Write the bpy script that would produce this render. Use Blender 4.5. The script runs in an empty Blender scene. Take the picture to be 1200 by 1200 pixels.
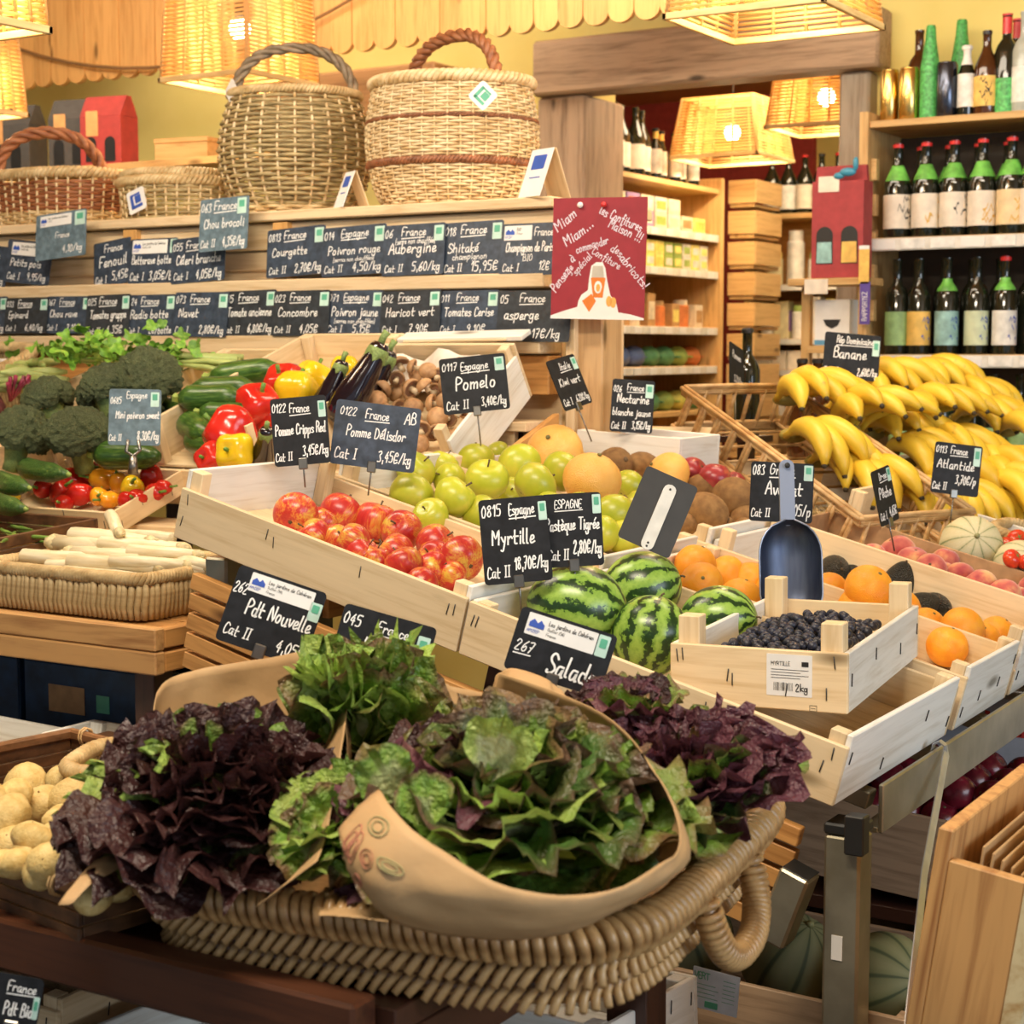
import bpy, math, random
from mathutils import Vector, Matrix, Euler, noise as mn
R_ = math.radians
rnd = random.Random(7)
sc = bpy.context.scene
col = sc.collection

# ---------------------------------------------------------------- camera, world, lights, exposure
FPX = 2000.0
PITCH = math.atan(190 / FPX)
AZ = math.atan(3300 * math.cos(PITCH) / FPX)
CAM = Vector((0, 0, 1.42))
_r = Vector((math.sin(AZ), math.cos(AZ), 0))
_fh = Vector((-math.cos(AZ), math.sin(AZ), 0))
_f = Vector((_fh.x * math.cos(PITCH), _fh.y * math.cos(PITCH), -math.sin(PITCH)))
_u = _r.cross(_f)
cd = bpy.data.cameras.new('camera'); cam = bpy.data.objects.new('camera', cd); col.objects.link(cam)
cam.matrix_world = Matrix(((_r.x, _u.x, -_f.x, CAM.x), (_r.y, _u.y, -_f.y, CAM.y), (_r.z, _u.z, -_f.z, CAM.z), (0, 0, 0, 1)))
cd.sensor_width = 36; cd.lens = FPX / 1200 * 36
cd.clip_start = 0.05
cd.dof.use_dof = True; cd.dof.focus_distance = 2.75; cd.dof.aperture_fstop = 9.0
sc.camera = cam

wd = bpy.data.worlds.new('world'); sc.world = wd; wd.use_nodes = True
bg = wd.node_tree.nodes['Background']
bg.inputs[0].default_value = (0.80, 0.90, 1.0, 1); bg.inputs[1].default_value = 0.32

def area(name, loc, target, sx, sy, power, colr):
    l = bpy.data.lights.new(name, 'AREA'); l.shape = 'RECTANGLE'; l.size = sx; l.size_y = sy; l.energy = power; l.color = colr
    o = bpy.data.objects.new(name, l); col.objects.link(o); o.location = loc
    o.rotation_euler = (Vector(target) - Vector(loc)).to_track_quat('-Z', 'Y').to_euler()
    return o
area('shop_window_daylight', (3.4, 1.2, 2.0), (-1.6, 2.6, 1.2), 3.4, 1.5, 96, (0.80, 0.90, 1.0))
WARM = (1.0, 0.87, 0.68)
area('track_and_fill_light', (-1.0, 0.95, 2.82), (-1.2, 1.9, 0.9), 1.4, 0.30, 62, WARM)
area('track_and_fill_light', (-2.8, 2.2, 2.82), (-2.9, 3.2, 1.2), 1.6, 0.30, 42, WARM)
area('track_and_fill_light', (-1.2, 3.6, 2.82), (-1.3, 4.4, 1.0), 1.6, 0.30, 24, WARM)
area('track_and_fill_light', (-4.2, 4.0, 2.80), (-4.4, 5.6, 2.0), 2.2, 0.25, 17, WARM)
area('track_and_fill_light', (-4.3, 5.35, 2.80), (-4.3, 5.75, 1.9), 2.2, 0.2, 9, WARM)  # unseen fill added behind the valance to brighten the back wall
area('track_and_fill_light', (-2.2, 4.4, 2.80), (-2.0, 5.7, 1.8), 2.0, 0.25, 13, WARM)
area('track_and_fill_light', (-2.7, 6.9, 2.80), (-3.3, 7.2, 1.4), 1.2, 0.6, 34, (1.0, 0.80, 0.52))
sc.view_settings.view_transform = 'Standard'; sc.view_settings.look = 'None'
sc.view_settings.gamma = 1.0; sc.view_settings.use_curve_mapping = False
sc.view_settings.exposure = 0.22

# ---------------------------------------------------------------- measuring helpers (rays on real planes)
def ray(px, py):
    return _r * ((px - 600) / FPX) + _u * ((600 - py) / FPX) + _f
def at(px, py, X=None, Y=None, Z=None, D=None):
    v = ray(px, py)
    if X is not None: t = (X - CAM.x) / v.x
    elif Y is not None: t = (Y - CAM.y) / v.y
    elif Z is not None: t = (Z - CAM.z) / v.z
    else: t = D
    return CAM + v * t
def depth(p): return (Vector(p) - CAM).dot(_f)
SM = 0.255; SA = math.atan(SM)          # fruit display falls towards +X
def slope_z(x, h=0): return 0.80 + h * 1.032 + SM * (-0.82 - x)
def sl(px, py, h=0):
    v = ray(px, py); z0 = 0.8 + h * 1.032
    t = (z0 + SM * -0.82 - CAM.z) / (v.z + SM * v.x)
    return CAM + v * t
VM = 0.35; VA = math.atan(VM)           # vegetable display falls towards -Y
def veg_z(y, h=0): return 1.36 + h * 1.06 + VM * (y - 3.55)
def vg(px, py, h=0):
    v = ray(px, py)
    t = (1.36 + h * 1.06 - VM * 3.55 - CAM.z) / (v.z - VM * v.y)
    return CAM + v * t

# ---------------------------------------------------------------- object helpers
def link(o, parent=None):
    col.objects.link(o)
    if parent is not None: o.parent = parent
    return o
def tag(o, label=None, cat=None, group=None, kind=None):
    if label: o['label'] = label
    if cat: o['category'] = cat
    if group: o['group'] = group
    if kind: o['kind'] = kind
    return o
def thing(name, label, cat, loc=(0, 0, 0), rot=(0, 0, 0), group=None):
    o = bpy.data.objects.new(name, None); o.empty_display_size = 0.05
    o.location = loc; o.rotation_euler = rot
    return tag(link(o), label, cat, group)
def mk(name, vf, mat, smooth=True):
    v, f = vf
    me = bpy.data.meshes.new(name); me.from_pydata(v, [], f)
    if mat is not None:
        for m in (mat if isinstance(mat, (list, tuple)) else [mat]): me.materials.append(m)
    if smooth is True: me.polygons.foreach_set('use_smooth', [True] * len(me.polygons))
    elif smooth == 'auto':
        me.polygons.foreach_set('use_smooth', [True] * len(me.polygons)); me.set_sharp_from_angle(angle=R_(38))
    return me
def put(name, me, parent=None, loc=(0, 0, 0), rot=(0, 0, 0), scale=(1, 1, 1)):
    o = bpy.data.objects.new(name, me); o.location = loc
    if isinstance(rot, Matrix): o.rotation_euler = rot.to_euler()
    else: o.rotation_euler = rot
    o.scale = (scale,) * 3 if isinstance(scale, (int, float)) else scale
    return link(o, parent)
def part(name, vf, mat, parent, smooth=True, label=None, **k):
    o = put(name, mk(name, vf, mat, smooth), parent, **k)
    if label: o['label'] = label
    return o
def copy_tree(o, parent=None):
    c = o.copy(); col.objects.link(c); c.parent = parent
    for ch in [x for x in bpy.data.objects if x.parent == o]: copy_tree(ch, c)
    return c

# ---------------------------------------------------------------- shapes: (verts, faces)
def join(*vfs):
    V, Fc = [], []
    for v, f in vfs:
        n = len(V); V += [tuple(p) for p in v]; Fc += [tuple(i + n for i in q) for q in f]
    return V, Fc
def xf(vf, M=None, loc=None, rot=None, scale=None):
    if M is None:
        M = Matrix.LocRotScale(Vector(loc or (0, 0, 0)), Euler(rot or (0, 0, 0)), Vector(scale if scale and not isinstance(scale, (int, float)) else ((scale or 1),) * 3))
    return [tuple(M @ Vector(p)) for p in vf[0]], vf[1]
def box(x0, x1, y0, y1, z0, z1, b=0.0015):
    b = min(b, abs(x1 - x0) * .45, abs(y1 - y0) * .45, abs(z1 - z0) * .45)
    c = ((x0 + x1) / 2, (y0 + y1) / 2, (z0 + z1) / 2); h = (abs(x1 - x0) / 2, abs(y1 - y0) / 2, abs(z1 - z0) / 2)
    V = []; idx = {}
    for sx in (-1, 1):
        for sy in (-1, 1):
            for sz in (-1, 1):
                s = (sx, sy, sz)
                for a in range(3):
                    p = [c[k] + s[k] * (h[k] - (0 if k == a else b)) for k in range(3)]
                    idx[(sx, sy, sz, a)] = len(V); V.append(tuple(p))
    Fc = []
    def add(ids):
        pts = [Vector(V[i]) for i in ids]; n = (pts[1] - pts[0]).cross(pts[2] - pts[0])
        m = sum(pts, Vector()) / len(pts) - Vector(c)
        Fc.append(tuple(ids) if n.dot(m) > 0 else tuple(reversed(ids)))
    for a in range(3):
        o1, o2 = (a + 1) % 3, (a + 2) % 3
        for s in (-1, 1):
            ids = []
            for (p, q) in ((-1, -1), (1, -1), (1, 1), (-1, 1)):
                k = [0, 0, 0]; k[a] = s; k[o1] = p; k[o2] = q; ids.append(idx[(*k, a)])
            add(ids)
        for p in (-1, 1):
            for q in (-1, 1):
                k0 = [0, 0, 0]; k0[a] = -1; k0[o1] = p; k0[o2] = q; k1 = list(k0); k1[a] = 1
                add([idx[(*k0, o1)], idx[(*k0, o2)], idx[(*k1, o2)], idx[(*k1, o1)]])
    for sx in (-1, 1):
        for sy in (-1, 1):
            for sz in (-1, 1): add([idx[(sx, sy, sz, a)] for a in range(3)])
    return V, Fc
def tube(path, rad, n=8, closed=False, caps=True, flat=None):
    P = [Vector(p) for p in path]; m = len(P)
    rad = rad if isinstance(rad, (list, tuple)) else [rad] * m
    V = []; T = []
    for i in range(m):
        a = P[(i - 1) % m] if closed or i > 0 else P[i]; b = P[(i + 1) % m] if closed or i < m - 1 else P[i]
        t = b - a; T.append(t.normalized() if t.length > 1e-9 else Vector((0, 0, 1)))
    up = Vector((0, 0, 1)) if abs(T[0].z) < .9 else Vector((1, 0, 0))
    nrm = (up - T[0] * up.dot(T[0])).normalized()
    for i in range(m):
        nrm = nrm - T[i] * nrm.dot(T[i])
        nrm = nrm.normalized() if nrm.length > 1e-6 else T[i].orthogonal().normalized()
        bi = T[i].cross(nrm)
        for k in range(n):
            a = 2 * math.pi * k / n
            V.append(tuple(P[i] + (nrm * math.cos(a) * (flat or 1) + bi * math.sin(a)) * rad[i]))
    Fc = []
    for i in range(m if closed else m - 1):
        j = (i + 1) % m
        for k in range(n):
            l = (k + 1) % n; Fc.append((i * n + k, i * n + l, j * n + l, j * n + k))
    if caps and not closed:
        Fc.append(tuple(range(n - 1, -1, -1))); Fc.append(tuple((m - 1) * n + k for k in range(n)))
    return V, Fc
def lathe(prof, n=20):
    V = []; Fc = []; rows = []
    for r, z in prof:
        if r < 1e-6: rows.append([len(V)]); V.append((0, 0, z))
        else:
            rows.append(list(range(len(V), len(V) + n)))
            V += [(r * math.cos(2 * math.pi * k / n), r * math.sin(2 * math.pi * k / n), z) for k in range(n)]
    for a, b in zip(rows, rows[1:]):
        for k in range(n):
            l = (k + 1) % n
            if len(a) == 1 and len(b) == 1: continue
            if len(a) == 1: Fc.append((a[0], b[l], b[k]))
            elif len(b) == 1: Fc.append((a[k], a[l], b[0]))
            else: Fc.append((a[k], a[l], b[l], b[k]))
    return V, Fc
def ball(r=1.0, nu=20, nv=12, fn=None):
    prof = []
    V, Fc = lathe([(math.sin(math.pi * i / nv), -math.cos(math.pi * i / nv)) for i in range(nv + 1)], nu)
    out = []
    for p in V:
        q = Vector(p)
        if fn: q = fn(q)
        out.append(tuple(q * r))
    return out, Fc
def grid(nu, nv, fn, thick=0.0):
    V = [tuple(fn(i / (nu - 1), j / (nv - 1))) for j in range(nv) for i in range(nu)]
    Fc = [(j * nu + i, j * nu + i + 1, (j + 1) * nu + i + 1, (j + 1) * nu + i) for j in range(nv - 1) for i in range(nu - 1)]
    return V, Fc
def prism(poly, z0, z1):
    n = len(poly); V = [(x, y, z0) for x, y in poly] + [(x, y, z1) for x, y in poly]
    Fc = [tuple(range(n - 1, -1, -1)), tuple(range(n, 2 * n))] + [(i, (i + 1) % n, n + (i + 1) % n, n + i) for i in range(n)]
    return V, Fc
def nz(p, s=1.0, seed=0.0): return mn.noise(Vector(p) * s + Vector((seed * 7.13, seed * 3.7, seed * 1.9)))

# ---------------------------------------------------------------- materials
MATS = {}
class NT:
    def __init__(s, name, rough=0.6, spec=0.5):
        s.m = bpy.data.materials.new(name); s.m.use_nodes = True; s.t = s.m.node_tree; s.n = s.t.nodes; s.l = s.t.links
        s.b = s.n['Principled BSDF']; s.b.inputs['Roughness'].default_value = rough
        s.b.inputs['Specular IOR Level'].default_value = spec
        s.x = s.n.new('ShaderNodeTexCoord'); s.o = s.x.outputs['Object']
    def new(s, t, **k):
        q = s.n.new(t)
        for a, b in k.items(): setattr(q, a, b)
        return q
    def mapv(s, scale=(1, 1, 1), src=None, rot=(0, 0, 0), rnd_off=True):
        q = s.n.new('ShaderNodeMapping'); q.inputs['Scale'].default_value = scale; q.inputs['Rotation'].default_value = rot
        s.l.new(src or s.o, q.inputs[0])
        if rnd_off:
            oi = s.n.new('ShaderNodeObjectInfo'); v = s.n.new('ShaderNodeVectorMath'); v.operation = 'MULTIPLY'
            v.inputs[1].default_value = (37, 53, 71); c = s.n.new('ShaderNodeCombineXYZ')
            for i in range(3): s.l.new(oi.outputs['Random'], c.inputs[i])
            s.l.new(c.outputs[0], v.inputs[0]); s.l.new(v.outputs[0], q.inputs['Location'])
        return q.outputs[0]
    def noise(s, vec, scale, detail=3, dist=0.0, rough=.5):
        q = s.n.new('ShaderNodeTexNoise'); q.inputs['Scale'].default_value = scale; q.inputs['Detail'].default_value = detail
        q.inputs['Distortion'].default_value = dist; q.inputs['Roughness'].default_value = rough; s.l.new(vec, q.inputs['Vector']); return q.outputs['Fac']
    def vor(s, vec, scale, feat='F1', out='Distance'):
        q = s.n.new('ShaderNodeTexVoronoi'); q.feature = feat; q.inputs['Scale'].default_value = scale; s.l.new(vec, q.inputs['Vector']); return q.outputs[out]
    def ramp(s, fac, stops, interp='LINEAR'):
        q = s.n.new('ShaderNodeValToRGB'); q.color_ramp.interpolation = interp; e = q.color_ramp.elements
        while len(e) < len(stops): e.new(0.5)
        for i, (p, c) in enumerate(stops): e[i].position = p; e[i].color = (*c, 1) if len(c) == 3 else c
        s.l.new(fac, q.inputs[0]); return q.outputs[0]
    def mix(s, a, b, fac, mode='MIX'):
        q = s.n.new('ShaderNodeMix'); q.data_type = 'RGBA'; q.blend_type = mode
        for v, i in ((fac, 0), (a, 6), (b, 7)):
            if isinstance(v, (int, float)): q.inputs[i].default_value = v
            elif isinstance(v, tuple): q.inputs[i].default_value = (*v, 1)
            else: s.l.new(v, q.inputs[i])
        return q.outputs[2]
    def math(s, op, a, b=None):
        q = s.n.new('ShaderNodeMath'); q.operation = op
        for v, i in ((a, 0), (b, 1)):
            if v is None: continue
            if isinstance(v, (int, float)): q.inputs[i].default_value = v
            else: s.l.new(v, q.inputs[i])
        return q.outputs[0]
    def rand(s): return s.n.new('ShaderNodeObjectInfo').outputs['Random']
    def sep(s, v=None):
        q = s.n.new('ShaderNodeSeparateXYZ'); s.l.new(v or s.o, q.inputs[0]); return q.outputs
    def vary(s, c, amt=.25):
        q = s.n.new('ShaderNodeHueSaturation'); s.l.new(c, q.inputs['Color'])
        r = s.n.new('ShaderNodeMapRange'); r.inputs[3].default_value = 1 - amt; r.inputs[4].default_value = 1 + amt
        s.l.new(s.rand(), r.inputs[0]); s.l.new(r.outputs[0], q.inputs['Value']); return q.outputs[0]
    def col(s, c):
        if isinstance(c, tuple): s.b.inputs['Base Color'].default_value = (*c, 1)
        else: s.l.new(c, s.b.inputs['Base Color'])
        return s
    def bump(s, h, strength=.3, dist=.002):
        q = s.n.new('ShaderNodeBump'); q.inputs['Strength'].default_value = strength; q.inputs['Distance'].default_value = dist
        s.l.new(h, q.inputs['Height']); s.l.new(q.outputs[0], s.b.inputs['Normal']); return s
    def set(s, **k):
        for a, b in k.items(): s.b.inputs[a.replace('_', ' ')].default_value = b
        return s
def mat(name, fn, **k):
    if name not in MATS:
        q = NT(name, **k); fn(q); MATS[name] = q.m
    return MATS[name]
def plain(name, c, rough=.6, spec=.5, vary=0.06, ns=30, **k):
    def f(q):
        n = q.noise(q.mapv(), ns, 3)
        c0 = tuple(max(0, v * (1 - vary * 2)) for v in c); c1 = tuple(min(1, v * (1 + vary * 2)) for v in c)
        q.col(q.ramp(n, [(.3, c0), (.7, c1)])).set(**k)
    return mat(name, f, rough=rough, spec=spec)
def wood(name, light, dark, axis='x', rough=.6, knots=True, bump=.15, sc_=1.0, vary=.10):
    def f(q):
        long, cross = 1.5 * sc_, 22 * sc_
        s = {'x': (long, cross, cross), 'y': (cross, long, cross), 'z': (cross, cross, long)}[axis]
        v = q.mapv(s); n1 = q.noise(v, 1.6, 5, 1.2, .6)
        s2 = tuple(a * 5 for a in s); n2 = q.noise(q.mapv(s2), 1.5, 2)
        g = q.math('ADD', q.math('MULTIPLY', n1, .75), q.math('MULTIPLY', n2, .25))
        c = q.ramp(g, [(.30, dark), (.52, light), (.72, tuple(min(1, a * 1.08) for a in light))])
        if knots:
            sk = {'x': (3, 9, 9), 'y': (9, 3, 9), 'z': (9, 9, 3)}[axis]
            k = q.vor(q.mapv(sk), 1.0)
            kf = q.ramp(k, [(.05, (1, 1, 1)), (.13, (0, 0, 0))])
            c = q.mix(c, tuple(a * .45 for a in dark), kf)
        q.col(q.vary(c, vary)); q.bump(g, bump, .001)
    return mat(name, f, rough=rough)
def wood3(base, *a, **k): return {ax: wood(base + '_' + ax, *a, axis=ax, **k) for ax in 'xyz'}
PINE = wood3('pale_pine', (.74, .56, .34), (.55, .36, .17))
WHITE = wood3('whitewashed_wood', (.78, .76, .70), (.60, .55, .46))
POPLAR = wood3('raw_poplar', (.76, .59, .36), (.60, .42, .21))
ORANGE = wood3('oiled_pine', (.60, .30, .09), (.36, .15, .035))
CANOPY = wood3('canopy_pine', (.70, .38, .12), (.52, .24, .055))
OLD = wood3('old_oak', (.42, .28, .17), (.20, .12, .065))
DARK = wood3('dark_stained_wood', (.060, .022, .012), (.022, .008, .005), knots=False, rough=.38)
LARCH = wood3('larch', (.60, .33, .12), (.30, .12, .035), sc_=.7)
SHELFW = wood3('shelf_pine', (.66, .42, .17), (.45, .24, .075))
LABEL_W = plain('white_paper', (.80, .79, .76), .7, vary=.02)
BLACKC = plain('slate_card', (.012, .013, .016), .55, spec=.3, vary=.2, ns=60)
BLUEC = plain('blue_slate_card', (.040, .056, .085), .40, vary=.2, ns=60)  # navy card; part of the lightness is painted sheen for the rack cards
GREYC = plain('grey_slate_card', (.13, .19, .23), .38, vary=.15, ns=60)
CHALK = plain('white_chalk_pen', (.86, .86, .84), .8, vary=.04)
GREENS = plain('green_sticker', (.10, .40, .26), .5)
MINT = plain('mint_sticker', (.50, .70, .62), .5)
INKBLUE = plain('blue_ink', (.04, .10, .45), .6)
INKBLACK = plain('black_ink', (.02, .02, .02), .6)
STEEL = mat('galvanised_steel', lambda q: q.col(q.ramp(q.noise(q.mapv(), 14, 4), [(.3, (.30, .27, .19)), (.7, (.46, .42, .31))])).set(Metallic=.75), rough=.36)
WIRE = plain('steel_wire', (.25, .24, .22), .35, Metallic=1.0)
STAPLE = plain('dark_staple', (.06, .06, .06), .4, Metallic=.8)
# ---------------------------------------------------------------- handwriting (strokes on a 10-unit cap height; pairs x, y+4 in base 16)
GL = dict(a=(5, '4919061435484454'), b=(5, '0e0434472907'), c=(4, '481906143445'), d=(5, '481906143447/4e4454'), e=(4, '06373919061445'),
 f=(4, '4d3e2d21/0949'), g=(5, '481906143548/4941201002'), h=(5, '0e04/0729394744'), i=(2, '1914/1b1c'), j=(3, '29211000/2b2c'), k=(4, '0e04/490744'),
 l=(2, '0e0514'), m=(7, '0904/07293834/37596864'), n=(5, '0904/0729394744'), o=(5, '2919061434473929'), p=(5, '0900/07294946341405'), q=(5, '4819061434/494050'),
 r=(4, '0904/07293948'), s=(4, '48290836453404'), t=(4, '1d152434/0949'), u=(5, '0906143446/494454'), v=(4, '092449'), w=(6, '0914395469'), x=(4, '0944/4904'),
 y=(5, '0926/492000'), z=(4, '09490444'),
 A=(6, '043e64/1858'), B=(5, '040e3e4c3a0a/3a57553404'), C=(5, '5c3e1d08143455'), D=(6, '040e/0e3d5a573404'), E=(4, '4e0e0444/0939'), F=(5, '6e0e04/0939'),
 G=(6, '5c3e1d081434565939'), H=(6, '0e04/5e54/0959'), I=(3, '2e24/1e3e/1434'), J=(4, '4e451404'), K=(5, '0e04/4e0954'), L=(4, '0e0444'), M=(7, '040e386e64'),
 N=(6, '040e545e'), O=(6, '3e1d08143456593e'), P=(5, '040e3e5c4a2909'), Q=(6, '3e1d08143456593e/3664'), R=(5, '040e3e5c4a29093954'), S=(5, '5c3e1e0c1a4856340405'),
 T=(6, '0e6e/3e34'), U=(6, '0e0614345658/5e54'), V=(6, '0e346e'), W=(8, '0e244c648e'), X=(5, '0e54/5e04'), Y=(5, '0e295e/2924'), Z=(5, '0e5e0454'))
GL.update({'0': (5, '2e0b07142434474b2e'), '1': (3, '0b2e24'), '2': (5, '0c1e3e4c3a0444'), '3': (5, '0d2e3e4c2a463404'), '4': (5, '3e0848/3b34'), '5': (5, '4e0e0a3a473404'),
 '6': (5, '4e1a061434473917'), '7': (5, '0e4e14/1939'), '8': (5, '2a0c2e4c2a0624462a'), '9': (5, '4a290b2e4c4a34'), '/': (5, '044e'), ',': (2, '1512'), '.': (2, '1415'),
 '!': (2, '1e18/1415'), '(': (3, '2e1912'), ')': (3, '0e1912'), '-': (4, '0838'), "'": (2, '1e1b'), '€': (6, '5c3e1d08143455/0b4b/0747'), ' ': (3, ''), ':': (2, '1819/1415')})
for k_, b_, ac in (('é', 'e', '2b4d'), ('è', 'e', '3b1d'), ('ê', 'e', '1b2d3b'), ('à', 'a', '3b1d'), ('ç', 'c', '2432')): GL[k_] = (GL[b_][0], GL[b_][1] + '/' + ac)
def _smooth(P):
    if len(P) < 3: return P
    out = []
    for i in range(len(P) - 1):
        a = P[max(i - 1, 0)]; b = P[i]; c = P[i + 1]; d_ = P[min(i + 2, len(P) - 1)]
        for s in (0, 1 / 3, 2 / 3):
            out.append(tuple(.5 * (2 * b[k] + (c[k] - a[k]) * s + (2 * a[k] - 5 * b[k] + 4 * c[k] - d_[k]) * s * s + (3 * b[k] - a[k] - 3 * c[k] + d_[k]) * s ** 3) for k in (0, 1)))
    return out + [P[-1]]
def ribbon(P, w):
    V = []; n = len(P)
    for i in range(n):
        a = P[max(i - 1, 0)]; b = P[min(i + 1, n - 1)]; dx, dy = b[0] - a[0], b[1] - a[1]; l = math.hypot(dx, dy) or 1
        e = (-w * .5 if i == 0 else w * .5 if i == n - 1 else 0)
        x, y = P[i][0] + dx / l * e, P[i][1] + dy / l * e
        V += [(x - dy / l * w / 2, y + dx / l * w / 2), (x + dy / l * w / 2, y - dx / l * w / 2)]
    return V, [(2 * i, 2 * i + 1, 2 * i + 3, 2 * i + 2) for i in range(n - 1)]
def strokes(text, x, y, size, slant=.12, wob=None, wd_=1.15, maxw=None, ang=0):
    """handwriting as flat 2D ribbons, cap height = size"""
    if not text: return [], []
    u = size / 10; r = random.Random(sum(map(ord, text)))
    adv = sum(GL.get(c, GL['-'])[0] + 1.6 for c in text) * u
    ku = u * min(1, maxw / adv) if maxw else u
    V = []; Fc = []; cx = 0
    ca, sa_ = math.cos(ang), math.sin(ang)
    for c in text:
        a, s = GL.get(c, GL['-']); dy = r.uniform(-.5, .5)
        for st in s.split('/'):
            P = [(int(st[i], 16), int(st[i + 1], 16) - 4 + dy) for i in range(0, len(st) - 1, 2)]
            if len(P) < 2: continue
            P = [((cx + (p[0] + p[1] * slant)) * ku, p[1] * u) for p in _smooth(P)]
            v, f = ribbon(P, wd_ * u); n = len(V)
            V += [(x + p[0] * ca - p[1] * sa_, y + p[0] * sa_ + p[1] * ca) for p in v]; Fc += [tuple(i + n for i in q) for q in f]
        cx += a + 1.6
    return V, Fc
def flat_xz(vf, y): return [(p[0], y, p[1]) for p in vf[0]], vf[1]
def rrect(w, h, r, cx=0, cy=0, n=3):
    out = []
    for (sx, sy, a0) in ((1, 1, 0), (-1, 1, 90), (-1, -1, 180), (1, -1, 270)):
        for k in range(n + 1):
            a = R_(a0 + 90 * k / n); out.append((cx + sx * (w / 2 - r) + r * math.cos(a), cy + sy * (h / 2 - r) + r * math.sin(a)))
    return out
def slab_xz(poly, y0, y1):
    v, f = prism(poly, y0, y1); return [(p[0], p[2], p[1]) for p in v], [tuple(reversed(q)) for q in f]
def card(label, w, h, loc, rot=(0, 0, 0), m=None, lines=(), under=None, sticker=None, note=None, cat='price card', name='price_card', ink=None, stem=None, group=None):
    """chalkboard price card, standing in XZ, facing -Y, origin at its middle"""
    t = thing(name, label, cat, loc, rot, group)
    part('board', slab_xz(rrect(w, h, .006), -.001, .001), m or BLACKC, t, False)
    VF = ([], [])
    for ln in lines:
        tx, fx, fy, fs = ln[:4]; mw = ln[4] * w if len(ln) > 4 else (0.97 - fx) * w
        VF = join(VF, flat_xz(strokes(tx, (fx - .5) * w, (fy - .5) * h, fs * h, maxw=mw), -.0016))
        if under and tx == under:
            VF = join(VF, flat_xz(ribbon([((fx - .5) * w, (fy - .5 - fs * .35) * h), ((fx - .5) * w + min(mw, fs * h * len(tx) * .55), (fy - .5 - fs * .28) * h)], fs * h * .12), -.0016))
    if VF[0]: part('lettering', VF, ink or CHALK, t, False)['kind'] = 'stuff'
    if sticker:
        sx, sy, sw, sh = sticker
        s = part('sticker', slab_xz(rrect(sw * w, sh * h, .001, (sx - .5) * w, (sy - .5) * h, 1), -.0016, -.001), MINT, t, False, label='mint organic sticker')
        part('mark', slab_xz(rrect(sw * w * .6, sh * h * .42, .001, (sx - .5) * w, (sy - .46) * h, 1), -.0021, -.0016), GREENS, s, False)
    if note:
        nx, ny, nw, nh = note[:4]
        s = part('sticker', slab_xz(rrect(nw * w, nh * h, .001, (nx - .5) * w, (ny - .5) * h, 1), -.0016, -.001), LABEL_W, t, False, label='white producer sticker')
        x0 = (nx - nw / 2 - .5) * w; y0 = (ny - .5) * h; k = nh * h
        vf = ([], [])
        for i, tx in enumerate(note[4]):
            vf = join(vf, flat_xz(strokes(tx, x0 + k * 1.0, y0 + k * (.14 - i * .24), k * (.20 if i == 0 else .13), maxw=nw * w - k * 1.15), -.0022))
        part('print', vf, INKBLACK, s, False)['kind'] = 'stuff'
        em = join(slab_xz([(x0 + k * .12, y0 - .12 * k), (x0 + k * .82, y0 - .12 * k), (x0 + k * .82, y0 + .08 * k), (x0 + k * .62, y0 + .26 * k), (x0 + k * .5, y0 + .1 * k), (x0 + k * .3, y0 + .26 * k), (x0 + k * .12, y0 + .08 * k)], -.0022, -.0016),
                  flat_xz(strokes('AMISEP', x0 + k * .08, y0 - .36 * k, k * .15, maxw=k * .8), -.0022))
        part('emblem', em, INKBLUE, s, False)['kind'] = 'stuff'
    if stem:
        part('stem', tube([(0, .003, -h / 2 + .02), (0, .003, -h / 2 - stem)], .0016, 6), WIRE, t)
        part('clip', box(-.008, .008, -.004, .006, -h / 2 - .008, -h / 2 + .012), WIRE, t, False)
    return t
# ---------------------------------------------------------------- setting
def struct(name, vf, m, smooth=False, parent=None):
    o = put(name, mk(name, vf, m, smooth), parent)
    if parent is None: o['kind'] = 'structure'
    return o
FLOORM = mat('floor_tiles', lambda q: q.col(q.ramp(q.noise(q.mapv(rnd_off=False), 6, 5), [(.3, (.10, .085, .07)), (.7, (.17, .15, .125))])), rough=.5)
YELLOW = mat('yellow_plaster', lambda q: (q.col(q.ramp(q.noise(q.mapv(rnd_off=False), 3, 5), [(.3, (.74, .60, .17)), (.7, (.82, .69, .24))])), q.bump(q.noise(q.o, 40, 4), .1, .003)), rough=.85)
REDWALL = plain('red_plaster', (.42, .05, .04), .85)
struct('floor', box(-8, 5, -2, 10, -.05, 0), FLOORM)
struct('ceiling', box(-8, 5, -2, 10, 2.86, 2.94), CANOPY['x'])
WB = 5.8
wl = struct('wall_back', join(box(-8, -3.18, WB, WB + .2, 0, 2.86), box(-2.13, 5, WB, WB + .2, 0, 2.86), box(-3.18, -2.13, WB, WB + .2, 2.55, 2.86)), YELLOW)
struct('wall_left', box(-8.2, -8, -2, 10, 0, 2.86), YELLOW)
struct('wall_far', join(box(-3.6, 5, 9.2, 9.4, 0, 2.86)), YELLOW)
struct('wall_far_left', join(box(-8, -3.6, 9.15, 9.35, 0, 2.86)), REDWALL)
struct('trim_1', box(-3.36, -2.0, WB - .14, WB - .002, 2.375, 2.58, .012), OLD['x'], 'auto')
struct('trim_2', box(-3.36, -3.15, WB - .10, WB + .22, 0, 2.373, .01), OLD['z'], 'auto')
struct('trim_3', box(-2.16, -2.05, WB - .08, WB + .22, 0, 2.373, .01), wood('grey_oak_z', (.40, .33, .25), (.22, .17, .12), 'z'), 'auto')
struct('trim_4', box(-4.78, -3.75, WB - .22, WB - .002, 2.33, 2.53, .01), wood('brown_beam_x', (.40, .20, .07), (.22, .10, .03), 'x'), 'auto')

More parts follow.
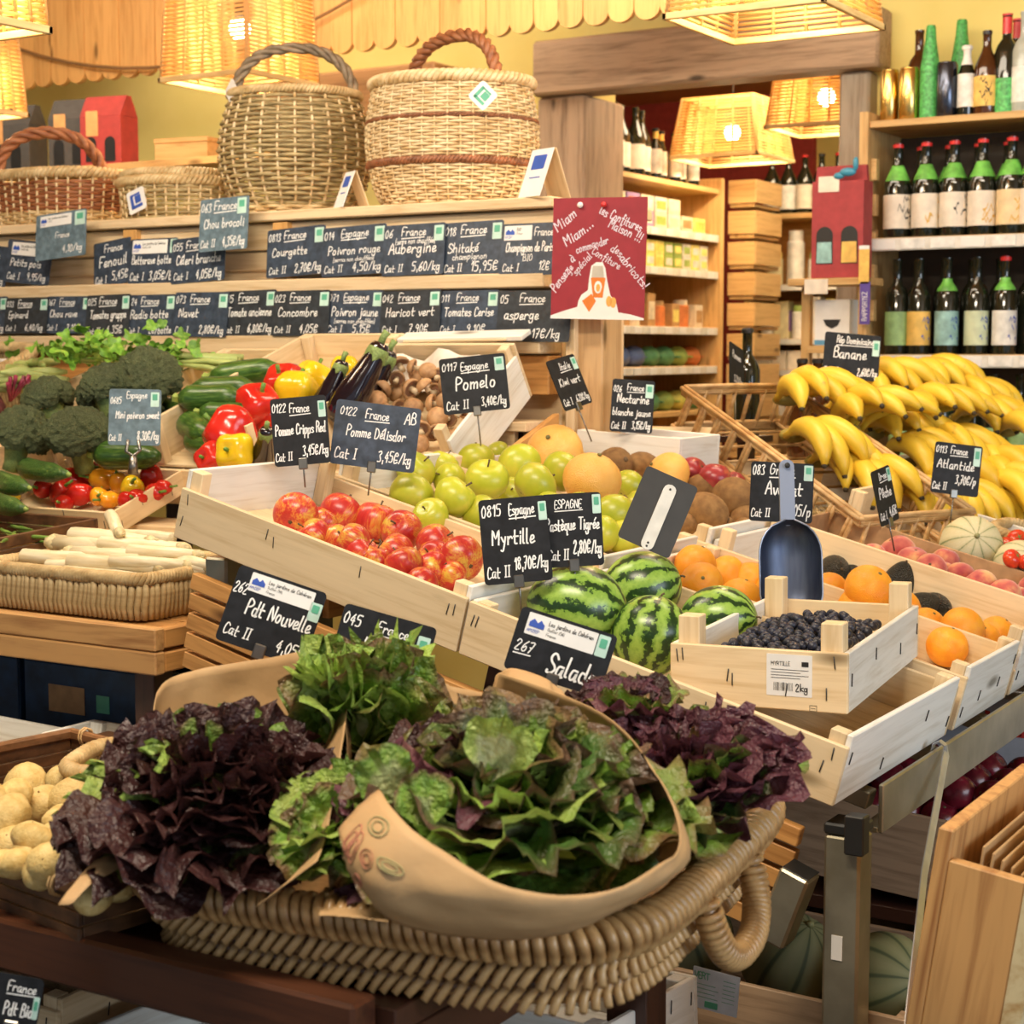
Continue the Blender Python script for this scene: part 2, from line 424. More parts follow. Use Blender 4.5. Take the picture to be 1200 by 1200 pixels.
# scalloped timber valance hung from the ceiling: each plank a part
val = thing('scalloped_valance', 'row of pale pine planks with rounded ends hanging below the ceiling', 'valance', (0, 5.0, 0))
pw = .0935
poly = [(-pw / 2 + .0008, .42), (-pw / 2 + .0008, pw * .42)] + [(-(pw / 2 - .0008) * math.cos(math.pi * k / 10), pw * .42 - pw * .42 * math.sin(math.pi * k / 10)) for k in range(1, 10)] + [(pw / 2 - .0008, pw * .42), (pw / 2 - .0008, .42)]
plank_me = mk('plank', slab_xz(poly, -.011, .011), CANOPY['z'], False)
for k in range(35):
    put('plank', plank_me, val, (-5.62 + k * pw, (k % 2) * .004, 2.472))
part('backing_rail', box(-5.66, -2.42, .02, .07, 2.66, 2.85), CANOPY['x'], val, False)
cable = [(-5.5 + .145 * k, 4.95, 2.70 - .30 * math.sin(math.pi * k / 16) ** .8 + .012 * k) for k in range(17)]
tag(put('power_cable', mk('power_cable', tube(cable, .006, 6), plain('brown_cable', (.22, .11, .04)))), 'thin brown cable sagging across the scalloped planks', 'cable')

# ---------------------------------------------------------------- wicker
def wickmat(name, c0, c1, rough=.5): return mat(name, lambda q: q.col(q.ramp(q.noise(q.mapv((1, 1, 2.2), rnd_off=False), 26, 3), [(.3, c0), (.7, c1)])).bump(q.noise(q.o, 160, 2), .3, .001), rough=rough)
W_PALE = wickmat('pale_willow', (.42, .27, .10), (.74, .57, .31))
W_BUFF = wickmat('buff_willow', (.55, .36, .15), (.85, .70, .44))
W_GREEN = wickmat('greenish_willow', (.22, .16, .065), (.55, .42, .20))
W_BROWN = wickmat('brown_willow', (.13, .045, .018), (.36, .14, .06))
W_RED = wickmat('reddish_willow', (.20, .06, .02), (.42, .17, .07))
W_RATTAN = wickmat('brown_rattan', (.25, .125, .042), (.62, .39, .165), .34)
W_ROPE = wickmat('seagrass_rope', (.34, .22, .085), (.64, .48, .25), .7)
W_DARK = wickmat('dark_bamboo', (.05, .022, .01), (.17, .075, .03), .4)
W_CANE = wickmat('honey_cane', (.42, .22, .075), (.74, .50, .23), .42)
def oval(a, b, p=2.0):
    def f(t):
        c, s = math.cos(t), math.sin(t); return (a * math.copysign(abs(c) ** (2 / p), c), b * math.copysign(abs(s) ** (2 / p), s))
    return f
def even(fn, n):
    """n evenly spaced points with outward normals on a closed outline"""
    P = [fn(2 * math.pi * k / 400) for k in range(400)]; L = [0]
    for k in range(400): L.append(L[-1] + math.dist(P[k], P[(k + 1) % 400]))
    out = []; j = 0
    for k in range(n):
        s = L[-1] * k / n
        while L[j + 1] < s: j += 1
        u = (s - L[j]) / max(1e-9, L[j + 1] - L[j]); a, b = P[j % 400], P[(j + 1) % 400]
        x, y = a[0] + (b[0] - a[0]) * u, a[1] + (b[1] - a[1]) * u
        tx, ty = b[0] - a[0], b[1] - a[1]; l = math.hypot(tx, ty) or 1
        out.append((x, y, ty / l, -tx / l))
    return out, L[-1]
def interp(prof, z):
    for (s0, z0), (s1, z1) in zip(prof, prof[1:]):
        if z <= z1: return s0 + (s1 - s0) * (z - z0) / (z1 - z0)
    return prof[-1][0]
def weave(fn, prof, rows, ns, rad, amp, seg=3, n=5, pair=1, zj=0.0, r0=0, flat=None):
    """horizontal weavers in front of and behind the stakes"""
    pts, _ = even(fn, ns * seg); vf = ([], []); z0, z1 = prof[0][1], prof[-1][1]
    for r in range(rows):
        z = z0 + (z1 - z0) * (r + .5) / rows; s = interp(prof, z); ph = math.pi * ((r + r0) // pair % 2); path = []
        for k, (x, y, nx, ny) in enumerate(pts):
            a = amp * math.cos(math.pi * k / seg + ph)
            path.append((x * s + nx * a, y * s + ny * a, z + rnd.uniform(-zj, zj)))
        vf = join(vf, tube(path, rad, n, closed=True, flat=flat))
    return vf
def stakes(fn, prof, ns, rad, n=5, off=0.0):
    pts, _ = even(fn, ns); vf = ([], [])
    zs = [prof[0][1] + (prof[-1][1] - prof[0][1]) * i / 8 for i in range(9)]
    for x, y, nx, ny in pts:
        vf = join(vf, tube([(x * interp(prof, z) + nx * off, y * interp(prof, z) + ny * off, z) for z in zs], rad, n))
    return vf
def braid(fn, s, z, rad, twists, strands=3, n=6, seg=12, lift=None):
    vf = ([], []); m = twists * seg; pts, _ = even(fn, m)
    for q in range(strands):
        path = []
        for k, (x, y, nx, ny) in enumerate(pts):
            a = 2 * math.pi * k / seg + 2 * math.pi * q / strands
            path.append((x * s + nx * rad * 1.0 * math.cos(a), y * s + ny * rad * 1.0 * math.cos(a), z + rad * 1.0 * math.sin(a) + (lift(x, y) if lift else 0)))
        vf = join(vf, tube(path, rad * .82, n, closed=True))
    return vf
def twist(path, rad, turns, strands=3, n=6):
    P = [Vector(p) for p in path]; m = len(P); vf = ([], [])
    for q in range(strands):
        out = []
        for i in range(m):
            t = (P[min(i + 1, m - 1)] - P[max(i - 1, 0)]).normalized(); a = Vector((0, 1, 0)); a = (a - t * a.dot(t)).normalized(); b = t.cross(a)
            g = 2 * math.pi * (turns * i / (m - 1) + q / strands); out.append(P[i] + (a * math.cos(g) + b * math.sin(g)) * rad * .85)
        vf = join(vf, tube(out, rad * .8, n))
    return vf
def arch(a, h, n=32, yoff=0, z0=0, p=2.0, lean=0.0):
    return [(-a * math.copysign(abs(math.cos(math.pi * k / n)) ** (2 / p), math.cos(math.pi * k / n)), yoff + lean * math.sin(math.pi * k / n), z0 + h * math.sin(math.pi * k / n) ** (2 / p)) for k in range(n + 1)]
def stuff(o): o['kind'] = 'stuff'; return o

# ---------------------------------------------------------------- ridge shelf with the chalk cards
RY = 3.6
zt = at(450, 241, Y=RY).z; z1 = at(450, 324, Y=RY - .04).z; z2 = at(450, 391, Y=RY - .06).z
ridge = thing('display_rack', 'pale pine rack carrying the baskets on top and two rows of chalk cards', 'rack', (0, 0, 0))
XR = -2.07; XL = -4.6
part('top_shelf', box(XL, XR, RY - .02, RY + .52, zt - .026, zt, .003), PINE['x'], ridge, False)
part('back_panel', box(XL, XR, RY + .035, RY + .055, 1.15, zt - .027), PINE['x'], ridge, False)
for (za, zb, ya) in ((zt - .10, zt - .03, RY + .008), (z1 + .028, zt - .105, RY + .018)):
    part('back_board', box(XL, XR, ya, RY + .034, za, zb, .003), PINE['x'], ridge, False)
part('ledge', box(XL, XR, RY - .055, RY + .034, z1 - .036, z1 - .001, .003), PINE['x'], ridge, False)
part('back_board', box(XL, XR, RY + .008, RY + .034, z2 + .02, z1 - .04, .003), PINE['x'], ridge, False)
part('ledge', box(XL, XR, RY - .075, RY + .034, z2 - .05, z2 - .001, .003), PINE['x'], ridge, False)
part('lower_board', box(XL, XR, RY - .03, RY + .034, z2 - .15, z2 - .055, .003), ORANGE['x'], ridge, False)
for x in (-4.5, -3.3, XR - .06):
    part('post', box(x, x + .06, RY + .3, RY + .36, 0, zt - .028), PINE['z'], ridge, False)
for x in (-3.47, -2.93):
    part('batten', box(x, x + .05, RY - .012, RY + .03, z1 + .0, zt - .03), CANOPY['z'], ridge, False)
# end timber post under the red sign
ep = thing('timber_post', 'square timber post standing at the end of the chalk card rack', 'post')
pa = at(673, 380, Y=3.56); pb = at(706, 380, Y=3.56)
part('shaft', box(pa.x, pb.x, 3.56, 3.66, 0, 1.62, .004), wood('brown_pine_z', (.52, .33, .16), (.33, .18, .07), 'z'), ep, False)
part('batten', box(pa.x - .012, pa.x + .012, 3.54, 3.56, .9, 1.60), PINE['z'], ep, False)

def ridge_card(label, xl, xr, yt, yb, lines, m=None, roll=0, dy=0.0, tiltx=-8, **k):
    yy = RY - .035 + dy
    a = at(xl, (yt + yb) / 2, Y=yy); b = at(xr, (yt + yb) / 2, Y=yy); c = at((xl + xr) / 2, yt, Y=yy); e = at((xl + xr) / 2, yb, Y=yy)
    return card(label, b.x - a.x, (c.z - e.z), ((a.x + b.x) / 2, yy, (c.z + e.z) / 2), (R_(tiltx), R_(roll), 0), m or BLUEC, lines, **k)
ST = (.90, .80, .15, .30)
def std(code, origin, name, cat_, price, extra=None, ns=.17):
    L = [(code, .03, .76, .15, .22), (origin, .30, .78, .16, .48), (name, .10, .44, ns, .84), (cat_, .05, .08, .14, .30), (price, .50, .08, .17, .46)]
    if extra: L.append((*extra,))
    return L
ridge_card('slate price card for petits pois with a white producer sticker', 7, 60, 282, 333, [('Petits pois', .12, .40, .17, .8), ('Cat I', .08, .08, .15, .3), ('9,95/kg', .52, .10, .15, .42)], roll=5, note=(.42, .80, .62, .30, ['Les jardins de Cahéran', 'Guillac (56)']))
ridge_card('slate price card leaning half out of frame at the left end of the upper row', -35, 9, 287, 336, [('France', .3, .7, .17), ('3,40/kg', .4, .1, .17)], roll=6)
ridge_card('slate price card for fenouil tilted beside the beetroot card', 110, 154, 281, 335, [('France', .3, .76, .16, .5), ('Fenouil', .16, .44, .22, .78), ('Cat I', .05, .08, .15, .3), ('5,45€', .5, .12, .18, .44)], roll=-7, dy=-.004)
ridge_card('slate price card for botte de betteraves with a white producer sticker', 152, 207, 279, 333, [('Betterave botte', .06, .44, .18, .84), ('Cat I', .04, .08, .16, .3), ('3,05€/b', .45, .10, .18, .5)], dy=-.008, sticker=(.92, .82, .14, .3), note=(.42, .82, .74, .30, ['Les jardins de Cahéran', 'Guillac (56)']))
ridge_card('slate price card for céleri branche', 201, 264, 277, 331, [('055', .03, .74, .15, .2), ('France', .28, .76, .16, .4), ('Céleri branche', .10, .42, .20, .84), ('Cat I', .06, .08, .15, .28), ('4,05€/kg', .48, .08, .19, .48)], under='France', roll=-3, dy=-.012, sticker=(.92, .84, .12, .26))
ridge_card('slate price card for courgette with a mint sticker', 313, 381, 266, 324, std('0813', 'France', 'Courgette', 'Cat II', '2,70€/kg'), under='France', roll=-3, sticker=ST)
ridge_card('blue slate price card for poivron rouge from Espagne', 378, 452, 264, 323, std('014', 'Espagne', 'Poivron rouge', 'Cat II', '4,50/kg', ('(serres non chauffées)', .18, .29, .09, .66)), under='Espagne', roll=-2, dy=-.006, sticker=ST)
ridge_card('slate price card for aubergine', 449, 521, 262, 323, std('06', 'France', 'Aubergine', 'Cat II', '5,60/kg', ('(serre non chauffée)', .2, .62, .11, .66), .21), under='France', roll=-1, dy=-.012, sticker=ST)
ridge_card('slate price card for shitaké champignon', 519, 589, 259, 323, std('018', 'France', 'Shitaké', 'Cat II', '15,95€', ('champignon', .18, .30, .12, .7)), under='France', roll=-1, dy=-.004, sticker=ST)
ridge_card('slate price card for champignon de Paris with a white sticker', 587, 652, 261, 323, [('France', .60, .76, .15, .34), ('Champignon de Paris', .10, .46, .17, .86), ('BIO', .42, .28, .12, .3), ('Cat I', .06, .08, .14, .3), ('12€', .72, .1, .16, .2)], dy=-.010, note=(.30, .82, .50, .28, ['BIO', 'France']))
ridge_card('pale grey price card clipped above the rack edge beside the brown basket', 42, 101, 248, 303, [('France', .40, .45, .12, .4), ('4,10/kg', .55, .12, .15, .4)], GREYC, roll=-4, dy=-.05, sticker=(.88, .82, .2, .3), note=(.40, .84, .62, .24, ['Les jardins de Cahéran', 'Guillac']))
ridge_card('grey price card for chou brocoli clipped to the shelf edge below the round basket', 234, 291, 231, 294, std('063', 'France', 'Chou brocoli', 'Cat II', '4,35€/kg'), GREYC, under='France', roll=-2, dy=-.05, sticker=(.86, .82, .18, .3))
r2 = [(-38, 8, 348, 392, '029', 'France', 'Oignon', 'Cat I', '3,20/kg', BLUEC, 'oignon, cut off by the left edge'), (6, 56, 349, 391, '033', 'France', 'Epinard', 'Cat I', '6,40/kg', BLACKC, 'épinard'), (54, 106, 347, 391, '067', 'France', 'Chou rave', 'Cat I', '3,10/kg', BLUEC, 'chou rave'),
 (101, 152, 345, 395, '025', 'France', 'Tomates grappe', 'Cat II', '4,35€', BLACKC, 'tomates grappe'), (148, 205, 345, 395, '024', 'France', 'Radis botte', 'Cat I', '2€/botte', BLUEC, 'radis botte'), (204, 267, 342, 395, '073', 'France', 'Navet', 'Cat I', '2,80€/kg', BLUEC, 'navet'),
 (261, 323, 340, 394, '015', 'France', 'Tomate ancienne', 'Cat II', '6,80€/kg', BLACKC, 'tomate ancienne'), (320, 386, 340, 394, '023', 'France', 'Concombre', 'Cat II', '4,05€', BLACKC, 'concombre'), (383, 448, 340, 394, '071', 'Espagne', 'Poivron jaune', 'Cat I', '5,15€', BLUEC, 'poivron jaune'),
 (446, 516, 340, 394, '042', 'France', 'Haricot vert', 'Cat I', '7,90€', BLACKC, 'haricot vert'), (514, 584, 340, 394, '011', 'France', 'Tomates Cerise', 'Cat I', '9,10€', BLUEC, 'tomates cerise'), (583, 669, 340, 401, '05', 'France', 'asperge', '', '17€/kg', BLACKC, 'asperge')]
SLATE2 = plain('sheen_slate_card', (.028, .033, .040), .40, vary=.2, ns=60)  # black card lightened so its colour holds the sheen on the lower row
for i, (xl, xr, yt, yb, cde, org, nm, ct, prc, mm, lb) in enumerate(r2):
    if mm is BLACKC: mm = SLATE2
    ex = ('(serres non chauffées)', .15, .28, .10, .75) if 'jaune' in nm else None
    ridge_card('slate price card for %s in the lower row' % lb, xl, xr, yt, yb, std(cde, org, nm, ct, prc, ex, .19), mm, under=org, roll=-1 + (i % 3) * .8, dy=-.03 - (i % 2) * .006, sticker=ST)

# red jam sign pinned to the rack end
a = at(649, 231, Y=3.50); b = at(756, 240, Y=3.50); c_ = at(649, 374, Y=3.50)
REDS = plain('dark_red_card', (.30, .022, .035), .55, vary=.04)
SW, SH = b.x - a.x, a.z - c_.z - .005
sg = thing('jam_sign', 'dark red handwritten sign for homemade jam pinned to the end post', 'sign', ((a.x + b.x) / 2, 3.50, (a.z + c_.z) / 2 - .004), (0, R_(1.5), R_(3)))
part('card', slab_xz(rrect(SW, SH, .001), -.0015, .0015), REDS, sg, False)
SL = ([], [])
for tx, fx, fy, fs, an, mw in (('Miam', .06, .72, .085, 38, .30), ('Miam...', .16, .60, .085, 34, .36), ('les Confitures', .50, .87, .075, -22, .48), ('Maison !!!', .60, .76, .075, -24, .38), ('Pensez', .05, .22, .075, 52, .26),
                           ('à', .22, .47, .07, 35, .1), ('commander', .27, .545, .065, 16, .36), ('des', .63, .57, .065, -32, .14), ('abricots!', .73, .50, .07, -48, .40), ('je', .20, .38, .06, 50, .1), ('spécial', .27, .36, .062, 48, .26), ('Confiture', .43, .545, .062, -28, .34)):
    SL = join(SL, flat_xz(strokes(tx, (fx - .5) * SW, (fy - .5) * SH, fs * SH, ang=R_(an), maxw=mw * SW), -.0024))
part('lettering', SL, plain('lilac_chalk', (.78, .70, .80), .8), sg, False)
wp = [(-.5, -.5), (.5, -.5), (.5, -.485), (.36, -.455), (.23, -.44), (.205, -.36), (.14, -.30), (.10, -.17), (.08, -.08), (.05, -.03), (-.02, -.03), (-.07, -.06), (-.09, -.16), (-.10, -.26), (-.17, -.30), (-.20, -.35), (-.21, -.40), (-.34, -.43), (-.5, -.475)]
part('paper_patch', slab_xz([(x * SW, y * SH) for x, y in wp], -.0022, -.0015), LABEL_W, sg, False)
ORP = plain('jam_orange', (.72, .20, .03), .5); PEACHP = plain('apricot_print', (.85, .42, .10), .5); GLASSP = plain('jar_print', (.52, .48, .40), .5)
jar = part('jar_print', slab_xz([(x * SW, y * SH) for x, y in ((-.055, -.155), (.065, -.155), (.085, -.16), (.06, -.32), (-.04, -.32), (-.07, -.16))], -.003, -.0022), ORP, sg, False)
part('jar_top_print', slab_xz([(x * SW, y * SH) for x, y in ((-.05, -.06), (.055, -.06), (.07, -.155), (-.065, -.155))], -.003, -.0022), GLASSP, sg, False)
part('jar_label_print', slab_xz([(.01 * SW + .042 * SW * math.cos(t * .6), -.235 * SH + .052 * SH * math.sin(t * .6)) for t in range(10)], -.0036, -.003), LABEL_W, sg, False)
part('jar_fruit_print', slab_xz([(.012 * SW + .022 * SW * math.cos(t * .6), -.24 * SH + .032 * SH * math.sin(t * .6)) for t in range(10)], -.0042, -.0036), PEACHP, sg, False)
part('toast_print', slab_xz([(x * SW, y * SH) for x, y in ((-.16, -.35), (-.06, -.29), (-.01, -.35), (-.08, -.44))], -.003, -.0022), ORP, sg, False)
for q in ((.13, -.35), (.175, -.36)):
    part('apricot_print', slab_xz([(q[0] * SW + .032 * SW * math.cos(t * .6), q[1] * SH + .045 * SH * math.sin(t * .6)) for t in range(10)], -.003, -.0022), PEACHP, sg, False)
for fx, mm in ((.30, LABEL_W), (.55, plain('red_pin', (.6, .03, .03), .3))):
    part('push_pin', xf(ball(.007, 10, 6), loc=((fx - .5) * SW, -.006, .44 * SH)), mm, sg)

# baskets on the rack top
def tagcard(label, loc, rot, w=.06, h=.06, ink=INKBLUE, name='paper_tag'):
    t = thing(name, label, 'tag', loc, rot)
    part('paper', slab_xz(rrect(w, h, .008), -.0008, .0008), LABEL_W, t, False)
    part('stamp', join(slab_xz(rrect(w * .16, h * .62, .001, -w * .24, 0), -.0014, -.0008), slab_xz(rrect(w * .62, h * .14, .001, 0, -h * .26), -.0014, -.0008), slab_xz(rrect(w * .34, h * .34, .003, w * .10, h * .04), -.0014, -.0008), slab_xz(rrect(w * .5, h * .09, .001, .0, h * .27), -.0014, -.0008)), ink, t, False)
    part('string', tube([(0, 0, h * .45), (.004, .004, h * .75), (0, .008, h * 1.0)], .0014, 5), W_ROPE, t)
    return t
p = at(347, 237, Y=3.86); s1 = depth(p) / FPX
bk = thing('shopping_basket', 'round greenish willow basket with a grey twisted handle on the rack top', 'basket', (p.x, 3.86, zt), (0, 0, R_(31)))
ra = 88 * s1; H = 142 * s1
prof = [(.64, .004), (.74, H * .06), (.88, H * .2), (.98, H * .4), (1.0, H * .55), (.965, H * .72), (.90, H * .86), (.82, H)]
o1 = oval(ra, ra * .92)
stuff(part('weave', weave(o1, prof, 27, 26, .0052, .0062, zj=.0006), W_GREEN, bk)); part('stakes', stakes(o1, prof, 26, .0042, off=.0015), W_BUFF, bk)
part('foot', weave(o1, [(.71, .002), (.80, .03)], 4, 30, .0055, .005), W_PALE, bk)
part('rim', braid(o1, .85, H, .0075, 34), W_PALE, bk)
part('base', lathe([(0, .004), (ra * .7, .004), (ra * .7, .010), (0, .010)], 24), W_GREEN, bk)
part('handle', twist(arch(ra * .80, H * .46, yoff=0, z0=H * .93, p=2.3), .0105, 4), wickmat('grey_willow', (.14, .10, .06), (.33, .25, .16)), bk)
tagcard('white card tag hanging from the rim of the round greenish basket', at(271, 106, Y=3.71), (R_(-8), R_(45), R_(-25)), .05, .05, LABEL_W)
p = at(530, 228, Y=3.86); s1 = depth(p) / FPX
bk = thing('shopping_basket', 'buff willow basket with brown bands and brown twisted handle on the rack top', 'basket', (p.x, 3.86, zt), (0, 0, R_(20)))
ra = 101 * s1; H = 146 * s1; o1 = oval(ra, ra * .85)
prof = [(.78, .004), (.86, H * .08), (.95, H * .3), (1.0, H * .5), (.99, H * .68), (.95, H * .84), (.90, H)]
stuff(part('weave', join(*[weave(o1, [(interp(prof, za), za), (interp(prof, (za + zb) / 2), (za + zb) / 2), (interp(prof, zb), zb)], nr, 40, .0040, .0040) for (za, zb, nr) in ((.004, H * .33, 13), (H * .39, H * .68, 12), (H * .71, H, 12))]), W_BUFF, bk))
part('band', braid(o1, interp(prof, H * .36), H * .36, .0065, 40), W_BROWN, bk); part('band', braid(o1, interp(prof, H * .695), H * .695, .0035, 46), W_BROWN, bk)
part('stakes', stakes(o1, prof, 40, .003, off=.002), W_BUFF, bk)
part('rim', braid(o1, .92, H, .0095, 26), W_BUFF, bk)
part('base', lathe([(0, .004), (ra * .7, .004), (ra * .7, .010), (0, .010)], 24), W_BUFF, bk)
part('handle', xf(twist(arch(ra * .80, H * .46, z0=H * .92, p=2.4), .012, 6), rot=(0, 0, R_(-38))), W_RED, bk)
tagcard('white diamond tag tied to the brown handle of the banded basket', at(566, 112, Y=3.62), (R_(-4), R_(45), R_(20)), .055, .055, GREENS)
p = at(66, 250, Y=3.84); s1 = depth(p) / FPX
bk = thing('long_basket', 'long low brown willow basket with a hoop handle at the left of the rack top', 'basket', (p.x - .02, 3.84, zt), (0, 0, R_(-6)))
o1 = oval(.30, .17, 2.6); H = 60 * s1; prof = [(.92, .004), (1.0, H)]
stuff(part('weave', weave(o1, [(.92, .004), (.94, H * .3)], 5, 44, .0055, .005), W_PALE, bk)); stuff(part('weave', weave(o1, [(.94, H * .32), (.99, H * .86)], 8, 44, .0056, .005), W_RED, bk))
part('stakes', stakes(o1, prof, 44, .004, off=.004), W_BUFF, bk); part('rim', braid(o1, 1.0, H, .010, 34), W_PALE, bk); part('base', xf(lathe([(0, .004), (1, .004), (1, .01), (0, .01)], 32), scale=(.27, .15, 1)), W_PALE, bk)
part('handle', xf(twist(arch(.16, H * 1.0, z0=H * .9, p=2.3), .013, 4), rot=(0, 0, R_(55))), W_RED, bk)
p = at(206, 247, Y=3.80); s1 = depth(p) / FPX
bk = thing('low_basket', 'low round willow basket with a lid rim beside the round greenish basket', 'basket', (p.x, 3.80, zt), (0, 0, 0))
o1 = oval(68 * s1, 58 * s1); H = 46 * s1; prof = [(.93, .004), (1.0, H)]
stuff(part('weave', weave(o1, prof, 9, 30, .0050, .0045), W_GREEN, bk)); part('stakes', stakes(o1, prof, 30, .0038, off=.003), W_BUFF, bk); part('rim', braid(o1, 1.0, H, .009, 24), W_PALE, bk)
part('lid_rim', braid(o1, .90, H + .022, .009, 24), W_PALE, bk); part('base', lathe([(0, .004), (60 * s1, .004), (60 * s1, .01), (0, .01)], 24), W_GREEN, bk)
tagcard('white tag with a blue stamp on the low round basket', at(160, 235, Y=3.64), (R_(-6), R_(-18), 0), .068, .066)
def tentcard(label, px, py, yaw, hh, ww):
    q = at(px, py, Y=3.62); t = thing('tent_card', label, 'card', (q.x, 3.62, zt), (0, 0, R_(yaw)))
    for s, mm in ((-1, 'panel'), (1, 'panel')):
        v = slab_xz([(-ww / 2, 0), (ww / 2, 0), (ww / 2, hh), (-ww / 2, hh)], -.0009, .0009)
        o = part(mm, v, LABEL_W if s < 0 else PINE['z'], t, False, loc=(0, s * hh * .38, 0), rot=(R_(21) * s, 0, 0))
        if s < 0:
            part('stamp', join(slab_xz(rrect(ww * .6, hh * .30, .003, 0, hh * .72), -.0016, -.0009), slab_xz(rrect(ww * .5, .003, .001, 0, hh * .4), -.0016, -.0009)), INKBLUE, o, False)
tentcard('folded paper price tent with a blue stamp beside the banded basket', 638, 226, -22, .125, .085)
tentcard('folded paper tent standing between the two round baskets', 412, 236, -30, .10, .06)
# ---------------------------------------------------------------- pendant lamps
BAMBOO = mat('bamboo_slats', lambda q: q.col(q.ramp(q.noise(q.mapv((1, 1, 8)), 9, 3), [(.3, (.62, .40, .15)), (.7, (.85, .63, .30))])).set(**{'Transmission Weight': 0.0}), rough=.5)
def _tl(q):
    q.col((.80, .58, .27)); tr = q.n.new('ShaderNodeBsdfTranslucent'); tr.inputs[0].default_value = (.95, .72, .36, 1)
    mx = q.n.new('ShaderNodeMixShader'); mx.inputs[0].default_value = .55; out = q.n['Material Output']
    q.l.new(q.b.outputs[0], mx.inputs[1]); q.l.new(tr.outputs[0], mx.inputs[2]); q.l.new(mx.outputs[0], out.inputs[0])
SLATM = mat('lit_bamboo_slats', _tl, rough=.6)
BULB = mat('lamp_bulb', lambda q: (q.col((1, .9, .7)), q.set(**{'Emission Color': (1, .80, .48, 1), 'Emission Strength': 22.0})))
def lamp(label, c, half, hgt, taper=.82, power=14, rotz=0):
    t = thing('pendant_lamp', label, 'lamp', c, (0, 0, R_(rotz)), 'woven bamboo pendant lamps')
    n = int(hgt / .0125)
    for sd in range(4):
        vf = ([], [])
        for k in range(n):
            z = hgt * k / n; h = half * (1 - (1 - taper) * k / n); y = h
            vf = join(vf, tube([(-h, y, z), (0, y + .004 * math.sin(k * 1.7), z), (h, y, z)], .0044, 5))
        for u in (-.97, -.45, .0, .45, .97):
            vf = join(vf, tube([(u * half, half, 0), (u * half * taper, half * taper, hgt)], .005, 5))
        part('slat_panel', xf(vf, rot=(0, 0, sd * math.pi / 2)), SLATM, t)['kind'] = 'stuff'
        part('bottom_rail', xf(box(-half - .006, half + .006, half - .006, half + .006, -.012, .004), rot=(0, 0, sd * math.pi / 2)), BAMBOO, t, False)
    part('top_panel', box(-half * taper, half * taper, -half * taper, half * taper, hgt, hgt + .006), SLATM, t, False)
    part('bulb', xf(ball(.034, 16, 10, lambda q: Vector((q.x, q.y, q.z * (1.15 if q.z > 0 else 1)))), loc=(0, 0, hgt * .45)), BULB, t)
    part('socket', lathe([(0, hgt * .45 + .036), (.016, hgt * .45 + .03), (.016, hgt * .45 + .08), (0, hgt * .45 + .08)], 12), INKBLACK, t)
    part('cord', tube([(0, 0, hgt * .5), (0, 0, 2.85 - c[2])], .003, 6), INKBLACK, t)
    l = bpy.data.lights.new('lamp_light', 'POINT'); l.energy = power; l.color = (1, .74, .42); l.shadow_soft_size = .035
    o = bpy.data.objects.new('lamp_light', l); link(o, t); o.location = (0, 0, hgt * .45 - .05)
c0 = at(282, 96, D=5.35); lamp('bamboo pendant lamp with a bare bulb hanging behind the round greenish basket', (c0.x, c0.y, c0.z), .175, .36, .9)
lamp('bamboo pendant lamp at the top of the picture in front of the old oak beam', (-1.66, 3.96, 2.218), .20, .34)
c0 = at(-18, 30, D=3.5); lamp('bamboo pendant lamp cut off by the top left corner', (c0.x, c0.y, c0.z), .09, .26, power=4)
c0 = at(-22, 132, D=5.4); lamp('bamboo pendant lamp at the left edge above the brown basket', (c0.x, c0.y, c0.z), .10, .26, power=4)
c0 = at(858, 186, D=7.3); lamp('bamboo pendant lamp with a glowing bulb in the back room above the dark bottles', (c0.x, c0.y, c0.z), .20, .24, power=14)
c0 = at(968, 150, D=6.7); lamp('bamboo pendant lamp behind the beam beside the grey door post', (c0.x, c0.y, c0.z), .18, .26, power=12)

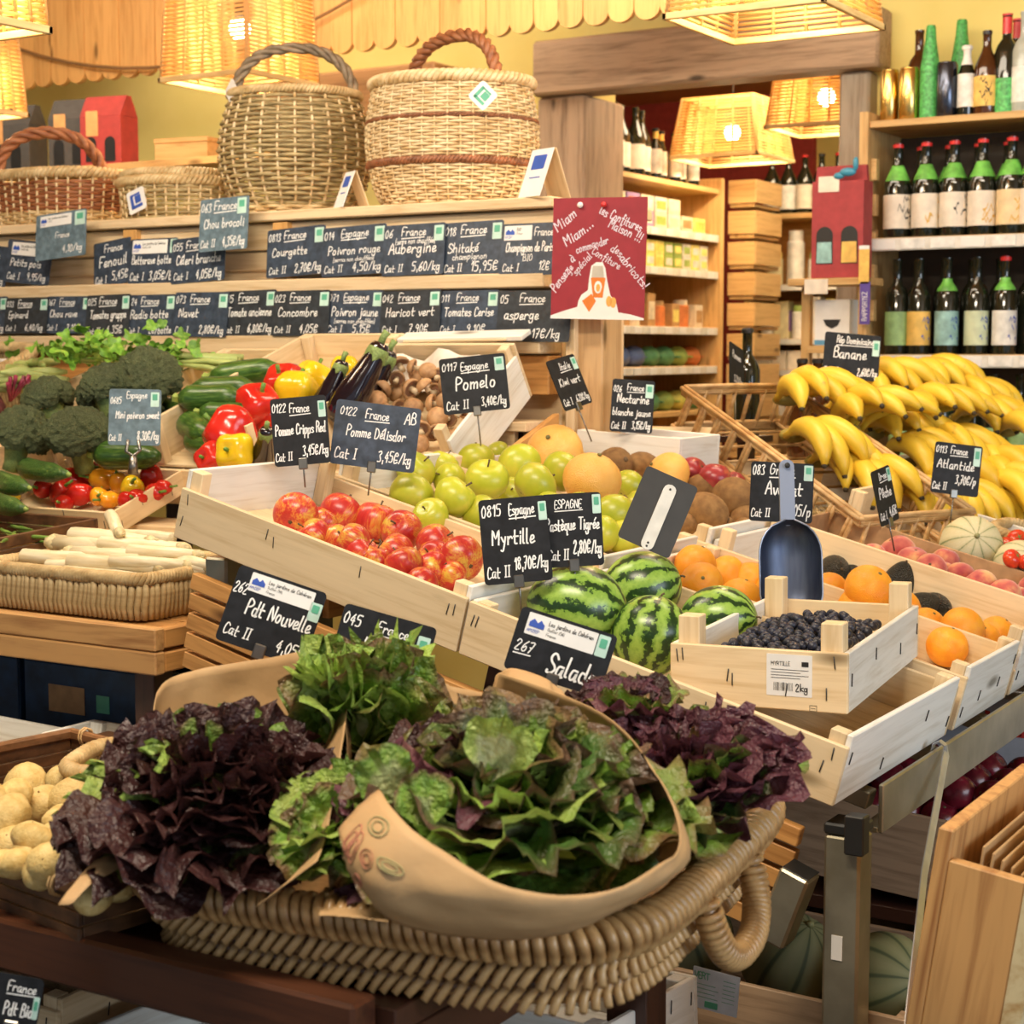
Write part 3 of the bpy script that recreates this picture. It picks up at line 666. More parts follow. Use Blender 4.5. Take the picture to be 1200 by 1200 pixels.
# ---------------------------------------------------------------- bottles
GLASS_D = plain('dark_green_glass', (.012, .014, .008), .08, vary=.1, **{'Coat Weight': .6})
GLASS_B = plain('brown_glass', (.07, .022, .006), .10, vary=.1, **{'Coat Weight': .6})
BP = {'beer': [(0, 0), (.043, 0), (.045, .006), (.045, .165), (.040, .188), (.019, .235), (.0155, .25), (.0155, .295), (.017, .297), (.017, .307), (0, .307)],
      'wine': [(0, 0), (.037, 0), (.038, .006), (.038, .19), (.030, .215), (.0155, .235), (.0145, .25), (.0145, .30), (.016, .302), (.016, .312), (0, .312)],
      'small': [(0, 0), (.029, 0), (.030, .005), (.030, .13), (.026, .15), (.014, .19), (.0125, .20), (.0125, .225), (.0135, .227), (.0135, .235), (0, .235)]}
BM = {}
def bottle(loc, kind, label, group, lab=None, cap=None, neck=None, glass=None, lz=None, scale=1.0, name='bottle', marks=None, rz=0):
    glass = glass or GLASS_D; key = (kind, glass.name)
    if key not in BM: BM[key] = mk('bottle', lathe(BP[kind], 18), glass, 'auto')
    o = tag(put(name, BM[key], None, loc, (0, 0, rz), scale), label, 'bottle', group)
    R = BP[kind][3][0]; top = BP[kind][-1][1]; a, b = lz or (.03, .14)
    if lab:
        k2 = (kind, 'l', lab.name, a, b)
        if k2 not in BM: BM[k2] = mk('paper_label', lathe([(R + .0006, a), (R + .0006, b)], 24), lab, True)
        l = put('paper_label', BM[k2], o)
        if marks:
            k3 = (kind, 'm', marks, a, b)
            if k3 not in BM:
                r = random.Random(marks); vf = ([], [])
                for _ in range(7):
                    z = r.uniform(a + .012, b - .012); t0 = r.uniform(-1.9, -.7); path = [(t0 + .12 * i, z + r.uniform(-.014, .014)) for i in range(r.choice((3, 4, 5)))]
                    v, f = ribbon(path, .0065); vf = join(vf, ([((R + .0014) * math.cos(p_[0]), (R + .0014) * math.sin(p_[0]), p_[1]) for p_ in v], f))
                BM[k3] = mk('label_print', vf, [INKBLACK, plain('ochre_print', (.7, .42, .08)), INKBLUE][marks % 3], False)
            put('label_print', BM[k3], l)['kind'] = 'stuff'
    if neck:
        z0, z1, m_ = neck; k2 = (kind, 'n', m_.name, z0, z1)
        if k2 not in BM:
            pr_ = [(interp([(r, z) for r, z in BP[kind][2:-1]], z) + .0007, z) for z in [z0 + (z1 - z0) * i / 5 for i in range(6)]]
            BM[k2] = mk('neck_foil', lathe(pr_, 18), m_, True)
        put('neck_foil', BM[k2], o)
    if cap:
        k2 = (kind, 'c', cap.name)
        if k2 not in BM: BM[k2] = mk('cap', lathe([(.0175, top - .014), (.0182, top - .004), (.014, top + .001), (0, top + .001)], 14), cap, 'auto')
        put('cap', BM[k2], o)
    return o
CREAM = plain('cream_label', (.78, .70, .58), .6, vary=.05); REDCAP = plain('red_cap', (.60, .03, .03), .35); GNECK = plain('green_foil', (.16, .48, .08), .4, vary=.2)
YLAB = plain('yellow_label', (.78, .50, .12), .6, vary=.1); TLAB = plain('teal_label', (.30, .52, .50), .6, vary=.15); GLAB = plain('green_label', (.30, .48, .20), .6, vary=.12); WLAB = plain('white_label', (.74, .74, .70), .6, vary=.1)
GOLD = plain('gold_foil', (.75, .52, .16), .22, Metallic=1.0); GREENSLV = plain('green_net_sleeve', (.08, .40, .10), .45, vary=.25, ns=90); DCAN = plain('dark_can', (.08, .09, .12), .2, Metallic=.9); BLK = plain('black_cap', (.02, .02, .02), .4)
bs = thing('bottle_shelf_unit', 'tall pine shelf unit full of bottles against the yellow wall', 'shelf unit')
SY0, SY1 = 5.46, 5.78; BX0, BX1 = -1.985, -1.05
SHZ = (2.165, 1.785, 1.405, 1.03, .62, .2)
for x in (BX0, BX1 - .03): part('side_post', box(x, x + .03, SY0 - .01, SY1, 0, SHZ[0] + .03), SHELFW['z'], bs, False)
for k in range(16): part('cleat', box(BX0 + .031, BX0 + .05, SY0 + .02, SY0 + .05, .25 + k * .115, .32 + k * .115), SHELFW['x'], bs, False)
for z in SHZ: part('shelf', box(BX0 + .032, BX1 - .032, SY0, SY1, z - .022, z), SHELFW['x'], bs, False)
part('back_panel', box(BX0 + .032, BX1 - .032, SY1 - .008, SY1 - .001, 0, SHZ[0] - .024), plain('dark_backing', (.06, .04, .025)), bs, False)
STRIP = plain('price_strip', (.70, .68, .62), .4)
for z in SHZ[1:4]:
    s = part('price_strip', box(BX0 + .033, BX1 - .033, SY0 - .008, SY0 - .002, z - .042, z - .002), STRIP, bs, False)
    for k in range(9):
        part('price_ticket', box(BX0 + .05 + k * .098, BX0 + .128 + k * .098, SY0 - .011, SY0 - .0085, z - .038, z - .006, .001), WLAB if k % 3 else LABEL_W, s, False)
def bx_at(px): return at(px, 265, Y=SY0 + .055).x
G1 = 'cream label bottles on the second shelf'
for i, px in enumerate((1051, 1084, 1117, 1150, 1184)):
    what = ('dark scribble print', 'small yellow print', 'bold black squiggle', 'yellow and black print', 'orange round print')[i]
    bottle((bx_at(px), SY0 + .055, SHZ[1]), 'beer', 'bottle with cream label of %s on the second shelf' % what, G1, CREAM if i < 4 else plain('cream_orange_label', (.80, .62, .36)), REDCAP, (.185, .235, GNECK), marks=(3, 4, 6, 7, 10)[i], rz=R_(30))
for i in range(6):
    bottle((bx_at(1066) + i * .096, SY0 + .165, SHZ[1]), 'beer', 'dark bottle with red cap in the second row behind the cream labels', 'second row bottles', CREAM, REDCAP, (.185, .235, GNECK) if i % 2 else None)
for i in range(4):
    bottle((bx_at(1210) + i * .098, SY0 + .055, SHZ[1]), 'beer', 'cream label bottle at the right end of the second shelf', 'right end bottles', CREAM, REDCAP, (.185, .235, GNECK), marks=4, rz=R_(30))
L2 = ((1053, GLAB, 0, 'green'), (1079, YLAB, 0, 'yellow'), (1112, TLAB, 1, 'teal'), (1147, plain('pale_green_label', (.58, .66, .45)), 0, 'pale green'), (1180, WLAB, 2, 'white and blue'))
for px, lb, gk, w in L2:
    bottle((bx_at(px), SY0 + .055, SHZ[2]), 'wine', 'dark bottle with %s label on the third shelf' % w, 'third shelf bottles', lb, REDCAP if gk == 2 else None, (.205, .245, GNECK) if gk else None, marks=None if px == 1053 else 5, rz=R_(30))
for i in range(6):
    bottle((bx_at(1064) + i * .092, SY0 + .17, SHZ[2]), 'wine', 'dark bottle in the shadowed back row of the third shelf', 'third shelf back row', None, REDCAP if i == 5 else None)
for i, px in enumerate((1060, 1082, 1108, 1140, 1170, 1196)):
    bottle((bx_at(px), SY0 + .055 + (i % 2) * .05, SHZ[3] + .0005), 'wine', 'green necked bottle on the shelf behind the bananas' if i in (1, 2, 3, 4) else 'plain dark bottle on the shelf behind the bananas', 'lowest shelf bottles', GLAB, None, (.195, .25, GNECK) if i in (1, 2, 3, 4) else None)
def can(px, label, m, r, h, py=128, name='can', dy=.08, sleeve=False):
    x = at(px, 130, Y=SY0 + dy).x
    if sleeve: pr_ = [(0, 0), (r, 0), (r * 1.02, h * .3), (r, h * .55), (r * .72, h * .74), (r * .55, h * .86), (r * .48, h * .98), (r * .40, h), (0, h)]
    else: pr_ = [(0, 0), (r * .9, 0), (r, .005), (r, h - .008), (r * .9, h - .002), (r * .88, h), (0, h - .003)]
    t = thing(name, label, name.replace('_', ' '), (x, SY0 + dy, SHZ[0]))
    part('body', lathe(pr_, 20), m, t, 'auto')
    part('rim', lathe([(r * .9, h - .004), (r * .93, h), (r * .88, h + .001)], 20) if not sleeve else lathe([(r * .42, h * .985), (r * .46, h * .99), (r * .40, h + .002), (0, h + .002)], 16), m, t)
can(1042, 'gold foil can at the left end of the top shelf', GOLD, .030, .17); can(1065, 'second gold foil can from the left on the top shelf', GOLD, .032, .17, dy=.07)
can(1089, 'shorter green sleeved bottle on the top shelf beside the gold cans', GREENSLV, .032, .30, name='sleeved_bottle', sleeve=True)
can(1125, 'taller green sleeved bottle standing further back on the top shelf', GREENSLV, .036, .335, name='sleeved_bottle', sleeve=True, dy=.22)
can(1109, 'dark metallic can on the top shelf', DCAN, .034, .175, dy=.06)
xx = lambda px, dy: at(px, 130, Y=SY0 + dy).x
bottle((xx(1076, .2), SY0 + .2, SHZ[0]), 'wine', 'plain brown bottle behind the gold cans', None, glass=GLASS_B)
bottle((xx(1132, .06), SY0 + .06, SHZ[0]), 'small', 'small dark bottle with a white cap and pale label on the top shelf', None, WLAB, plain('white_cap', (.8, .78, .72)), (.17, .225, plain('white_foil', (.8, .78, .72))), scale=.95)
bottle((xx(1155, .06), SY0 + .06, SHZ[0]), 'beer', 'brown bottle with a coloured picture label on the top shelf', None, YLAB, BLK, glass=GLASS_B, scale=.86, marks=9)
bottle((xx(1178, .07), SY0 + .07, SHZ[0]), 'wine', 'dark wine bottle with red foil and green front label on the top shelf', None, GREENSLV, None, (.25, .312, REDCAP), lz=(.004, .11))
bottle((xx(1190, .17), SY0 + .17, SHZ[0]), 'wine', 'second red foil wine bottle behind the green label one', None, WLAB, None, (.25, .312, REDCAP))
bottle((xx(1199, .06), SY0 + .06, SHZ[0]), 'wine', 'clear bottle with a pale label at the right edge of the top shelf', None, WLAB, None, None, glass=plain('pale_glass', (.42, .45, .40), .1))

# red carrier box with two round windows, on its bracket shelf
rb = thing('bottle_gift_box', 'dark red cardboard bottle carrier with two arched windows and a blue ribbon', 'gift box', (at(980, 325, Y=5.30).x, 5.30, 1.652))
RBM = plain('maroon_cardboard', (.36, .045, .05), .7)
w_, h_ = .175, .36
def arched(cx, w, zb, zt_, n=8): return [(cx - w, zb), (cx + w, zb)] + [(cx + w * math.cos(math.pi * k / n), zt_ - w + w * math.sin(math.pi * k / n)) for k in range(n + 1)]
part('body', box(-w_ / 2, w_ / 2, 0, .085, 0, h_ * .86), RBM, rb, False)
part('gable', slab_xz([(-w_ / 2, h_ * .86), (w_ / 2, h_ * .86), (w_ / 2 - .004, h_), (-w_ / 2 + .004, h_)], .03, .05), RBM, rb, False)
for cx, m_, nm in ((-.042, TLAB, 'teal'), (.042, YLAB, 'yellow')):
    w = part('window', slab_xz(arched(cx, .028, .045, .165), -.0015, .0), BLK, rb, False)
    part('bottle_label', slab_xz([(cx - .026, .048), (cx + .026, .048), (cx + .024, .115), (cx - .024, .115)], -.003, -.0015), m_, w, False, label=nm + ' bottle label seen through the window')
part('price_tag', slab_xz(rrect(.07, .05, .003, -.03, .30), -.003, -.0002), CREAM, rb, False)
part('ribbon', join(xf(ball(.018, 10, 6), loc=(.035, -.006, .335), scale=(1.6, .6, .8)), xf(ball(.014, 10, 6), loc=(.06, -.004, .36), scale=(.7, .6, 1.6)), xf(ball(.014, 10, 6), loc=(.005, -.004, .325), scale=(1.4, .6, .8))), plain('blue_ribbon', (.05, .28, .42), .4), rb)
bsx = rb.location.x
bsf = thing('bracket_shelf', 'short pine shelf carrying the red bottle carrier', 'shelf', (bsx, 5.3, 0))
part('board', box(-.16, .11, -.02, .14, 1.628, 1.651), SHELFW['x'], bsf, False); part('post', box(.075, .105, .0, .03, 0, 1.627), SHELFW['z'], bsf, False); part('post', box(-.15, -.12, .08, .11, 0, 1.627), SHELFW['z'], bsf, False)
part('price_ticket', box(-.10, -.02, -.0235, -.0205, 1.60, 1.648, .001), CREAM, bsf, False)
pv = at(1011, 355, Y=5.25); sgn = thing('vertical_sign', 'purple vertical strip sign with white capitals below the red carrier', 'sign', (pv.x, 5.27, pv.z))
part('strip', slab_xz(rrect(.034, .135, .002), -.001, .001), plain('purple_card', (.10, .06, .30)), sgn, False)
part('lettering', xf(flat_xz(strokes('RAPPORTEZ', -.055, -.007, .015, slant=0, maxw=.11), -.0016), rot=(0, R_(-90), 0)), CHALK, sgn, False)['kind'] = 'stuff'
pv = at(1010, 310, Y=5.25); o_ = thing('price_ticket_strip', 'yellow strip sign above the purple one on the shelf post', 'sign', (pv.x, 5.27, pv.z)); part('strip', slab_xz(rrect(.034, .12, .002), -.001, .001), YLAB, o_, False); part('edge', slab_xz(rrect(.034, .012, .001, 0, .055), -.0018, -.001), LABEL_W, o_, False)
pc = at(975, 378, Y=5.35); cb_ = thing('speaker_box', 'white box with a dark emblem and blue base line under the red carrier', 'box', (pc.x, 5.35, pc.z - .075))
part('body', box(-.06, .06, 0, .1, 0, .15), LABEL_W, cb_, False); part('emblem', slab_xz([(-.03, .085), (.03, .085), (.02, .065), (0, .055), (-.02, .065)], -.002, 0), INKBLACK, cb_, False); part('base_line', box(-.06, .06, -.001, 0, .002, .018, .0003), plain('blue_line', (.1, .3, .5)), cb_, False)
o_ = thing('box_stand', 'small pine stand under the white box', 'stand', (pc.x, 5.35, 0)); part('top', box(-.08, .08, -.02, .12, pc.z - .10, pc.z - .0755), SHELFW['x'], o_, False); part('post', box(-.02, .02, .03, .07, 0, pc.z - .101), SHELFW['z'], o_, False)
tb = thing('beer_counter', 'narrow pine counter behind the bananas carrying brown beer bottles', 'counter', (0, 0, 0)); xa = at(930, 460, Y=5.05).x
part('top', box(xa - .1, xa + .45, 4.98, 5.15, 1.06, 1.085), SHELFW['x'], tb, False)
for x in (xa - .08, xa + .4): part('leg', box(x, x + .04, 5.02, 5.08, 0, 1.059), SHELFW['z'], tb, False)
for i, px in enumerate((940, 958, 975, 996)): bottle((at(px, 440, Y=5.06).x, 5.06, 1.0855), 'beer', 'brown beer bottle standing behind the bananas', 'beer bottles behind the bananas', None, BLK, glass=GLASS_B)

# ---------------------------------------------------------------- back room shelves
su = thing('grocery_shelf_unit', 'long pine grocery shelf running back into the next room', 'shelf unit')
GZ = (2.150, 1.942, 1.776, 1.522, 1.348, 1.15, .8, .4); GX = -3.30
for z in GZ: part('shelf', box(GX - .32, GX, 6.06, 7.24, z - .022, z), SHELFW['y'], su, False)
for y in (6.03, 7.245): part('side_panel', box(GX - .33, GX + .012, y, y + .03, 0, 2.2), SHELFW['z'], su, False)
part('back_panel', box(GX - .345, GX - .332, 6.03, 7.27, 0, 2.2), SHELFW['z'], su, False)
for z in GZ[1:5]:
    s = part('price_strip', box(GX + .001, GX + .006, 6.07, 7.23, z - .035, z - .002), STRIP, su, False)
    for k in range(8): part('price_ticket', box(GX + .0065, GX + .009, 6.10 + k * .145, 6.17 + k * .145, z - .034, z - .003, .001), LABEL_W, s, False)
for i in range(11):
    y = 6.14 + i * .095; big = i < 6
    bottle((GX - .06 - (i % 2) * .02, y, GZ[0] + .0005), 'beer' if big else 'small', 'dark bottle with a cream label on top of the grocery shelf' if big else 'small dark bottle with yellow neck on top of the grocery shelf', 'bottles on top of the grocery shelf', CREAM if big else WLAB, None if big else BLK, None if big else (.19, .225, YLAB), scale=.93)
def pack(loc, s, label, group, m, m2, name='grocery_box', round_=False, rz=0):
    t = thing(name, label, name.split('_')[-1], loc, (0, 0, rz), group)
    if round_:
        part('body', lathe([(0, 0), (s[0] / 2, 0), (s[0] / 2, s[2] * .78), (s[0] * .40, s[2] * .82), (0, s[2] * .82)], 14), m, t, 'auto'); part('lid', lathe([(s[0] * .42, s[2] * .8), (s[0] * .42, s[2]), (0, s[2])], 14), m2, t, 'auto')
    else:
        part('body', box(-s[0] / 2, s[0] / 2, -s[1] / 2, s[1] / 2, 0, s[2]), m, t, False); part('front_label', box(s[0] / 2, s[0] / 2 + .001, -s[1] * .38, s[1] * .38, s[2] * .2, s[2] * .75, .0003), m2, t, False)
PC = [plain('pack_%d' % i, c, .5, vary=.1) for i, c in enumerate(((.72, .62, .46), (.80, .70, .20), (.62, .58, .12), (.30, .42, .10), (.62, .20, .06), (.10, .16, .36), (.10, .30, .14), (.70, .66, .60), (.35, .22, .45), (.48, .28, .12)))]
for i in range(8):
    for k in (0, 1) if i < 6 else (0,):
        pack((GX - .07, 6.16 + i * .13, GZ[1] + .0005 + k * .0655), (.11, .115, .065), 'cardboard tea box on the grocery shelf', 'tea boxes', PC[(0, 7, 0, 8, 0, 7, 0, 1)[(i + k) % 8]], PC[(8, 1, 4, 7, 3, 0, 9, 2)[i]])
for i in range(12):
    for k in (0, 1): pack((GX - .06, 6.13 + i * .09, GZ[2] + .0005 + k * .0555), (.09, .078, .055), 'small %s packet, %s, on the middle grocery shelf' % (('orange', 'yellow', 'yellow', 'yellow', 'olive', 'yellow', 'yellow', 'green', 'green', 'beige', 'yellow', 'beige')[i], 'upper of two' if k else 'lower of two'), 'bright packets', PC[(4, 1, 1, 1, 2, 1, 1, 3, 3, 7, 1, 7)[i]], PC[(1, 2, 7, 2, 1, 7, 2, 7, 1, 3, 7, 1)[i]], 'grocery_packet')
for i in range(9): pack((GX - .07, 6.15 + i * .12, GZ[3] + .0005), (.075, .075, (.10, .13, .12, .15, .14, .11, .10, .12, .1)[i]), 'brown jar or carton on the grocery shelf level with the horizon', 'jars on the grocery shelf', PC[(7, 0, 9, 0, 9, 4, 9, 4, 0)[i]], PC[(0, 9, 7, 9, 0, 9, 1, 0, 9)[i]], 'grocery_jar', round_=i % 2 == 1)
def bag(loc, m, label, group):
    def f(q): return Vector((q.x * .055, q.y * .075, max(-.9, q.z) * .045 * (1 + .15 * math.sin(q.y * 5)))) * 1
    t = thing('snack_bag', label, 'bag', (loc[0], loc[1], loc[2] + .041), (0, 0, rnd.uniform(-.2, .2)), group); part('pouch', ball(1, 14, 8, f), m, t); part('seal', box(-.045, .045, .068, .088, -.004, .004), m, t, False)
for i in range(8): bag((GX - .09, 6.14 + i * .14, GZ[4]), PC[(4, 4, 5, 5, 6, 6, 3, 4)[i]], ('orange', 'orange', 'blue', 'blue', 'green', 'green', 'olive', 'orange')[i] + ' crinkled bag on the low grocery shelf', 'crinkled bags upper row')
for i in range(8): bag((GX - .09, 6.14 + i * .14, GZ[5]), PC[(3, 6, 2, 2, 6, 3, 2, 6)[i]], 'green or yellow crinkled bag on the lowest grocery shelf', 'crinkled bags lower row')
# stack of slatted crates at the shelf end and the far shelf
for k in range(9):
    t = thing('stacked_crate', 'slatted pine crate, %s in the stack beside the grocery shelf' % ('lowest', 'second from bottom', 'third from bottom', 'fourth from bottom', 'middle one', 'fourth from top', 'third from top', 'second from top', 'topmost')[k], 'crate', (-3.255, 7.33, .95 + k * .14), (0, 0, 0), 'crate stack')
    part('front_board', box(-.035, .10, -.01, 0, .02, .125), SHELFW['x'], t, False); part('side_board', box(.092, .102, 0, .30, .02, .125), SHELFW['y'], t, False); part('base', box(-.03, .09, .0, .3, .002, .018), SHELFW['y'], t, False)
t = thing('crate_plinth', 'pine plinth under the stacked crates', 'plinth', (-3.25, 7.33, 0)); part('top', box(-.04, .11, -.02, .3, .92, .949), SHELFW['x'], t, False); part('body', box(-.02, .09, .02, .28, 0, .919), SHELFW['z'], t, False)
fs = thing('far_shelf_unit', 'pine shelf unit facing the doorway at the far end of the back room', 'shelf unit')
FZ = (2.075, 1.735, 1.475, 1.325, 1.1); FX0, FX1 = -3.38, -2.72
for z in FZ: part('shelf', box(FX0, FX1, 7.8, 8.1, z - .025, z), SHELFW['x'], fs, False)
for x in (FX0 - .03, FX1): part('side_panel', box(x, x + .03, 7.79, 8.1, 0, 2.12), SHELFW['z'], fs, False)
for z in FZ[1:4]: part('price_strip', box(FX0, FX1, 7.79, 7.798, z - .03, z - .002), STRIP, fs, False)
part('back_panel', box(FX0, FX1, 8.085, 8.1, 0, 2.05), SHELFW['x'], fs, False)
for i in range(7): bottle((FX0 + .07 + i * .085, 7.88, FZ[0] + .0005), 'beer', 'dark bottle with a white and red label on the far shelf top', 'bottles on the far shelf', WLAB if i % 2 else CREAM, REDCAP if i % 3 else BLK, lz=(.025, .15), scale=.92)
WB1 = plain('white_plastic', (.72, .70, .64), .4); WB2 = plain('pale_yellow_plastic', (.72, .66, .40), .4)
for i, (hh, m_) in enumerate(((.16, WB2), (.26, WB1), (.15, WB1), (.19, WB1), (.22, WB1), (.15, WB2))): pack((FX0 + .09 + i * .11, 7.88, FZ[1] + .0005), (.085, .085, hh), 'white or yellow plastic household bottle on the far shelf', 'household bottles', m_, (PC[1], WB1, PC[3], PC[4], WB1, PC[6])[i], 'household_bottle', True)
for i in range(8): pack((FX0 + .06 + i * .082, 7.88, FZ[2] + .0005), (.072, .072, (.15, .18, .16, .20, .19, .17, .13, .15)[i]), 'pale household carton on the far shelf below the white bottles', 'household cartons', (WB1, WB2, WB1)[i % 3], (PC[2], PC[8], PC[3], PC[1])[i % 4], 'household_carton', i % 2 == 0)
for i in range(8): pack((FX0 + .06 + i * .082, 7.86, FZ[3] + .0005), (.075, .078, .09), 'small cream carton in a row on the low far shelf', 'cream cartons', CREAM, WB2, 'cream_carton')
for i in range(8): pack((FX0 + .06 + i * .082, 7.86, FZ[4] + .0005), (.07, .07, .16), 'coloured carton on the lowest far shelf', 'coloured cartons', (PC[4], PC[7], PC[6], PC[7])[i % 4], (PC[7], PC[4], PC[1], PC[5])[i % 4], 'coloured_carton')

# ---------------------------------------------------------------- shelf behind the baskets with gift boxes
ws = thing('rear_shelf', 'timber shelf behind the baskets carrying gift boxes', 'shelf', (0, 0, 0))
part('board', box(-5.9, -3.6, 4.45, 4.9, 2.045, 2.07), SHELFW['x'], ws, False)
for x in (-5.8, -3.7): part('post', box(x, x + .05, 4.6, 4.65, 0, 2.044), SHELFW['z'], ws, False)
def gift(px, label, m, wz=.17, h=.27, yy=4.6):
    x = at(px, 180, Y=yy).x; t = thing('bottle_gift_box', label, 'gift box', (x, yy, 2.0705), (0, 0, R_(12)))
    part('body', box(-wz / 2, wz / 2, 0, .12, 0, h * .72), m, t, False)
    part('gable', prism_xz([(0, h * .72), (.12, h * .72), (.075, h), (.045, h)], -wz / 2, wz / 2), m, t, False)
    for cx in (-.04, .04): part('window', slab_xz(arched(cx, .022, .03, .12), -.0015, 0), BLK, t, False)
    part('sticker', slab_xz(rrect(.05, .09, .004, -wz * .2, h * .62), -.002, 0), plain('gold_sticker', (.75, .40, .15)), t, False)
def prism_xz(poly, x0, x1):
    v, f = prism(poly, x0, x1); return [(p_[2], p_[0], p_[1]) for p_ in v], f
GREYB = plain('grey_cardboard', (.085, .08, .075), .7)
gift(118, 'red bottle gift box with a gold sticker behind the long brown basket', plain('red_cardboard', (.42, .05, .045), .7))
gift(80, 'dark grey gift box behind the basket hoop handle', GREYB); gift(8, 'dark grey gift box at the left edge behind the long basket', GREYB, wz=.2)
q = at(212, 180, Y=4.6); wbx = thing('wooden_box', 'small plain wooden box on the rear shelf beside the low basket', 'box', (q.x, 4.6, 2.0705), (0, 0, R_(8)))
part('body', box(-.11, .11, 0, .14, 0, .075), SHELFW['x'], wbx, False); part('lid', box(-.113, .113, -.003, .143, .0755, .092), SHELFW['x'], wbx, False)
# ---------------------------------------------------------------- metal stand of the fruit display
st = thing('metal_display_stand', 'galvanised steel stand with square legs carrying the sloping fruit crates', 'display stand')
BXF = -.787
part('front_bar', box(BXF - .004, BXF + .004, 2.30, 5.0, .735, .806, .002), STEEL, st, False)
part('front_bar_lip', box(BXF - .03, BXF - .004, 2.30, 5.0, .735, .743, .001), STEEL, st, False)
lg = at(986, 1010, Y=2.19)
for y in (2.19, 3.6, 4.9):
    l = part('leg', box(lg.x - .026, lg.x + .026, y, y + .052, 0, .755, .004), STEEL, st, False)
    part('cap', box(lg.x - .027, lg.x + .027, y - .001, y + .053, .756, .772, .003), BLK, st, False)
    part('rear_leg', box(-2.0, -1.95, y + .06, y + .11, 0, 1.06, .004), STEEL, st, False)
part('black_clamp', box(lg.x + .008, lg.x + .036, 2.175, 2.20, .735, .79, .002), BLK, st, False)
part('brace', xf(box(-.022, .022, -.024, .024, -.055, .055, .004), loc=(lg.x - .068, 2.165, .655), rot=(0, R_(20), 0)), STEEL, st, False)
part('brace_cap', xf(box(-.020, .020, -.022, .022, .0555, .0565, .0005), loc=(lg.x - .068, 2.165, .655), rot=(0, R_(20), 0)), BLK, st, False)
part('chipped_sticker', box(lg.x - .012, lg.x + .004, 2.1885, 2.1895, .58, .615, .0002), LABEL_W, st, False)
for y in (2.32, 2.62, 2.9, 3.3, 3.7, 4.1, 4.6):
    part('slope_rail', xf(box(0, 1.235, -.015, .015, -.032, -.006), loc=(-2.0, y, slope_z(-2.0)), rot=(0, SA, 0)), STEEL, st, False)
sp = thing('slatted_side_panel', 'oiled pine slats stepping down below the apple and watermelon crates', 'slatted panel', (-2.0, 2.205, slope_z(-2.0)), (0, SA, 0))
for k in range(5):
    part('slat', box(.035, 1.185, -.009 + k * .004, .009 + k * .004, -.083 - k * .0365, -.055 - k * .0365), ORANGE['x'], sp, False)
for x in (.12, .62, 1.02): part('batten', box(x, x + .04, .03, .05, -.25, -.02), DARK['z'], sp, False)

# ---------------------------------------------------------------- wooden crates
def crate(label, loc, rot, L, W, H, M=PINE, ends=None, floor_h=.012, endh=None, posts=True, th=.009, name='wooden_crate', staples=True, outer=None, posth=None, group=None, near_h=None):
    """origin at the lower front left corner; x along L, y along W"""
    t = thing(name, label, 'crate', loc, rot, group); e = endh or (H, H); outer = outer or M
    part('side_board', box(0, L, 0, th, .002, near_h or H), M['x'], t, False); part('side_board', box(0, L, W - th, W, .002, H), M['x'], t, False)
    part('end_board', box(0, th, th + .0005, W - th - .0005, .002, e[0]), (ends or outer)['y'], t, False); part('end_board', box(L - th, L, th + .0005, W - th - .0005, .002, e[1]), (ends or outer)['y'], t, False)
    n = max(3, int(W / .075)); pw_ = (W - 2 * th) / n
    for k in range(n):
        part('floor_slat', box(th, L - th, th + k * pw_ + .002, th + (k + 1) * pw_ - .002, floor_h - .008, floor_h), M['x'], t, False)
    if posts:
        ph = posth or max(e) + .0
        for (x, hh) in ((th + .0005, e[0]), (L - th - .0245, e[1])):
            for y in (th + .0005, W - th - .0245): part('corner_post', box(x, x + .024, y, y + .024, floor_h, max(ph if posth else hh, H) ), M['z'], t, False)
    if staples:
        vf = ([], [])
        r = random.Random(len(label))
        for x in (.012, .02, L * .33, L * .36, L * .66, L - .018, L - .03):
            z = H * r.uniform(.15, .75); vf = join(vf, tube([(x, -.0012, z), (x + r.uniform(-.003, .003), -.0012, z + .018)], .0009, 4))
        for y in (.02, W * .35, W * .7, W - .02):
            z = e[1] * r.uniform(.15, .7); vf = join(vf, tube([(L + .0012, y, z), (L + .0012, y + .002, z + .018)], .0009, 4))
        part('staples', vf, STAPLE, t)['kind'] = 'stuff'
    return t
C15 = math.cos(SA)
def scrate(label, X0, X1, Y0, Y1, H, h=0.0, **k):
    return crate(label, (X0 + h * math.sin(SA), Y0, slope_z(X0, 0) + h), (0, SA, 0), (X1 - X0) / C15, Y1 - Y0, H, **k)
scrate('long pine crate of red apples at the upper end of the slope', -2.0, -1.425, 2.172, 2.565, .090, floor_h=.036, endh=(.122, .108), M=POPLAR, ends=WHITE)
scrate('pine crate holding the striped watermelons under the blueberry crate', -1.42, -.812, 2.172, 2.68, .088, floor_h=.02, endh=(.09, .104), M=POPLAR, ends=WHITE)
scrate('pine crate of green apples behind the red apples', -2.0, -1.425, 2.60, 3.0, .085, floor_h=.05, endh=(.11, .11), M=POPLAR, ends=WHITE)
scrate('pine crate of oranges with a split top board behind the blueberries', -1.42, -.812, 2.715, 3.03, .095, floor_h=.02, endh=(.09, .112), M=POPLAR, ends=WHITE)
scrate('pale crate of avocados beyond the oranges', -1.42, -.812, 3.05, 3.345, .125, floor_h=.02, endh=(.10, .125), near_h=.05, M=POPLAR, ends=WHITE)
scrate('whitewashed crate of grapefruits and kiwis behind the green apples', -1.98, -1.425, 3.04, 3.50, .09, floor_h=.05, endh=(.10, .12), M=POPLAR, ends=WHITE)
CARDB = plain('brown_cardboard', (.42, .25, .12), .8, vary=.1); CBD = {a_: CARDB for a_ in 'xyz'}
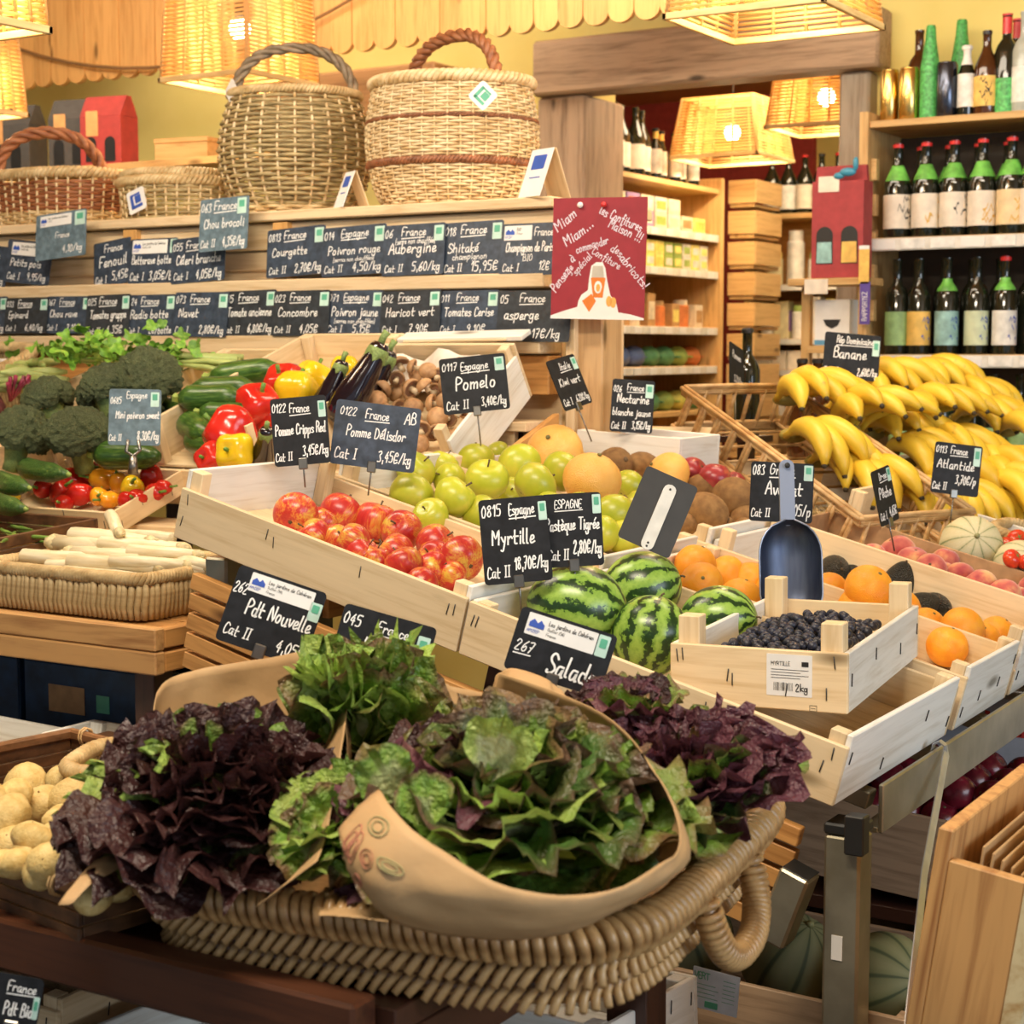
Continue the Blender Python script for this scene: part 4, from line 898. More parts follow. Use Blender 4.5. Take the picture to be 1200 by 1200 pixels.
scrate('brown cardboard tray of peaches between the avocados and the melons', -1.42, -.812, 3.365, 3.70, .105, floor_h=.04, M=CBD, name='cardboard_tray', posts=False, staples=False, th=.005, near_h=.06)
scrate('pine crate of melons bedded in straw beside the bananas', -1.40, -.812, 3.72, 4.12, .10, floor_h=.02, endh=(.16, .10), M=POPLAR, near_h=.07)

# ---------------------------------------------------------------- fruit
def prof_ball(pts): return pts
def apple_shape(seed, oblate=.9, dim=.22):
    def f(q):
        th = math.acos(max(-1, min(1, q.z))); r = 1.0
        z = q.z * oblate - dim * math.exp(-(th / .38) ** 2) + dim * .8 * math.exp(-((math.pi - th) / .34) ** 2)
        k = 1.0 + .05 * math.cos(th) + .035 * nz(q, 1.3, seed)
        lob = 1 + .02 * math.cos(5 * math.atan2(q.y, q.x)) * max(0, -q.z)
        return Vector((q.x * k * lob, q.y * k * lob, z))
    return ball(1, 22, 16, f)
def m_redapple(q):
    v = q.mapv((1, 1, .6)); n = q.noise(v, 1.3, 3, .4); st_ = q.noise(q.mapv((6, 6, .7)), 2.2, 3)
    f = q.math('ADD', q.math('MULTIPLY', n, .8), q.math('MULTIPLY', st_, .35))
    c = q.ramp(f, [(.42, (.62, .40, .055)), (.52, (.58, .17, .04)), (.60, (.48, .035, .025)), (.8, (.36, .012, .018))])
    sp_ = q.ramp(q.vor(q.mapv(), 16), [(.035, (1, 1, 1)), (.06, (0, 0, 0))])
    q.col(q.vary(q.mix(c, (.75, .55, .3), q.math('MULTIPLY', sp_, .4)), .12))
REDAP = mat('red_apple_skin', m_redapple, rough=.30)
def m_grapple(q):
    n = q.noise(q.mapv(), 1.1, 3); c = q.ramp(n, [(.3, (.36, .40, .022)), (.55, (.45, .46, .035)), (.75, (.56, .48, .06))])
    sp_ = q.ramp(q.vor(q.mapv(), 14), [(.04, (1, 1, 1)), (.075, (0, 0, 0))])
    c = q.mix(c, (.30, .22, .04), q.math('MULTIPLY', sp_, .55))
    q.col(q.vary(c, .15))
GRAP = mat('green_apple_skin', m_grapple, rough=.32)
STEMM = plain('woody_stem', (.10, .06, .025), .7)
AP = [mk('apple', apple_shape(i, .88 + .05 * (i % 3)), REDAP) for i in range(4)]; GAP = [mk('apple', apple_shape(i + 9, .90 + .05 * (i % 2)), GRAP) for i in range(4)]
ST_A = mk('stem', tube([(0, 0, .55), (.03, 0, .78), (.10, .03, 1.02)], [.045, .04, .055], 6), STEMM); CAL = mk('calyx', ball(1, 10, 6, lambda q: Vector((q.x * .15 * (1 + .3 * math.cos(5 * math.atan2(q.y, q.x))), q.y * .15, q.z * .06 - .68))), STEMM)
def solve(fn, px, py, rpx, hf, layer=0.0):
    h = hf + .035
    for _ in range(4):
        p_ = fn(px, py, h); r = rpx * depth(p_) / FPX; h = hf + r * (1 + layer)
    return fn(px, py, h), r
def scatter(lst, fn, hf, meshes, kids, name, label, cat, group, rotf=None, scl=None, labels=None):
    out = []
    for i, it in enumerate(lst):
        p_, r = solve(fn, it[0], it[1], it[2], hf, it[3] if len(it) > 3 else 0)
        rot = rotf(i) if rotf else (rnd.uniform(-1.1, 1.1), rnd.uniform(-1.1, 1.1), rnd.uniform(0, 6.28))
        if len(it) > 4 and it[4] is not None: rot = it[4]
        s = (r,) * 3 if scl is None else tuple(r * v for v in (scl(i) if callable(scl) else scl))
        o = tag(put(name, meshes[i % len(meshes)], None, p_, rot, s), labels[i] if labels else label, cat, group)
        for nm, me in kids: put(nm, me, o)
        out.append(o)
    return out
scatter([(346, 603, 27), (399, 602, 26), (440, 612, 26), (366, 628, 22), (397, 634, 22), (471, 622, 25, .3), (414, 634, 21, .5), (424, 648, 22), (463, 648, 24), (511, 638, 25, .4), (510, 655, 22, .2), (473, 662, 24), (541, 655, 28, .3), (508, 668, 22), (494, 684, 20), (530, 676, 20), (440, 655, 20), (380, 612, 20, -.2)],
        sl, .03, AP, (('stem', ST_A), ('calyx', CAL)), 'apple', 'red and yellow apple in the long crate', 'apple', 'red apples in the long crate')
scatter([(487, 552, 24), (482, 580, 27), (519, 545, 19), (527, 562, 20), (533, 583, 26, .5), (558, 540, 22), (571, 562, 26, .8), (609, 545, 26, .6), (627, 568, 27, 1.0), (659, 553, 25, .8), (563, 602, 23, .2), (598, 580, 21), (701, 576, 22, .3), (720, 603, 25, .5), (737, 570, 20, .3), (706, 626, 22), (731, 630, 21), (640, 600, 25, .4), (680, 600, 24, .2), (600, 612, 24), (745, 592, 18), (505, 605, 22), (655, 635, 22), (585, 535, 18)],
        sl, .05, GAP, (('stem', ST_A), ('calyx', CAL)), 'apple', 'yellow green apple in the heap behind the red apple crate', 'apple', 'green apples in the heap')
# watermelons
def m_melon(q):
    s = q.sep(); ang = q.math('ARCTAN2', s[1], s[0])
    wob = q.noise(q.mapv((1, 1, 1)), 2.6, 4, 0, .65)
    a = q.math('ADD', q.math('MULTIPLY', ang, 11 / (2 * math.pi)), q.math('MULTIPLY', q.math('SUBTRACT', wob, .5), 1.5))
    fr_ = q.math('PINGPONG', a, .5)
    fine = q.noise(q.mapv((3, 3, 3)), 3.4, 5, 0, .65)
    f = q.math('ADD', fr_, q.math('MULTIPLY', q.math('SUBTRACT', fine, .5), .42))
    c = q.ramp(f, [(.10, (.014, .042, .010)), (.17, (.035, .09, .016)), (.215, (.19, .34, .05)), (.5, (.30, .47, .085))])
    q.col(c)
WMM = mat('striped_watermelon_rind', m_melon, rough=.28)
WM = mk('watermelon', ball(1, 40, 24), WMM); WST = mk('stem', tube([(0, 0, .99), (.02, .02, 1.06), (.07, .02, 1.10)], [.035, .025, .03], 6), STEMM)
for (px, py, rp, sc_, rot, lb) in ((676, 712, 52, (1, 1, 1.14), (0, R_(98), R_(22)), 'largest striped watermelon lying on its side nearest the myrtille card'), (752, 690, 44, (1, 1, 1.08), (R_(20), R_(70), R_(50)), 'striped watermelon at the back of the crate touching the oranges'), (762, 745, 47, (1, 1, 1.02), (R_(-14), R_(16), R_(30)), 'upright striped watermelon with stripes running down beside the salad card'), (842, 728, 42, (1, 1, 1.1), (R_(70), R_(60), R_(80)), 'striped watermelon partly hidden behind the blueberry crate')):
    p_, r = solve(sl, px, py, rp, .022)
    o = tag(put('watermelon', WM, None, p_, rot, tuple(r * v for v in sc_)), lb, 'watermelon', 'striped watermelons'); put('stem', WST, o)
# oranges, grapefruits
def citrus(name, c0, c1): return mat(name, lambda q: (q.col(q.vary(q.ramp(q.noise(q.mapv(), 1.4, 2), [(.3, c0), (.7, c1)]), .08)), q.bump(q.vor(q.mapv(), 26), .25, .02)), rough=.38)
ORM = citrus('orange_peel', (.80, .27, .012), (.86, .38, .02)); POM = citrus('grapefruit_peel', (.78, .38, .07), (.84, .48, .12))
def orange_shape(seed, ob=.95):
    return ball(1, 22, 14, lambda q: Vector((q.x, q.y, q.z * ob - .05 * math.exp(-(math.acos(max(-1, min(1, q.z))) / .2) ** 2))) * (1 + .02 * nz(q, 1.2, seed)))
OR = [mk('orange', orange_shape(i), ORM) for i in range(3)]; PO = [mk('grapefruit', orange_shape(i + 5, .9), POM) for i in range(2)]
BTN = mk('stem_button', ball(1, 8, 5, lambda q: Vector((q.x * .09, q.y * .09, q.z * .05 + .90))), plain('green_button', (.14, .12, .03)))
scatter([(815, 662, 25, .5), (822, 684, 26, .8), (868, 702, 26, .3), (851, 672, 22, 0), (880, 680, 22), (972, 692, 22, .3), (1018, 690, 29, .9), (1006, 712, 25, .2), (1054, 716, 26, 0), (1128, 738, 27, .4), (1110, 758, 25), (1150, 752, 24), (1168, 742, 21), (1040, 740, 24), (1085, 735, 24, -.2), (930, 705, 22), (905, 690, 22)], sl, .022, OR, (('stem_button', BTN),), 'orange', 'ripe orange in the crate behind the blueberries', 'orange', 'oranges behind the blueberry crate')
scatter([(650, 530, 34, .3), (694, 562, 35, .6), (783, 556, 27, .3), (822, 668, 1, 0)][:3], sl, .05, PO, (('stem_button', BTN),), 'grapefruit', '', 'grapefruit', 'pale orange grapefruits', labels=['pale orange grapefruit furthest back behind the green apples', 'large pale orange grapefruit touching the green apples and kiwis', 'pale grapefruit behind the blank dark card'])
KIM = mat('kiwi_skin', lambda q: (q.col(q.vary(q.ramp(q.noise(q.mapv(), 2.4, 5), [(.3, (.16, .075, .022)), (.7, (.29, .155, .05))]), .15)), q.bump(q.noise(q.mapv(), 30, 4), .3, .02)), rough=.8)
KI = [mk('kiwi', ball(1, 18, 12, lambda q, i=i: Vector((q.x, q.y, q.z * 1.22)) * (1 + .04 * nz(q, 1, i))), KIM) for i in range(2)]
KT = mk('kiwi_tip', ball(1, 8, 5, lambda q: Vector((q.x * .16, q.y * .16, q.z * .06 + 1.21))), STEMM)
scatter([(827, 600, 23, .5), (861, 583, 24, .6), (823, 574, 19, .3), (876, 607, 18, .2), (720, 545, 21, .3), (753, 549, 20, .3), (688, 520, 19, .3), (850, 602, 15, 0), (846, 618, 14, 0), (872, 620, 14, 0), (800, 615, 16, 0), (700, 590, 14, -.2), (738, 558, 15, 0), (890, 600, 15, 0)], sl, .05, KI, (('kiwi_tip', KT),), 'kiwi', 'brown fuzzy kiwi in the heap behind the blank dark card', 'kiwi', 'kiwis', rotf=lambda i: (rnd.uniform(1.1, 2.0), 0, rnd.uniform(0, 3.1)))
def m_nect(q): q.col(q.vary(q.ramp(q.noise(q.mapv(), 1.3, 4), [(.3, (.16, .012, .018)), (.6, (.30, .03, .035)), (.8, (.50, .17, .06))]), .15))
NEM = mat('nectarine_skin', m_nect, rough=.28)
def stone(seed): return ball(1, 20, 14, lambda q: Vector((q.x * (1 - .10 * math.exp(-(math.atan2(q.y, q.x) / .25) ** 2) * (1 - abs(q.z))), q.y, q.z * .93 - .16 * math.exp(-(math.acos(max(-1, min(1, q.z))) / .3) ** 2))) * (1 + .02 * nz(q, 1.5, seed)))
NE = [mk('nectarine', stone(i), NEM) for i in range(2)]; PIT = mk('stem_scar', ball(1, 8, 5, lambda q: Vector((q.x * .1, q.y * .1, q.z * .05 + .77))), STEMM)
scatter([(745, 531, 16, .3), (773, 535, 17, .3), (793, 540, 16, .3), (812, 553, 18, .5), (838, 561, 20, .5), (800, 548, 13, .1), (860, 566, 14, 0), (765, 545, 14, 0), (822, 545, 14, .2)], sl, .07, NE, (('stem_scar', PIT),), 'nectarine', 'dark red nectarine between the kiwis and the open cane basket', 'nectarine', 'dark red nectarines')
AVM = mat('avocado_skin', lambda q: (q.col(q.ramp(q.noise(q.mapv(), 3, 3), [(.3, (.012, .012, .008)), (.7, (.035, .030, .018))])), q.bump(q.vor(q.mapv(), 12), .6, .05)), rough=.42)
AV = mk('avocado', ball(1, 20, 16, lambda q: Vector((q.x * (1 - .26 * max(0, q.z) ** 1.2), q.y * (1 - .26 * max(0, q.z) ** 1.2), q.z * 1.42))), AVM); AVS = mk('stem', tube([(0, 0, 1.38), (0, 0, 1.5)], [.1, .08], 6), STEMM)
scatter([(978, 668, 18, .2, (R_(80), 0, R_(40))), (1020, 662, 17, 0, (R_(70), 0, R_(80))), (1054, 684, 21, .3, (R_(10), R_(20), 0)), (1078, 712, 18, 0, (R_(60), 0, R_(100))), (1132, 710, 20, .1, (R_(30), 0, R_(150))), (1172, 727, 19, 0, (R_(85), 0, R_(110))), (1000, 676, 17, 0, (R_(85), 0, R_(20))), (1095, 712, 18, 0, (R_(85), 0, R_(60)))], sl, .022, [AV], (('stem', AVS),), 'avocado', '', 'avocado', 'black avocados beyond the oranges',
        labels=['black avocado lying beside the scoop blade', 'black avocado lying flat behind the orange heap', 'black avocado standing upright behind the largest orange', 'black avocado half hidden behind the crate post', 'black avocado tilted beside the right hand oranges', 'black avocado at the right end of the avocado crate', 'small black avocado in front of the peach tray', 'black avocado low between the post and the peaches'])
def m_peach(q):
    q.col(q.vary(q.ramp(q.noise(q.mapv(), 1.1, 3), [(.32, (.68, .36, .13)), (.5, (.50, .11, .07)), (.7, (.34, .03, .04))]), .15)); q.set(**{'Sheen Weight': .4})
PEM = mat('peach_skin', m_peach, rough=.75); PEA = [mk('peach', stone(i + 4), PEM) for i in range(2)]
scatter([(1024, 654, 18), (1052, 648, 22, .3), (1070, 660, 21, .3), (1090, 668, 20, .4), (1104, 675, 18), (1124, 678, 20, .2), (1148, 688, 22, .3), (1176, 700, 22, .3), (1198, 706, 20), (1040, 668, 18), (1108, 658, 17), (1210, 690, 18)], sl, .045, PEA, (('stem_scar', PIT),), 'peach', 'red blushed peach in the cardboard tray beyond the avocados', 'peach', 'peaches in the cardboard tray')
def m_cant(q):
    s = q.sep(); ang = q.math('ARCTAN2', s[1], s[0]); fr_ = q.math('PINGPONG', q.math('MULTIPLY', ang, 10 / (2 * math.pi)), .5)
    n = q.noise(q.mapv(), 9, 4); f = q.math('ADD', fr_, q.math('MULTIPLY', q.math('SUBTRACT', n, .5), .06))
    c = q.ramp(f, [(.03, (.17, .21, .085)), (.07, (.47, .44, .25)), (.3, (.56, .51, .31))]); q.col(q.mix(c, (.62, .58, .40), q.math('MULTIPLY', q.ramp(q.noise(q.mapv(), 16, 3), [(.5, (0, 0, 0)), (.65, (1, 1, 1))]), .35)))
CAM_ = mat('charentais_rind', m_cant, rough=.7)
CA = mk('melon', ball(1, 60, 20, lambda q: Vector((q.x, q.y, q.z * .92)) * (1 + .025 * (abs(math.cos(5 * math.atan2(q.y, q.x))) - .6) * (1 - q.z * q.z))), CAM_); CAS = mk('stem', tube([(0, 0, .9), (.02, .02, .99)], [.09, .07], 8), plain('dry_green_stem', (.24, .24, .10)))
for px, py, rp, rot, lb in ((1138, 641, 37, (R_(62), 0, R_(28)), 'pale ribbed melon with its stem end towards the camera beside the atlantide card'), (1196, 665, 33, (R_(30), R_(40), 0), 'pale ribbed melon cut off by the right edge')):
    p_, r = solve(sl, px, py, rp, .035); o = tag(put('melon', CA, None, p_, rot, r), lb, 'melon', 'ribbed melons on straw'); put('stem', CAS, o)
STRAWM = plain('straw', (.62, .46, .22), .7, vary=.2)
def straw(n, x0, x1, y0, y1, hz, L=.12, seed=1):
    r = random.Random(seed); vf = ([], [])
    for _ in range(n):
        x, y = r.uniform(x0, x1), r.uniform(y0, y1); a = r.uniform(0, 6.28); l = r.uniform(.4, 1) * L; z = slope_z(x, hz) + r.uniform(-.004, .012)
        vf = join(vf, tube([(x, y, z), (x + math.cos(a) * l / 2, y + math.sin(a) * l / 2, z + r.uniform(0, .016)), (x + math.cos(a) * l, y + math.sin(a) * l, z + r.uniform(-.01, .004) - SM * math.cos(a) * l)], .0011, 3, caps=False))
    return vf
tag(put('straw_bedding', mk('straw_bedding', straw(420, -1.34, -.88, 3.78, 4.05, .035, .07), STRAWM)), 'dry straw bedding under the melons', 'straw', kind='stuff')
tp = [(1178, 640), (1192, 632), (1196, 648), (1186, 655), (1204, 660), (1212, 640)]
TOM = mat('tomato_skin', lambda q: q.col(q.vary(q.ramp(q.noise(q.mapv(), 1.2, 2), [(.3, (.50, .02, .015)), (.7, (.62, .07, .02))]), .15)), rough=.2)
TO = mk('tomato', apple_shape(3, .85, .12), TOM); TOC = mk('calyx', ball(1, 10, 5, lambda q: Vector((q.x * .3 * (1 + .7 * math.cos(5 * math.atan2(q.y, q.x))), q.y * .3 * (1 + .7 * math.cos(5 * math.atan2(q.y, q.x))), q.z * .06 + .72))), plain('tomato_calyx', (.08, .20, .03)))
scatter([(x, y, 12) for x, y in tp], sl, .10, [TO], (('calyx', TOC),), 'tomato', 'small red tomato in the seagrass basket at the right edge', 'tomato', 'tomatoes at the right edge')
p_ = sl(1195, 655, .07); tbk = thing('small_basket', 'seagrass basket of tomatoes at the right edge behind the melons', 'basket', (p_.x + .08, p_.y + .08, slope_z(p_.x + .08, .03)), (0, SA, 0))
o1 = oval(.18, .12, 4); stuff(part('weave', weave(o1, [(.95, .0), (1, .09)], 7, 26, .007, .005), W_ROPE, tbk)); part('rim', braid(o1, 1, .09, .008, 30), W_ROPE, tbk); part('base', box(-.16, .16, -.1, .1, 0, .01), W_ROPE, tbk, False)

# ---------------------------------------------------------------- bananas: every bunch a thing, every finger a part
def m_ban(q):
    s = q.sep(); c = q.ramp(q.noise(q.mapv(), 9, 3), [(.3, (.66, .42, .025)), (.7, (.76, .54, .05))])
    sp_ = q.ramp(q.noise(q.mapv(), 55, 3), [(.66, (0, 0, 0)), (.74, (1, 1, 1))]); q.col(q.vary(q.mix(c, (.20, .10, .02), q.math('MULTIPLY', sp_, .5)), .07))
BAM = mat('banana_skin', m_ban, rough=.42); BTIP = plain('banana_tip', (.045, .032, .018), .7); BCRN = plain('banana_crown', (.30, .24, .05), .7)
def banana_vf(seed, L=.185, e0=30, e1=-75):
    r = random.Random(seed); n = 13; P = [Vector((0, 0, 0))]; e0 += r.uniform(-6, 6); e1 += r.uniform(-10, 10)
    for i in range(1, n):
        t = (i - .5) / (n - 1); t2 = max(0, (t - .12) / .88); a = R_(e0 + (e1 - e0) * t2); P.append(P[-1] + Vector((math.cos(a), 0, math.sin(a))) * L / (n - 1))
    rad = [.007, .0072, .0115, .0175, .0205, .0218, .0224, .0222, .0214, .0198, .0165, .011, .0055]
    return P, rad
BA = []
for i in range(4):
    P, rad = banana_vf(i); BA.append((mk('banana', tube(P, rad, 7), BAM), mk('tip', tube([P[-1] - (P[-1] - P[-2]) * .3, P[-1] + (P[-1] - P[-2]) * .35], [.0060, .0048], 6), BTIP)))
def bunch(loc, yaw, n, label, pitch=0, roll=0, spread=11, scale=1.0):
    t = thing('banana_bunch', label, 'bananas', loc, (R_(roll), R_(pitch), R_(yaw)), 'banana bunches in the crate'); t.scale = (scale,) * 3
    part('crown', xf(ball(1, 10, 6), scale=(.022, .012 + .006 * n, .014)), BCRN, t)
    for i in range(n):
        k = i - (n - 1) / 2; me, tip = BA[(i + n) % 4]
        b = put('banana', me, t, (.006, k * .020, .004 * (i % 2)), (R_(k * 7), R_(rnd.uniform(-5, 5)), R_(k * spread))); put('tip', tip, b)
bdat = [  # px, py of the crown, height over the crate floor, yaw, fingers, pitch
 (925, 468, 4.45, -25, 5, -8, 'at the left end with fingers falling towards the cane basket'), (1010, 455, 4.75, -20, 5, -10, 'at the top of the heap behind the price card'), (1062, 450, 4.95, -15, 4, -12, 'highest on the heap under the dark bottles'),
 (990, 505, 4.42, -25, 5, -25, 'arching over in the middle of the heap'), (1065, 495, 4.65, -20, 5, -22, 'arching beside the atlantide card'), (1125, 490, 4.85, -20, 4, -5, 'lying long at the right of the heap'),
 (930, 510, 4.25, -20, 4, 10, 'low at the left end above the white crate edge'), (1000, 560, 4.25, -30, 4, 5, 'low in front hanging over the white crate edge'), (1080, 552, 4.45, -20, 5, 10, 'low in front behind the atlantide card'), (1140, 530, 4.6, -30, 5, 20, 'of small fingers at the right front'), (1160, 562, 4.45, -10, 5, 12, 'lowest at the right edge'), (1040, 530, 4.5, -15, 4, 0, 'half buried in the middle'), (975, 480, 4.7, -15, 4, 0, 'half hidden behind the left bunches'), (1180, 505, 4.75, -20, 5, -5, 'cut off by the right edge'), (1020, 510, 4.6, -18, 5, -12, 'crossing the centre of the heap'), (1085, 525, 4.6, -22, 5, -2, 'right of the centre of the heap'), (1150, 545, 4.55, -15, 5, 6, 'beside the atlantide card'), (960, 540, 4.3, -24, 4, 4, 'above the cane basket rail'), (1045, 575, 4.3, -20, 4, 8, 'resting on the front edge of the box'), (1190, 580, 4.45, -25, 5, 8, 'lowest in the right hand corner'), (1100, 580, 4.4, -18, 4, 10, 'in front under the atlantide card'), (1105, 470, 4.95, -10, 4, -5, 'behind the right hand bunches')]
for px, py, D, yaw, n, pt, lb in bdat:
    bunch(at(px, py, D=D), yaw, n, 'bunch of ripe yellow bananas ' + lb, pt, scale=1.3)
scrate('white cardboard banana box at the back of the fruit slope', -1.62, -.82, 4.16, 5.0, .12, floor_h=.03, M=WHITE, name='banana_box', posts=False, staples=False)
hp = join(*[xf(ball(1, 16, 8), loc=(x, y, slope_z(x, .06)), scale=(.22, .2, z)) for x, y, z in ((-1.40, 4.5, .13), (-1.22, 4.68, .14))])
tag(put('packing_paper', mk('packing_paper', hp, plain('blue_packing_paper', (.35, .30, .12), .8))), 'crumpled packing paper buried under the banana bunches', 'paper')

# ---------------------------------------------------------------- blueberry crate on top of the watermelon crate
BZ = .906
bc = crate('pale pine crate of blueberries resting on the watermelon crate', (-1.083, 2.225, BZ), (0, R_(-.6), R_(7)), .262, .505, .088, M=POPLAR, ends=WHITE, floor_h=.042, endh=(.088, .088), posts=False)
for x, y in ((.0095, .0095), (.2205, .0095), (.2205, .463), (.0095, .463)): part('tall_post', box(x, x + .032, y, y + .032, .045, .128), POPLAR['z'], bc, False)
lb = part('paper_label', slab_xz(rrect(.066, .060, .001, .178, .052), -.0006, -.0001), LABEL_W, bc, False)
x0, z0 = .148, .026
pr_ = join(flat_xz(strokes('MYRTILLE', x0 + .004, z0 + .040, .0055, slant=0), -.0011), flat_xz(strokes('2kg', x0 + .040, z0 + .004, .010, slant=0, wd_=1.5), -.0011), slab_xz(rrect(.010, .007, .0005, x0 + .053, z0 + .043), -.0011, -.0007))
for k in range(4): pr_ = join(pr_, flat_xz(ribbon([(x0 + .004, z0 + .034 - k * .004), (x0 + .058 - (k % 2) * .012, z0 + .034 - k * .004)], .0007), -.0011))
r_ = random.Random(2)
for k in range(16): pr_ = join(pr_, flat_xz(ribbon([(x0 + .008 + k * .0018, z0 + .004), (x0 + .008 + k * .0018, z0 + .015)], r_.choice((.0006, .0011, .0004))), -.0011))
part('label_print', pr_, INKBLACK, lb, False)['kind'] = 'stuff'
part('stamp', join(*[flat_xz(ribbon(e_, .0006), -.0006) for e_ in ([(.208, -.0 + .003), (.218, .003)], [(.208, .011), (.218, .011)], [(.208, .003), (.208, .011)], [(.218, .003), (.218, .011)], [(.210, .007), (.216, .007)])]), INKBLACK, bc, False)['kind'] = 'stuff'
BBM = mat('blueberry_skin', lambda q: q.col(q.vary(q.ramp(q.noise(q.mapv(), 1.6, 3), [(.3, (.010, .010, .018)), (.65, (.022, .026, .050)), (.8, (.06, .075, .12))]), .3)), rough=.42)
BB = mk('blueberry', ball(1, 12, 8, lambda q: Vector((q.x, q.y, q.z * .88 - .10 * math.exp(-(math.acos(max(-1, min(1, q.z))) / .3) ** 2)))), BBM)
BCR = mk('crown', lathe([(.20, .80), (.34, .90), (.28, .80)], 5), BBM, False)
Mb = Matrix.LocRotScale(Vector((-1.083, 2.225, BZ)), Euler((0, R_(-.6), R_(7))), None); r_ = random.Random(5); pl = []
for lay, (zb, cnt) in enumerate(((.062, 190), (.075, 100))):
    tries = 0; got = 0
    while got < cnt and tries < 9000:
        tries += 1; x = r_.uniform(.045 if lay == 0 else .06, .212); y = r_.uniform(.045, .45); rr = r_.uniform(.0074, .0098)
        if lay and (x - .13) ** 2 / .075 ** 2 + ((y - .24) / .2) ** 2 > 1: continue
        z = zb + r_.uniform(-.001, .003)
        if all((x - a_) ** 2 + (y - b_) ** 2 + (z - c__) ** 2 > (.90 * (rr + d_)) ** 2 for a_, b_, c__, d_ in pl):
            pl.append((x, y, z, rr)); got += 1
            o = tag(put('blueberry', BB, None, Mb @ Vector((x, y, z)), (r_.uniform(-1.3, 1.3), r_.uniform(-1.3, 1.3), 0), rr), 'dusky blueberry heaped in the small pale crate', 'blueberry', 'blueberries in the crate'); put('crown', BCR, o)

# aluminium scoop standing behind the blueberries
p_ = at(925, 700, D=2.98); SC = mat('dark_reflection_aluminium', lambda q: q.col(q.ramp(q.noise(q.mapv((8, 8, 1)), 9, 3), [(.3, (.055, .07, .12)), (.7, (.10, .125, .19))])).set(Metallic=.75), rough=.45)  # blade's dark reflection is put into the metal colour
sco = thing('metal_scoop', 'dull aluminium scoop standing blade down behind the blueberry crate', 'scoop', (p_.x, p_.y, p_.z - .02), (R_(-10), 0, R_(31)))
def scf(u, v):
    w = .054 * (min(1, .90 + .10 * v / .15) if v < .60 else math.sqrt(max(0.02, 1 - ((v - .60) / .40) ** 2))); a_ = (u - .5) * math.pi
    return (w * math.sin(a_), w * .80 * math.cos(a_) - .030 + .012 * v, .155 * v)
bl = grid(15, 18, scf); bl2 = [(x * .97, y - .002, z) for x, y, z in bl[0]]
part('blade', (bl[0] + bl2, bl[1] + [tuple(i + len(bl[0]) for i in reversed(f)) for f in bl[1]]), SC, sco)
part('handle', xf(prism(rrect(.026, .118, .011, 0, .059), -.005, .005), M=Matrix.Translation((0, .006, .145)) @ Matrix.Rotation(R_(86), 4, 'X')), mat('polished_aluminium', lambda q: q.col((.30, .35, .47)).set(Metallic=.8), rough=.38), sco, 'auto')
part('rolled_edge', join(*[tube([scf(u, k / 14) for k in range(15)], .0018, 6) for u in (0, 1)]), MATS['polished_aluminium'], sco)
part('hang_hole', xf(lathe([(0, 0), (.005, 0), (.005, .0006), (0, .0006)], 12), loc=(0, .001, .252), rot=(R_(90), 0, 0)), INKBLACK, sco)

# ---------------------------------------------------------------- open cane basket next to the nectarines
A0 = at(800, 458, D=4.35); A1 = at(1008, 612, D=3.80); dirv = (A1 - A0); Lb = dirv.length
pit = math.atan2(-dirv.z, math.hypot(dirv.x, dirv.y)); yaw = math.atan2(dirv.y, dirv.x)
cb = thing('cane_basket', 'open honey coloured cane basket tilted between the nectarines and the bananas', 'basket', A0, (0, pit, yaw)); Wc, Hc = .34, .105
def rod(a_, b_, r=.0058): return tube([a_, ((a_[0] + b_[0]) / 2, (a_[1] + b_[1]) / 2, (a_[2] + b_[2]) / 2 + .002), b_], r, 6)
for nm, z, r in (('top_rail', 0, .0085), ('bottom_rail', -Hc, .0085)):
    for (a_, b_) in (((0, 0), (Lb, 0)), ((0, Wc), (Lb, Wc)), ((0, 0), (0, Wc)), ((Lb, 0), (Lb, Wc))):
        part(nm, join(*[rod((a_[0], a_[1] + dy, z + dz), (b_[0], b_[1] + dy, z + dz), .0058) for dy, dz in ((0, 0), (.010, .005), (.004, .012), (-.006, .008), (.002, -.008), (.008, -.006))]), W_CANE, cb)['kind'] = 'stuff'
for i in range(11):
    x = Lb * (i + .5) / 11
    for y in (0, Wc): part('upright', join(rod((x, y, .002), (x - .02, y, -Hc)), rod((x + .012, y, .002), (x - .008, y, -Hc))), W_CANE, cb)
for i in range(7):
    for x in (0, Lb): part('upright', rod((x, Wc * (i + .5) / 7, .002), (x, Wc * (i + .5) / 7, -Hc)), W_CANE, cb)
for i in range(9): part('floor_cane', rod((Lb * (i + .5) / 9, 0, -Hc), (Lb * (i + .5) / 9, Wc, -Hc), .004), W_CANE, cb)

# pale crates filling the space behind the timber post
crate('whitewashed low crate carrying the nectarine card', (-1.97, 3.52, slope_z(-1.97) + .02), (0, R_(3), 0), .27, .22, .12, M=WHITE, staples=False)
crate('pale crate tipped on end behind the timber post', (-2.02, 3.80, 1.16), (R_(-62), 0, R_(8)), .24, .30, .14, M=POPLAR, staples=False)
o_ = thing('crate_rest', 'pine rest behind the pale crates', 'stand', (-2.05, 3.98, 0)); part('board', box(0, .36, .0, .02, .9, 1.14), PINE['x'], o_, False); part('post', box(.02, .06, .021, .06, 0, 1.14), PINE['z'], o_, False); part('post', box(.28, .32, .021, .06, 0, 1.14), PINE['z'], o_, False)
tag(put('straw_bedding', mk('straw_bedding', straw(260, -1.62, -1.40, 3.72, 4.05, .05, .09, 3), STRAWM)), 'loose straw under the open cane basket', 'straw', kind='stuff')
